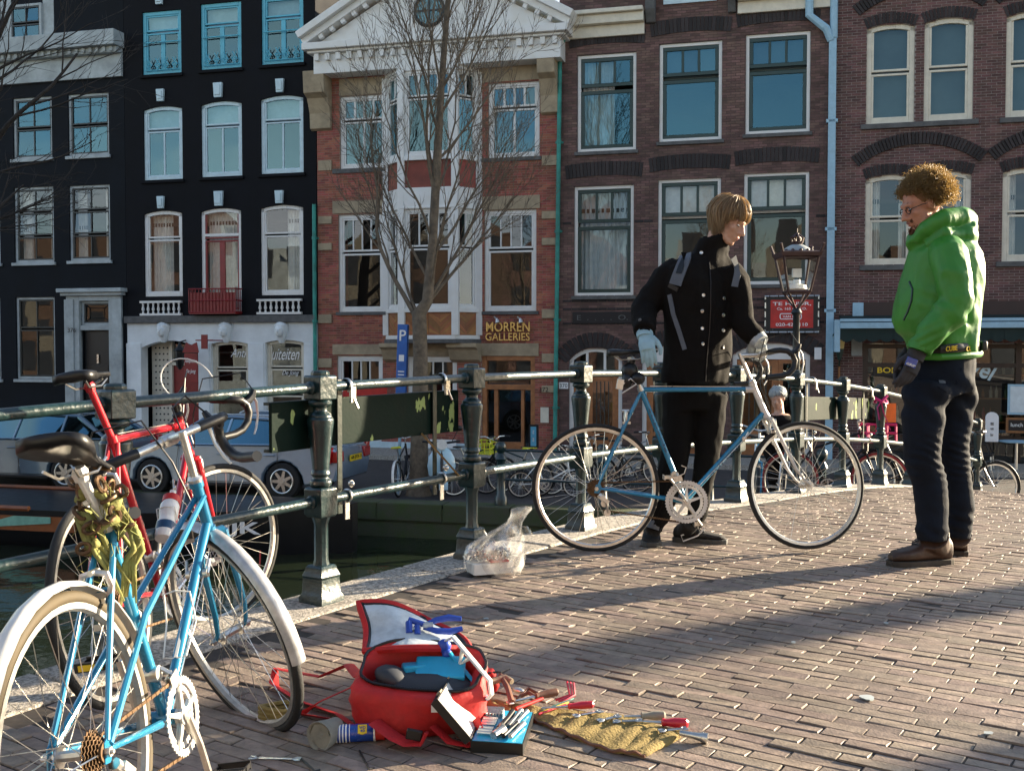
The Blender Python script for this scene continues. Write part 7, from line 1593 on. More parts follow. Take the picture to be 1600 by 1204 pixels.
for k_, (a0, c0, a1, c1) in enumerate(((.62, .6, .76, .08), (.72, .6, .88, .1), (.6, .9, .78, .5), (.74, .92, .9, .5))): b = MB(); b.tube([T(a0, c0, .043), T((a0 + a1) / 2, (c0 + c1) / 2, .043), T(a1, c1, .043)], [.007, .005, .008], 8); b.build('extension_bar', M['steel'] if k_ != 2 else M['black'], tb_)
ep = (e1 - e2 * e1.dot(e2)).normalized(); ld = -ep * .66 + e3 * .75; lw = w1; ln_ = ep * .75 + e3 * .66      # the lid stands open past upright
def lslab(a0, a1, c0, c1, z0, z1, b):
    P = lambda a, c, z: hb_ + V((0, 0, .034)) + e2 * (c * w2) + ld * (a * lw) + ln_ * z
    b.add([P(a0, c0, z0), P(a1, c0, z0), P(a1, c1, z0), P(a0, c1, z0), P(a0, c0, z1), P(a1, c0, z1), P(a1, c1, z1), P(a0, c1, z1)], [(0, 1, 2, 3), (4, 7, 6, 5), (0, 4, 5, 1), (1, 5, 6, 2), (2, 6, 7, 3), (3, 7, 4, 0)])
b = MB(); lslab(0, 1, 0, 1, -.02, -.006, b); lslab(.0, .03, 0, 1, -.006, .004, b); lslab(.97, 1, 0, 1, -.006, .004, b); lslab(.03, .97, 0, .02, -.006, .004, b); lslab(.03, .97, .98, 1, -.006, .004, b); lid_ = b.build('case_lid', M['black'], tb_, smooth=False)
b = MB(); lslab(.03, .97, .02, .98, -.005, -.001, b); b.build('lid_foam', M['white_gloss'], tb_, smooth=False)
b = MB(); lslab(1.0, 1.03, .2, .3, -.01, .004, b); lslab(1.0, 1.03, .7, .8, -.01, .004, b); b.build('latch', M['sandstone'], tb_, smooth=False, kind='stuff')
# canvas tool roll
upx = [(752, 1096), (800, 1103), (874, 1114), (941, 1117), (1011, 1131), (1072, 1149)]; lox = [(776, 1112), (812, 1120), (846, 1132), (896, 1156), (962, 1178), (1008, 1184)]
def lerp_poly(ps_, t): k_ = t * (len(ps_) - 1); i = min(int(k_), len(ps_) - 2); f = k_ - i; return (ps_[i][0] * (1 - f) + ps_[i + 1][0] * f, ps_[i][1] * (1 - f) + ps_[i + 1][1] * f)
g_ = []
for i in range(49):
    t = i / 48; a_, c_ = gp(*lerp_poly(upx, t)), gp(*lerp_poly(lox, t)); row_ = []
    for j in range(11):
        s = j / 10; p = a_.lerp(c_, s); row_.append(p + V((0, 0, .010 + (.010 * abs(math.sin(t * 12 * math.pi / 1.0)) ** .7 * (1 - s * .55) if .12 < s < .96 else .002) + .003 * math.sin(s * 9 + t * 20))))
    g_.append(row_)
b = MB(); b.sheet(g_, th=.009); trl = b.build('tool_roll', M['canvas'], None, ang=70); tag(trl, 'mustard canvas tool roll spread open with hand tools in its pockets', 'tool roll')
b = MB(); b.tube([g_[i][10] + V((0, 0, -.002 + .003 * math.sin(i * 1.3))) for i in range(49)], .005, 5); b.build('binding', M['leather'], trl)
b = MB(); b.tube([g_[0][10], g_[0][10] + V((.0, -.03, -.004)), g_[4][10] + V((-.02, -.02, 0)), g_[4][10]], .009, 6, flat=.5); b.build('tie', M['canvas'], trl)
def screwdriver(label, p, q, m, hl=.42, r_=.012, nm='screwdriver'):
    d = q - p; L_ = d.length; d.normalize(); b = MB(); b.lathe([(r_ * .5, 0), (r_ * .95, .006), (r_, L_ * hl * .5), (r_ * .7, L_ * hl * .8), (r_ * .85, L_ * hl * .95), (r_ * .5, L_ * hl)], q, -d, n=12); o = b.build('handle', M[m], t_ := thing(nm, label, nm.replace('_', ' '), (p + q) / 2))
    b = MB(); b.tube([q - d * (L_ * hl), p], r_ * .26, 6); b.build('shaft', M['steel'], t_)
h_ = .022
screwdriver('screwdriver with a red pear shaped handle at the right end of the tool roll', gp(1005, 1138, h_), gp(1076, 1141, h_), 'grip_red', .6, .015)
screwdriver('screwdriver with a grey wooden handle beside the red pear shaped one', gp(975, 1130, h_), gp(1040, 1128, h_), 'canvas_grey', .6, .013)
screwdriver('fluted red screwdriver lying across the middle of the tool roll', gp(846, 1122, h_ + .01), gp(928, 1117, h_ + .012), 'grip_red', .5, .012)
screwdriver('file with a dark brown wooden handle near the left end of the tool roll', gp(806, 1110, h_ + .01), gp(872, 1098, h_ + .015), 'leather', .55, .013, 'file')
b = MB(); p, q = gp(1062, 1156, h_), gp(1098, 1160, .016); d = (q - p); b.tube([p, p.lerp(q, .6), q], [.009, .010, .013], 12); b.lathe([(.013, 0), (.015, .004), (.015, .02), (.010, .02), (.010, .012)], q - d.normalized() * .006, d.normalized(), n=14); tag(b.build('socket_key', M['steel'], None), 'chrome tube socket key sticking out of the tool roll at its right end', 'socket key')
spanner('spanner', 'flat chrome spanner below the fluted red screwdriver', gp(902, 1128, h_), gp(934, 1122, h_), .006); spanner('spanner', 'chrome spanner head peeping from the pocket left of the grey handle', gp(940, 1134, h_ - .003), gp(962, 1130, h_), .006); spanner('spanner', 'chrome spanner half inside the pocket beside the grey handle', gp(965, 1136, h_ - .003), gp(996, 1136, h_), .006); spanner('spanner', 'white shining spanner in front of the red pear shaped handle', gp(1036, 1152, h_), gp(1066, 1149, h_), .006)
for i, (c_, lb) in enumerate((('grip_red', 'red stick file, lowest in the fan on the tool roll'), ('letter_yellow', 'yellow stick file in the fan on the tool roll'), ('dark_green', 'green stick file in the fan on the tool roll'), ('copper_pipe', 'teal stick file, topmost in the fan on the tool roll'))):
    b = MB(); b.tube([gp(842 + i * 2, 1126 - i * 1.5, h_), gp(884 + i * 4, 1113 - i * 3.2, h_ + .004)], .0035, 6); tag(b.build('needle_file', M[c_], None), lb, 'file', 'coloured needle files')
b = MB(); p = gp(884, 1100, h_ + .01)
for i in range(3): b.tube([gp(868 + 5 * i, 1104 + 2 * i, h_), gp(890 + 4 * i, 1102, h_ + .012), gp(886 + 5 * i, 1090 + i, h_ + .03)], .004, 6)
tag(b.build('hex_key_set', M['grip_red'], None), 'fanned set of red hex keys above the fluted screwdriver', 'hex keys')
hm_ = thing('hammer', 'small hammer with a curved brown handle among the tools beside the rucksack', 'hammer', gp(790, 1098))
b = MB(); b.tube([gp(800, 1112, .03), gp(793, 1095, .045), gp(782, 1078, .05)], [.010, .009, .008], 8); b.build('handle', M['leather'], hm_)
b = MB(); b.tube([gp(760, 1098, .02), gp(766, 1086, .045), gp(790, 1082, .05), gp(800, 1086, .045)], [.011, .012, .012, .009], 10); b.build('hammer_head', M['sandstone'], hm_)
pc_ = thing('pincers', 'pincers with brown coated handles lying behind the file', 'pincers', gp(830, 1100))
for s in (0, 1): b = MB(); b.tube([gp(808 + 3 * s, 1102 - 3 * s, h_), gp(826, 1092 + 6 * s, h_ + .012), gp(842, 1098 + 7 * s, h_ + .006)], [.005, .007, .006], 8); b.build('handle', M['leather'], pc_)
b = MB(); b.ball(gp(810, 1094, h_ + .01), (.022, .012, .010), Matrix.Rotation(-.5, 3, 'Z')); b.build('jaw', M['alloy'], pc_)
spanner('spanner', 'white bone handled spanner beneath the pincers', gp(800, 1110, h_ + .006), gp(838, 1102, h_ + .01), .007, 'white_gloss')
b = MB(); b.tube([gp(806, 1118, h_), gp(848, 1104, h_ + .006)], .006, 8); tag(b.build('tyre_lever', M['tin_red'], None), 'red tyre lever under the dark handled file', 'tyre lever')
# ================================================================= PEOPLE
D('skin', (.52, .30, .21), .5, var=.08, scale=30); D('skin_ruddy', (.42, .20, .13), .55, var=.1, scale=30)
D('coat_black', (.0065, .0055, .005), .95, spec=.15, var=.25, scale=30, bump=.25, bscale=250); D('trouser_black', (.0055, .005, .0048), .95, spec=.15, var=.2, bump=.2, bscale=200)
D('jacket_green', (.034, .205, .018), .5, var=.1, scale=6, bump=.1, bscale=80); D('denim', (.006, .010, .019), .85, spec=.2, var=.35, scale=8, bump=.25, bscale=220)
D('glove_grey', (.38, .42, .44), .9, bump=.3, bscale=250); D('glove_blue', (.30, .47, .55), .9, bump=.3, bscale=250); D('glove_dark', (.03, .03, .035), .8); D('boot_brown', (.05, .025, .015), .5, var=.3, scale=14, bump=.15); D('sole', (.05, .04, .03), .8); D('canvas_black', (.012, .012, .013), .85); D('sole_dark', (.06, .06, .06), .7)
def hair_mat(n, c, tl):
    m = bpy.data.materials.new(n); m.use_nodes = True; t = m.node_tree; t.nodes.clear(); o = t.nodes.new('ShaderNodeOutputMaterial'); a = t.nodes.new('ShaderNodeBsdfPrincipled'); b = t.nodes.new('ShaderNodeBsdfTranslucent'); x = t.nodes.new('ShaderNodeMixShader'); g = t.nodes.new('ShaderNodeNewGeometry'); mr = t.nodes.new('ShaderNodeMapRange'); mr.inputs[3].default_value = .6; mr.inputs[4].default_value = 1.5
    t.links.new(g.outputs['Random Per Island'], mr.inputs[0]); hs = t.nodes.new('ShaderNodeHueSaturation'); hs.inputs['Color'].default_value = (*c, 1); t.links.new(mr.outputs[0], hs.inputs['Value']); t.links.new(hs.outputs[0], a.inputs['Base Color']); a.inputs['Roughness'].default_value = .42; b.inputs[0].default_value = (*tl, 1); x.inputs[0].default_value = .45
    t.links.new(a.outputs[0], x.inputs[1]); t.links.new(b.outputs[0], x.inputs[2]); t.links.new(x.outputs[0], o.inputs[0]); return m
M['hair_blond'] = hair_mat('hair_blond', (.30, .205, .115), (.62, .48, .28)); M['hair_curly'] = hair_mat('hair_curly', (.12, .078, .042), (.95, .75, .4))
def melt(b, name, mats, parent, vox=.008, it=4, fold=None, paint=None):
    """join overlapping volumes into one continuous smooth skin"""
    o = b.build(name, mats, parent, smooth=True)
    r = o.modifiers.new('r', 'REMESH'); r.mode = 'VOXEL'; r.voxel_size = vox
    s = o.modifiers.new('s', 'SMOOTH'); s.factor = .5; s.iterations = it
    dg = bpy.context.evaluated_depsgraph_get(); me = bpy.data.meshes.new_from_object(o.evaluated_get(dg))
    o.modifiers.clear(); old = o.data; o.data = me; bpy.data.meshes.remove(old); me.name = name
    W4 = MW[o.name]
    if fold:
        n = len(me.vertices); co = np.zeros(n * 3); no = np.zeros(n * 3); me.vertices.foreach_get('co', co); me.vertices.foreach_get('normal', no); co = co.reshape(-1, 3); no = no.reshape(-1, 3)
        for i in range(n): d = fold(W4 @ V(co[i])); co[i] += no[i] * d
        me.vertices.foreach_set('co', co.ravel())
    me.materials.clear()
    for m in (mats if isinstance(mats, (list, tuple)) else [mats]): me.materials.append(m)
    if paint:
        for p in me.polygons: p.material_index = paint(W4 @ p.center)
    else: me.polygons.foreach_set('material_index', [0] * len(me.polygons))
    me.shade_smooth(); me.update(); return o
def ering(c, ax_, rx, ry, yaw=0, n=20, tilt=(0, 0)):
    X = V((math.cos(yaw), math.sin(yaw), tilt[0])); Y = V((-math.sin(yaw), math.cos(yaw), tilt[1])); c = V(c)
    return [c + X * (rx * math.cos(a)) + Y * (ry * math.sin(a)) for a in [2 * math.pi * i / n for i in range(n)]]
def head_shapes(b, H):
    h = lambda x, y, z: H @ V((x, y, z)); R3 = H.to_3x3()
    b.ball(h(-.012, 0, .032), (.098, .077, .092), R3, 20, k=14); b.ball(h(.03, 0, -.025), (.064, .060, .088), R3, 18, k=12); b.ball(h(.03, 0, -.082), (.056, .046, .034), R3, 16, k=10); b.ball(h(.07, 0, -.098), (.020, .022, .018), R3)
    b.tube([h(.086, 0, .022), h(.100, 0, .0), h(.113, 0, -.026)], [.009, .011, .013], 8); b.ball(h(.116, 0, -.030), .0125); b.ball(h(.100, .013, -.034), .0105); b.ball(h(.100, -.013, -.034), .0105)
    b.tube([h(.070, -.050, .022), h(.086, -.026, .031), h(.089, 0, .027), h(.086, .026, .031), h(.070, .050, .022)], .012, 8)
    for s in (1, -1):
        b.ball(h(.060, s * .043, -.018), (.024, .018, .022), R3); b.tube([h(.02, s * .055, -.05), h(.045, s * .042, -.085), h(.068, s * .018, -.10)], .016, 8)
        b.ball(h(-.006, s * .078, -.002), (.021, .010, .033), R3, 14); b.ball(h(.070, s * .031, .006), .0165)
    b.tube([h(.080, -.024, -.060), h(.095, -.008, -.056), h(.096, 0, -.058), h(.095, .008, -.056), h(.080, .024, -.060)], .0075, 8); b.tube([h(.080, -.020, -.069), h(.093, 0, -.071), h(.080, .020, -.069)], .0085, 8)
def face_parts(root, H, lipm, browm, browc=1):
    h = lambda x, y, z: H @ V((x, y, z))
    for s in (1, -1):
        b = MB(); b.tube([h(.083, s * .016, .030), h(.086, s * .032, .036), h(.074, s * .05, .03)], [.004, .0045, .002], 6); b.build('eyebrow', M[browm] if browm in M else browm, root)
        b = MB(); b.tube([h(.0845, s * .018, .003), h(.0885, s * .030, -.0005), h(.080, s * .045, .002)], [.0018, .0028, .0015], 6); b.build('eyelash', M['black'], root)
        b = MB(); b.ball(h(.0785, s * .031, .0045), (.0105, .010, .0085), H.to_3x3(), 12); b.build('eye', M['letter_white'], root)
        b = MB(); b.ball(h(.087, s * .0315, .002), (.003, .005, .005), H.to_3x3(), 10); b.build('iris', M['black'], root)
    b = MB(); b.tube([h(.085, -.021, -.0605), h(.0985, -.007, -.0575), h(.0992, 0, -.059), h(.0985, .007, -.0575), h(.085, .021, -.0605)], [.002, .0055, .005, .0055, .002], 6); b.tube([h(.085, -.018, -.0675), h(.0975, 0, -.0705), h(.085, .018, -.0675)], [.002, .006, .002], 6); b.build('lips', lipm, root, kind='stuff')
def hand_mesh(b, wrist, palm_dir, back, spread, fingers, thumb, s=1.0, w0=.030):
    """wrist point, direction to the knuckles, normal of the back of the hand; fingers: (curl angles of three joints) each; thumb: three points in hand axes"""
    d = V(palm_dir).normalized(); n = (V(back) - d * V(back).dot(d)).normalized(); t = d.cross(n)     # t points to the little finger or the thumb by handedness (spread sign)
    t = t * spread
    P = lambda x, y, z: V(wrist) + (d * x + t * y + n * z) * s
    b.tube([P(-.02, 0, 0), P(.02, 0, 0), P(.05, 0, .002), P(.085, .0, .0)], [w0 * s, .034 * s, .040 * s, .038 * s], 12, flat=.5, up=t)
    for i, (y, L_, r_) in enumerate(((.028, .074, .0098), (.010, .082, .0102), (-.009, .077, .0098), (-.027, .060, .0088))):
        cur = 0; p = P(.088 - .004 * abs(i - 1.2), y, 0); pts = [P(.055, y * .85, 0), p]; seg = (.44, .30, .26)
        for j in range(3):
            cur += fingers[i][j]; dd = d * math.cos(cur) - n * math.sin(cur) + t * (y * 2.2 * math.cos(cur)); p = p + dd.normalized() * (L_ * seg[j] * s); pts.append(p)
        b.tube(pts, [r_ * s * .95, r_ * s * 1.08, r_ * s, r_ * s * .94, r_ * s * .78], 8); b.ball(pts[-1], r_ * s * .78, n=8, k=6)
    q = [P(*x) for x in thumb]; b.tube(q, [.015 * s, .0135 * s, .0115 * s, .009 * s][:len(q)], 8); b.ball(q[-1], .0095 * s, n=8, k=6)
nz = noise.noise
def folds(amp, freq, zs=1.0, xs=1.0):
    def f(p): return amp * (nz(V((p.x * freq * xs, p.y * freq * xs, p.z * freq * zs))) + .5 * nz(V((p.x * freq * 2.1 * xs + 7, p.y * freq * 2.1, p.z * freq * 2.3 * zs))))
    return f

# ---------------------------------------------------------------- man in the black coat
Z1 = 5.98; q1 = lambda px, py, dz=0: W(px, py, Z1 + dz)
m1 = thing('person', 'man with straight fair hair in a black coat and grey gloves holding the blue bicycle', 'person', G(1058, 852))
def head_frame(c, yaw, pitch, roll=0, s=1.0):       # face along local x; compass yaw of the face, pitch down
    f = V((math.sin(yaw) * math.cos(pitch), math.cos(yaw) * math.cos(pitch), -math.sin(pitch))); l = V((0, 0, 1)).cross(f).normalized(); u = f.cross(l)
    l2 = l * math.cos(roll) + u * math.sin(roll); u2 = f.cross(l2)
    T = Matrix((f * s, l2 * s, u2 * s)).transposed().to_4x4(); T.translation = V(c); return T
H1 = head_frame(q1(1137, 347, -.02), R(128), R(24), R(-8), .98)
b = MB(); head_shapes(b, H1); b.tube([H1 @ V((-.028, 0, -.05)), q1(1117, 392, .02), q1(1104, 418, .03)], [.056, .056, .066], 14)
b.loft([ering(q1(x, y), None, hw / 284, d_, R(20)) for x, y, hw, d_ in ((1104, 412, 40, .07), (1094, 430, 52, .09), (1090, 480, 52, .10), (1088, 540, 46, .09), (1085, 598, 46, .10))])
for px_ in ([(1046, 422, 0), (1009, 478, 0), (1007, 520, -.2)], [(1140, 428, -.03), (1160, 500, -.08), (1182, 530, -.12)]): b.tube([q1(*p) for p in px_], [.052, .045, .034], 10)
for px_ in ([(1063, 596, .02), (1050, 705, -.02), (1022, 828, -.05)], [(1108, 596, 0), (1104, 705, .0), (1084, 822, .02)]): b.tube([q1(*p) for p in px_], [.075, .06, .045], 10)
zn1 = q1(1110, 420).z; body1 = melt(b, 'body', [M['skin'], M['trouser_black']], m1, .0055, 3, paint=lambda p: 0 if p.z > zn1 else 1)
face_parts(body1, H1, pm('lips', (.42, .14, .12), .4), pm('brow_fair', (.22, .13, .06), .8))
# coat: torso, sleeves and funnel collar in one skin
b = MB(); YB = R(18)
b.loft([ering(q1(x, y, dz), None, hw / 284, d_, YB) for x, y, hw, d_, dz in ((1107, 398, 34, .075, .02), (1102, 406, 46, .095, .015), (1095, 418, 58, .115, .01), (1092, 440, 60, .135, 0), (1092, 480, 59, .140, 0), (1092, 520, 56, .135, 0), (1090, 560, 55, .14, 0), (1086, 585, 56, .145, 0), (1085, 599, 57, .147, 0))])
b.loft([ering(q1(x, y, dz), None, rx, ry, R(25), tilt=(.35, 0)) for x, y, rx, ry, dz in ((1106, 404, .13, .10, .02), (1110, 388, .108, .088, .015), (1116, 372, .100, .084, .0), (1118, 364, .094, .080, -.0), (1118, 366, .080, .066, .0), (1110, 392, .07, .06, .02))])
b.tube([q1(1062, 422, .0), q1(1040, 436, .0), q1(1018, 466, .0), q1(1007, 484, -.03), q1(1005, 505, -.12), q1(1007, 519, -.19)], [.078, .084, .076, .074, .068, .061], 14)
b.tube([q1(1136, 422, -.02), q1(1150, 440, -.04), q1(1158, 475, -.06), q1(1160, 502, -.08), q1(1172, 518, -.10), q1(1184, 528, -.12)], [.074, .074, .068, .067, .060, .054], 14)
fa = folds(.010, 9, .8)
coat = melt(b, 'coat', M['coat_black'], m1, .010, 3, fold=lambda p: fa(p) + .004 * nz(V((p.x * 26, p.y * 26, p.z * 14))))
cp_ = lambda px, py: q1(px, py, -.145)
import mathutils
def on_surface(o, px, py, off=.002):
    inv = MW[o.name].inverted(); o_ = inv @ EYE; d_ = (inv.to_3x3() @ ray(px, py)).normalized(); hit, loc, nn, fi = o.ray_cast(o_, d_)
    return (MW[o.name] @ loc + (MW[o.name].to_3x3() @ nn) * off, MW[o.name].to_3x3() @ nn) if hit else (q1(px, py, -.15), V((0, -1, 0)))
bpy.context.view_layer.update()
for px, py in ((1099, 461), (1097, 486), (1097, 513), (1098, 537), (1131, 466), (1130, 492), (1130, 516), (1130, 542), (1096, 395), (1000, 500)):
    p, nn = on_surface(coat, px, py); b = MB(); b.lathe([(.002, .003), (.008, .004), (.010, .002), (.010, -.002)], p, nn, n=12); b.build('button', M['steel'] if px != 1000 else M['stone_grey'], coat)
b = MB(); b.tube([on_surface(coat, x, y, .003)[0] for x, y in ((1108, 410), (1110, 440), (1110, 480), (1108, 520), (1104, 560), (1102, 596))], .0035, 5); b.build('coat_front_edge', M['black'], coat)
# back pack straps over the coat
D('strap_grey', (.10, .115, .14), .75)
def surf_strap(o, pts, w, m, name, par, off=.004):
    b = MB(); ps_ = [on_surface(o, *p, off) for p in pts]; L_ = []
    for i, (p, nn) in enumerate(ps_):
        t = (ps_[min(i + 1, len(ps_) - 1)][0] - ps_[max(i - 1, 0)][0]).normalized(); s = t.cross(nn).normalized(); L_.append([p - s * w - nn * .01, p - s * w, p, p + s * w, p + s * w - nn * .01])
    b.sheet(L_); return b.build(name, m, par, ang=50)
bp_ = thing('backpack', 'backpack on the man in the black coat, its grey edged straps over his shoulders', 'backpack', q1(1080, 480, .2))
s1 = surf_strap(coat, [(1071, 398), (1070, 404), (1066, 415), (1060, 430), (1055, 445)], .034, M['strap_grey'], 'shoulder_strap', bp_, .006)
surf_strap(coat, [(1069, 394), (1068, 405), (1065, 416), (1061, 428)], .016, M['black'], 'strap_webbing', s1, .010)
surf_strap(coat, [(1054, 446), (1051, 452)], .03, M['black'], 'strap_buckle', bp_, .008)
surf_strap(coat, [(1046, 460), (1052, 490), (1062, 520), (1070, 546)], .012, M['strap_grey'], 'loose_strap', bp_, .005)
surf_strap(coat, [(1146, 402), (1150, 415), (1152, 430), (1148, 448)], .018, M['strap_grey'], 'shoulder_strap', bp_, .006)
b = MB(); b.ball(q1(1088, 490, .20), (.13, .08, .16), None, 16, k=10); b.build('pack_body', M['black'], bp_)
# trousers
b = MB()
b.loft([ering(q1(x, y), None, hw / 284, d_, YB) for x, y, hw, d_ in ((1087, 575, 46, .11), (1088, 600, 49, .115), (1088, 622, 49, .115), (1087, 640, 46, .11))])
b.tube([q1(1062, 615, 0), q1(1060, 660, -.01), q1(1058, 700, -.03), q1(1050, 750, -.02), q1(1034, 800, -.04), q1(1024, 822, -.05)], [.095, .088, .074, .062, .050, .046], 14)
b.tube([q1(1112, 615, 0), q1(1108, 660, -.01), q1(1105, 705, -.01), q1(1100, 750, 0), q1(1090, 800, .02), q1(1083, 820, .02)], [.092, .084, .070, .060, .054, .052], 14)
ft = folds(.008, 10, .9); tr1 = melt(b, 'trousers', M['trouser_black'], m1, .009, 3, fold=lambda p: ft(p) + .005 * nz(V((p.x * 10, p.y * 10, p.z * 34))) * (1 if p.z < .35 else .3))
b = MB(); b.tube([q1(1027, 806, -.04), q1(1021, 826, -.05)], [.048, .047], 14); b.build('sock', M['strap_grey'], m1)
def shoe(name, heel, toe, hgt, wid, mat, solem, root, ank, ar, laces=True, solet=.025):
    f = (toe - heel); L_ = f.length; f.normalize(); s = f.cross(V((0, 0, 1))).normalized(); up = s.cross(f); b = MB()
    prof = [(0, .55, .75, .0), (.08, .72, 1.0, 0), (.25, .72, 1.0, 0), (.42, .82, .82, 0), (.6, .96, .64, 0), (.78, 1.0, .56, 0), (.92, .82, .5, 0), (1.0, .45, .36, 0)]
    rg_ = [[heel + f * (t * L_) + s * (w * wid / 2 * math.copysign(abs(math.cos(a)) ** .75, math.cos(a))) + up * (solet + (h * hgt - solet) * .5 * (1 + math.copysign(abs(math.sin(a)) ** .8, math.sin(a)))) for a in [i * 6.2832 / 16 for i in range(16)]] for t, w, h, _ in prof]
    b.loft(rg_); b.tube([heel + f * (L_ * .17) + up * hgt * .5, ank], [wid * .42, ar], 14)
    o = melt(b, name, M[mat], root, .006, 3); b = MB()
    b.loft([[heel + f * (t * L_ - .004 + .012 * (t > .9)) + s * (w * wid / 2 * 1.06 * math.cos(a)) + up * (z) for a, z in ((0, 0), (0, solet + .004), (math.pi, solet + .004), (math.pi, 0))] for t, w, h, _ in prof]); b.build('sole', M[solem], o, smooth=False, bevel=.004)
    if laces:
        b = MB()
        for k_ in range(5): c = heel + f * (L_ * (.36 + .07 * k_)) + up * (hgt * (.96 - .105 * k_)); b.tube([c - s * wid * .22, c + up * .006, c + s * wid * .22 + f * .008], .0035, 5)
        b.build('laces', M['stone_grey'] if mat != 'boot_brown' else M['black'], o, kind='stuff')
    return o
gz = lambda px, py: G(px, py)
tL = gz(1018, 855); hL = tL + V((.03, .27, 0)); hL.z = deck_z(hL.dot(U)); shoe('shoe', hL, tL, .10, .105, 'canvas_black', 'sole_dark', m1, q1(1022, 822, -.03), .05)
hR = gz(1066, 846); tR = gz(1134, 850); tR.z = deck_z(tR.dot(U)); hR = tR - (tR - hR).normalized() * .29; shoe('shoe', hR, tR, .10, .10, 'canvas_black', 'sole_dark', m1, q1(1080, 815, -.02), .052)
b = MB(); c = hR.lerp(tR, .35) + V((0, -.045, .07)); b.tube([c, c + V((-.07, -.02, -.02)), c + V((-.06, -.03, -.05)), c + V((.02, -.03, -.02)), c + V((.06, -.02, .02))], .004, 5); b.build('loose_lace', M['letter_white'], m1)
# gloves
b = MB(); hand_mesh(b, q1(1008, 522, -.2), q1(1012, 548, -.24) - q1(1008, 522, -.2), V((-.15, -.85, .5)), -1, [(.5, .35, .2), (.45, .3, .2), (.42, .3, .2), (.4, .3, .2)], [(.02, .03, 0), (.05, .052, -.004), (.08, .062, -.012), (.10, .058, -.02)], 1.12)
melt(b, 'glove', M['glove_blue'], m1, .0038, 2)
b = MB(); b.tube([q1(1006, 510, -.155), q1(1008, 527, -.2)], [.050, .044], 14, flat=.8); b.build('glove_cuff', M['glove_blue'], m1)
bar_p = MSC @ (kc['ce'] + V((.02, .12, .0)))
wr_p = q1(1186, 531, -.14); b = MB(); kn_ = bar_p + V((-.005, -.02, .045))
hand_mesh(b, wr_p, kn_ - wr_p, V((.25, -.35, .9)), 1, [(.75, .9, .7), (.8, .95, .7), (.85, .95, .7), (.9, .95, .7)], [(.02, .03, -.01), (.045, .048, -.025), (.07, .05, -.045), (.085, .04, -.06)], 1.1)
melt(b, 'glove', M['glove_grey'], m1, .0038, 2)
b = MB(); b.tube([q1(1180, 526, -.11), q1(1190, 535, -.145)], [.054, .044], 14); b.build('glove_cuff', M['glove_grey'], m1)
# straight fair hair combed forward over the brow
def strands(H, n, cfg, rg, r_=.0042, off=(.006, .02)):
    b = MB()
    for i in range(n):
        ph = rg.uniform(-math.pi, math.pi); cl = round(ph * 5.5) / 5.5; c0 = abs(ph) / math.pi; end = cfg(c0, ph) + rg.gauss(0, .10) + .3 * nz(V((cl * 3.1, 2.0, 5.0))); st = rg.uniform(.02, .5) * (1 if rg.random() < .7 else 1.8); o_ = rg.uniform(*off) + .007 * nz(V((cl * 5.3, 1.0, 9.0))) + (rg.uniform(.006, .016) if rg.random() < .06 else 0); pts = []; ph0 = ph + rg.gauss(0, .08); ph1 = ph0 + (cl - ph) * .75 + rg.gauss(0, .07) + .12 + (.35 if c0 < .3 else 0)
        if end - st < .3: continue
        for k_ in range(7):
            u_ = k_ / 6; th = st + (end - st) * u_; a_ = ph0 + (ph1 - ph0) * u_; e_ = o_ * (1 - .25 * u_ ** 3) + .004 * math.sin(u_ * 3.1); t2 = min(th, 1.62); x = (.100 + e_) * math.sin(t2) * math.cos(a_) - .012; y = (.080 + e_) * math.sin(t2) * math.sin(a_); z = (.094 + e_) * math.cos(t2) + .032 - max(0, th - 1.62) * .095 + .003 * math.sin(cl * 9 + u_ * 7)
            if th > 1.62 and abs(a_) > 1.4: x += (th - 1.62) * .05; y *= 1 - .16 * (th - 1.62)
            pts.append(H @ V((x, y, z)))
        b.tube(pts, [r_ * .7, r_, r_, r_, r_ * .9, r_ * .7, r_ * .2], 4, cap=False)
    return b
rg = random.Random(3)
b = strands(H1, 2600, lambda c0, ph: (1.38 if c0 < .25 else 1.38 + (c0 - .25) * 3.4 if c0 < .4 else 1.9 + (c0 - .4) * 4 if c0 < .55 else 2.5 + (c0 - .55) * 1.2), rg, .0028, off=(.005, .02))
hm = b.build('hair', M['hair_blond'], body1, ang=180)
b = MB(); R3 = H1.to_3x3(); b.ball(H1 @ V((-.016, 0, .040)), (.097, .079, .087), R3, 20, k=14); b.build('hair_base', M['hair_blond'], hm)

# ---------------------------------------------------------------- man in the green jacket
Z2 = 5.50; q2 = lambda px, py, dz=0: W(px, py, Z2 + dz)
m2 = thing('person', 'man with curly hair, glasses and a bright green jacket looking at the bicycle', 'person', G(1455, 878))
H2 = head_frame(q2(1441, 322, -.03), R(-97), R(20), R(3), 1.0)
b = MB(); head_shapes(b, H2); b.tube([H2 @ V((-.03, 0, -.05)), q2(1462, 366, 0), q2(1470, 392, .02)], [.060, .062, .075], 14)
b.loft([ering(q2(x, y), None, hw / 309, d_, R(-15)) for x, y, hw, d_ in ((1472, 385, 30, .07), (1470, 402, 45, .13), (1468, 450, 52, .14), (1466, 520, 48, .12), (1470, 575, 46, .12))])
b.tube([q2(1486, 398, -.16), q2(1494, 470, -.2), q2(1434, 552, -.2)], [.052, .045, .034], 10); b.tube([q2(1462, 398, .17), q2(1452, 470, .2), q2(1425, 540, .15)], [.052, .045, .034], 10)
b.tube([q2(1452, 590, -.06), q2(1443, 705, -.09), q2(1457, 835, -.1)], [.07, .055, .045], 10); b.tube([q2(1490, 590, .08), q2(1489, 705, .1), q2(1497, 835, .115)], [.085, .065, .05], 10)
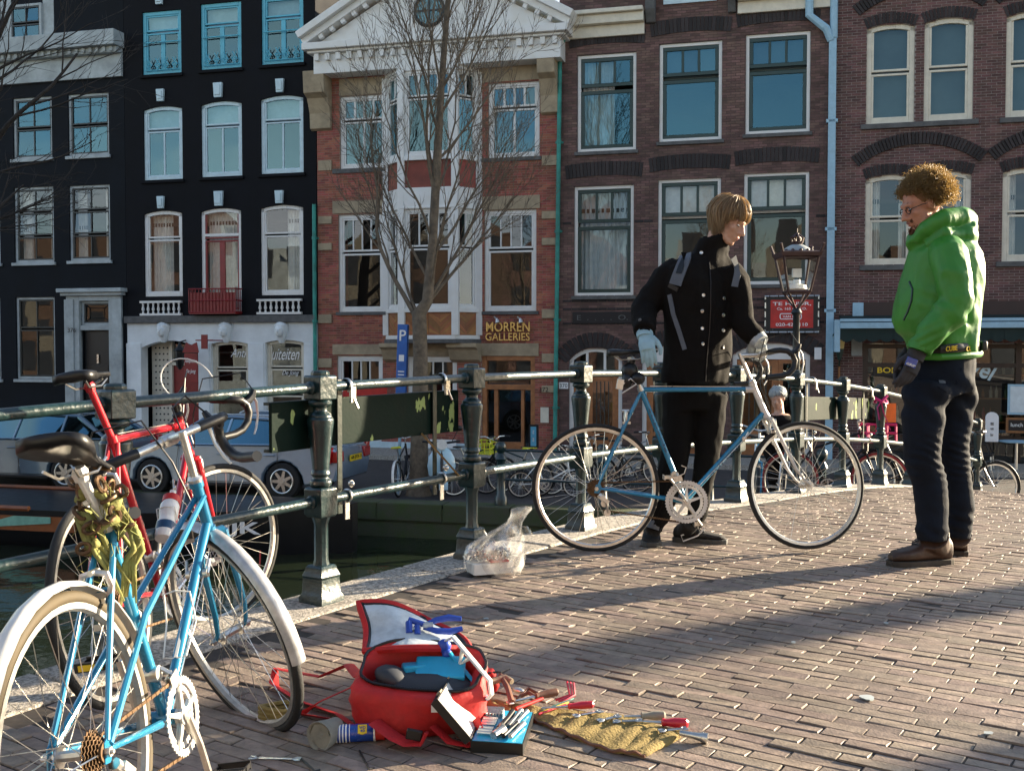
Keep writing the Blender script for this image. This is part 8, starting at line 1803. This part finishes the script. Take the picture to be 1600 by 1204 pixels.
zn2 = q2(1465, 400).z; body2 = melt(b, 'body', [M['skin_ruddy'], M['denim']], m2, .0055, 3, paint=lambda p: 0 if p.z > zn2 else 1)
D('beard', (.13, .055, .025), .85)
face_parts(body2, H2, pm('lips_ruddy', (.35, .12, .1), .4), M['beard'])
h2 = lambda x, y, z: H2 @ V((x, y, z))
b = MB()
for i in range(900):
    s = rg.choice((-1, 1)); u_ = rg.random(); x = .02 + .085 * u_ + rg.gauss(0, .006); y = s * (.062 - .05 * u_ ** 1.5) + rg.gauss(0, .004); z = -.075 - .032 * math.sin(u_ * 2.2) + rg.gauss(0, .012)
    if rg.random() < .25: x, y, z = .093 + rg.gauss(0, .003), rg.uniform(-.026, .026), -.048 + rg.gauss(0, .003)
    p = h2(x * .93, y * .9, z); d_ = (H2.to_3x3() @ V((.4 + rg.gauss(0, .3), s * .4 + rg.gauss(0, .3), -.7))).normalized(); b.tube([p - d_ * .005, p + d_ * .006, p + d_ * .014], [.002, .0016, .0005], 3, cap=False)
b.build('beard', M['beard'], body2, ang=180, kind='stuff')
b = MB()
for s in (1, -1):
    b.tube([h2(.094, s * .032 + .022 * math.cos(a), .002 + .017 * math.sin(a)) for a in [i * .4488 for i in range(14)]], .0024, 5, closed=True); b.tube([h2(.09, s * .054, .006), h2(.04, s * .076, .008), h2(-.01, s * .082, .004)], .0022, 5)
b.tube([h2(.096, .012, .006), h2(.1, 0, .009), h2(.096, -.012, .006)], .0022, 5); tag(b.build('glasses', M['black'], None), 'dark framed glasses on the curly haired man', 'glasses')
b = MB(); R3 = H2.to_3x3(); b.ball(h2(-.030, 0, .045), (.100, .092, .090), R3, 18, k=12); cap_ = b
hb2 = b.build('hair', M['hair_curly'], body2)
b = MB()
for i in range(3600):
    th = math.acos(rg.uniform(-.45, 1)); ph = rg.uniform(-math.pi, math.pi); n_ = V((math.sin(th) * math.cos(ph), math.sin(th) * math.sin(ph), math.cos(th)))
    if n_.x > .35 and n_.z < .55 - .25 * abs(n_.y): continue
    if n_.x > .0 and n_.z < -.1: continue
    base_ = V((-.024, 0, .042)) + V((n_.x * .105, n_.y * .092, n_.z * .088)); L_ = rg.uniform(.022, .075) * (1.15 if n_.x < -.2 else 1) * (.7 if n_.x > .3 else 1); F3 = frame_from(n_ + V((rg.gauss(0, .35), rg.gauss(0, .35), rg.gauss(0, .35) - .1))); cr = rg.uniform(.005, .014); w_ = rg.uniform(1.2, 2.4) * rg.choice((-1, 1)); p0_ = rg.uniform(0, 6.28)
    pts = [H2 @ (base_ + F3.col[2] * (L_ * k_ / 7) + (F3.col[0] * math.cos(p0_ + w_ * k_ * .9) + F3.col[1] * math.sin(p0_ + w_ * k_ * .9)) * cr * min(1, k_ / 2)) for k_ in range(8)]
    b.tube(pts, [.002, .002, .002, .002, .0018, .0016, .0013, .0006], 3, cap=False)
b.build('curls', M['hair_curly'], hb2, ang=180, kind='stuff')
# jacket
b = MB(); YJ = R(-14)
b.loft([ering(q2((x0 + x1) / 2, y), None, (x1 - x0) / 2 / 309, d_, YJ, 24) for y, x0, x1, d_ in ((372, 1436, 1508, .10), (382, 1428, 1522, .15), (396, 1421, 1530, .19), (412, 1416, 1533, .19), (440, 1409, 1534, .19), (475, 1400, 1531, .19), (500, 1397, 1529, .185), (520, 1405, 1527, .18), (534, 1416, 1527, .185), (546, 1424, 1527, .18), (552, 1424, 1526, .178))])
# hood and collar
b.tube([q2(1432, 376, -.05), q2(1446, 358, -.10), q2(1474, 342, -.135), q2(1500, 338, -.09), q2(1512, 344, 0), q2(1500, 338, .09), q2(1474, 342, .135), q2(1446, 358, .10), q2(1432, 376, .05)], [.030, .040, .048, .050, .05, .050, .048, .040, .030], 14, closed=False)
b.ball(q2(1494, 370, 0), (.095, .14, .085), None, 16); b.ball(q2(1508, 356, .0), (.048, .11, .045), None, 16); b.tube([q2(1450, 384, -.10), q2(1476, 366, -.15), q2(1506, 366, -.10)], [.03, .035, .03], 10); b.tube([q2(1428, 384, -.04), q2(1430, 372, -.0), q2(1428, 384, .06)], .04, 10)
def jf(p):
    a = .009 * nz(V((p.x * 6, p.y * 6, p.z * 4))) + .009 * (.35 - abs(nz(V((p.x * 9 + p.z * 3, p.y * 9, p.z * 6 + 3))))) + .003 * (.3 - abs(nz(V((p.x * 24, p.y * 24, p.z * 17)))))
    c = q2(1494, 470, -.22); d = (p - c).length
    t = (p.z * 60 + p.x * 34 + 2.2 * nz(V((p.x * 9, p.y * 9, p.z * 9))))
    if p.y < Z2 - .12: a += .007 * math.sin(t) * max(0, 1 - d / .26) * (.6 + nz(p * 11))
    w = q2(1440, 535, -.2); d2 = (p - w).length
    if p.y < Z2 - .12: a += .006 * math.sin(p.z * 150 - p.x * 80) * max(0, 1 - d2 / .18)
    if p.z < q2(1460, 500).z: a += .008 * math.sin(p.x * 50 + 3 * nz(p * 6)) * min(1, (q2(1460, 500).z - p.z) / .08)
    return a
jk = melt(b, 'jacket', M['jacket_green'], m2, .009, 3, fold=jf)
b = MB(); b.tube([q2(1474, 384, -.09), q2(1482, 400, -.17), q2(1490, 432, -.225), q2(1494, 466, -.245), q2(1483, 490, -.25), q2(1459, 516, -.24), q2(1437, 543, -.225)], [.080, .092, .088, .082, .078, .070, .060], 18)
melt(b, 'sleeve', M['jacket_green'], m2, .007, 2, fold=jf)
b = MB(); c = q2(1436, 544, -.224); d_ = (q2(1421, 582, -.225) - c).normalized(); b.tube([c - d_ * .02, c + d_ * .012], .058, 16); b.build('cuff', M['jacket_green'], m2)
b = MB(); b.tube([q2(1468, 392, .12), q2(1462, 430, .2), q2(1452, 470, .22), q2(1428, 520, .15)], [.09, .09, .08, .06], 12); melt(b, 'sleeve', M['jacket_green'], m2, .010, 2)
bpy.context.view_layer.update()
b = MB(); b.tube([on_surface(jk, x, y, .001)[0] for x, y in ((1421, 440), (1426, 452), (1424, 470), (1418, 488), (1412, 500))], .006, 6); b.build('pocket_seam', M['dark_green'], jk)
b = MB(); b.tube([q2(x, y, dz) for x, y, dz in ((1424, 556, -.11), (1470, 557, -.185), (1520, 554, -.14), (1530, 552, 0), (1520, 554, .14), (1470, 557, .185), (1424, 556, .11))], .02, 10, closed=True); b.build('jacket_hem', M['jacket_green'], jk)
bb = thing('belt_bag', 'black waist strap with yellow lettering round the green jacket', 'belt', q2(1475, 545, 0))
ringp = [(1436, 544, -.13), (1470, 545, -.205), (1500, 543, -.19), (1524, 540, -.11), (1534, 539, 0), (1524, 540, .12), (1470, 545, .2), (1430, 545, .12)]
b = MB(); pts = [q2(*p) for p in ringp]; b.tube([a.lerp(c_, t) for a, c_ in zip(pts, pts[1:] + pts[:1]) for t in (0, .5)], .022, 8, closed=True, flat=.4, up=V((0, 0, 1))); st_ = b.build('strap', M['black'], bb)
for x, w_ in ((1478, 18), (1510, 15)):
    dz = -.215 if x < 1500 else -.17; p, q = q2(x, 549, dz - .008), q2(x + w_, 547, dz + (.01 if x < 1500 else .05) - .008); e = (q - p); text('CUBE', 'strap_lettering', M['letter_yellow'], st_, p, e, V((0, 0, 1)), w=e.length, h=.024, ext=.002)
b = MB(); b.box(q2(1532, 540, -.02), (.035, .09, .05), Matrix.Rotation(.1, 3, 'Z')); b.build('buckle', M['black'], bb, bevel=.01)
# jeans
b = MB()
b.loft([ering(q2(x, y), None, hw / 309, d_, YJ, 24) for x, y, hw, d_ in ((1472, 548, 50, .15), (1470, 570, 52, .165), (1470, 595, 52, .17), (1468, 615, 48, .165))])
b.tube([q2(1450, 600, -.09), q2(1444, 640, -.10), q2(1441, 690, -.10), q2(1441, 718, -.10), q2(1452, 752, -.09), q2(1456, 790, -.10), q2(1457, 842, -.10)], [.118, .105, .092, .088, .082, .083, .074], 18)
b.tube([q2(1492, 600, .08), q2(1491, 650, .09), q2(1489, 700, .09), q2(1493, 740, .10), q2(1500, 785, .11), q2(1496, 838, .12)], [.112, .094, .078, .074, .074, .066], 18)
kz = q2(1441, 715).z; az = q2(1456, 835).z
def df(p):
    a = .007 * nz(V((p.x * 8, p.y * 8, p.z * 6)))
    k_ = math.exp(-((p.z - kz) / .13) ** 2); a += k_ * .0075 * math.sin(p.z * 150 + 60 * p.x + 6 * nz(V((p.x * 6, p.y * 6, p.z * 4)))) * (.45 + .9 * nz(V((p.x * 9, p.y * 9, p.z * 13))))
    k_ = math.exp(-((p.z - az - .06) / .08) ** 2); a += k_ * .008 * math.sin(p.z * 100 + 50 * p.x + 5 * nz(V((p.x * 8, p.y * 8, p.z * 5)))) * (.5 + .8 * nz(V((p.x * 9, p.y * 9, p.z * 11))))
    t_ = q2(1470, 620).z; k_ = math.exp(-((p.z - t_) / .12) ** 2); a += k_ * .010 * math.sin((p.x * .8 + p.z) * 42 + 2 * nz(p * 5)); return a
jn = melt(b, 'jeans', M['denim'], m2, .009, 2, fold=df)
bpy.context.view_layer.update()
b = MB(); b.tube([on_surface(jn, x, y, .002)[0] for x, y in ((1502, 575), (1494, 600), (1488, 625), (1478, 650), (1470, 672))], .0035, 5); b.tube([on_surface(jn, x, y, .002)[0] for x, y in ((1466, 604), (1478, 612), (1490, 622))], .003, 5); b.build('seam', M['denim'], jn)
b = MB(); p, nn = on_surface(jn, 1472, 597, .003); b.box(p, (.03, .004, .02), frame_from(nn, (1, 0, 0)).to_3x3() @ Matrix.Rotation(R(90), 3, 'X')); b.build('jeans_tag', M['strap_grey'], jn)
nh = gz(1484, 880); nt_ = gz(1391, 884); shoe('boot', nh, nt_, .155, .115, 'boot_brown', 'sole', m2, q2(1459, 838, -.10), .078, solet=.024)
fh_ = gz(1512, 868); ft_ = gz(1424, 862); shoe('boot', fh_, ft_, .15, .11, 'boot_brown', 'sole', m2, q2(1497, 834, .12), .07, solet=.024)
# gloves and watch
for (wx_, wy_, wz_), (kx, ky, kz_), side in (((1432, 553, -.215), (1421, 582, -.225), 1), ((1418, 553, .12), (1408, 580, .10), -1)):
    b = MB(); w_ = q2(wx_, wy_, wz_); hand_mesh(b, w_, q2(kx, ky, kz_) - w_, V((.35, -.9, .1)) * (1 if side > 0 else -1), side, [(.2, .35, .25), (.25, .4, .3), (.3, .45, .3), (.35, .5, .3)], [(.02, .03, -.006), (.05, .046, -.02), (.078, .046, -.035), (.095, .04, -.045)], 1.15)
    g_ = melt(b, 'glove', M['glove_dark'], m2, .004, 2)
    if side > 0:
        b = MB(); d_ = (q2(kx, ky, kz_) - w_).normalized(); b.tube([w_ - d_ * .012, w_ + d_ * .03], [.047, .043], 14, flat=.75, up=V((1, 0, 0))); b.build('glove_cuff', M['glove_dark'], m2)
        p = q2(1424, 566, -.262); e2_ = V((-d_.z, 0, d_.x)); e2_ = e2_ if e2_.x > 0 else -e2_
        b = MB(); b.box(p, (.055, .004, .045), Matrix((e2_, e2_.cross(d_) * -1, -d_)).transposed()); pt = b.build('glove_patch', M['can_blue'], g_, bevel=.004); text('GRIP', 'glove_lettering', M['letter_white'], pt, p - e2_ * .022 + d_ * .018 + V((0, -.004, 0)), e2_, -d_, w=.044, h=.011)
b = MB(); c = q2(1437, 546, -.21); d_ = (q2(1421, 582, -.225) - c).normalized(); b.lathe([(.047, -.008), (.049, 0), (.047, .008)], c, d_, n=16); tag(b.build('wristwatch', M['steel'], None), 'steel wristwatch between the green cuff and the dark glove', 'watch')
# ---------------------------------------------------------------- grey haired onlooker on the far side
lz2 = 13.2; q3 = lambda px, py, dz=0: W(px, py, lz2 + dz); k3 = FPX / lz2
z3 = deck_z(12) - .75; m3 = thing('person', 'grey haired person in dark clothes seen beyond the railing through the front wheel', 'person', V((q3(1222, 650).x, lz2, z3)))
H3 = head_frame(q3(1215, 622), R(205), R(15), 0, 1.0); b = MB(); head_shapes(b, H3); b.tube([H3 @ V((-.03, 0, -.05)), q3(1218, 650)], .06, 10)
b.loft([ering(q3(x, y), None, rx, ry, .2) for x, y, rx, ry in ((1218, 646, .10, .08), (1222, 655, .2, .13), (1224, 690, .22, .15), (1224, 730, .2, .15), (1224, 752, .2, .15))]); b.tube([q3(1200, 658), q3(1194, 695, -.05), q3(1205, 722, -.2)], [.07, .06, .045], 10); b.tube([q3(1246, 658), q3(1254, 695, -.05), q3(1240, 722, -.2)], [.07, .06, .045], 10)
for x in (1212, 1236): b.tube([q3(x, 745), V((q3(x, 745).x, lz2, z3 + .05))], [.09, .06], 10); f0_ = V((q3(x, 745).x, lz2, z3 + .04)); b.tube([f0_ + V((0, .08, 0)), f0_ + V((0, -.16, 0))], .045, 8)
zc = q3(1218, 648).z
melt(b, 'body', [M['skin'], M['coat_black']], m3, .011, 2, paint=lambda p: 0 if p.z > zc else 1)
b = strands(H3, 400, lambda c0, ph: 1.1 + c0 * 1.1, rg, .006); b.build('hair', M['grey_white'], m3, ang=180)
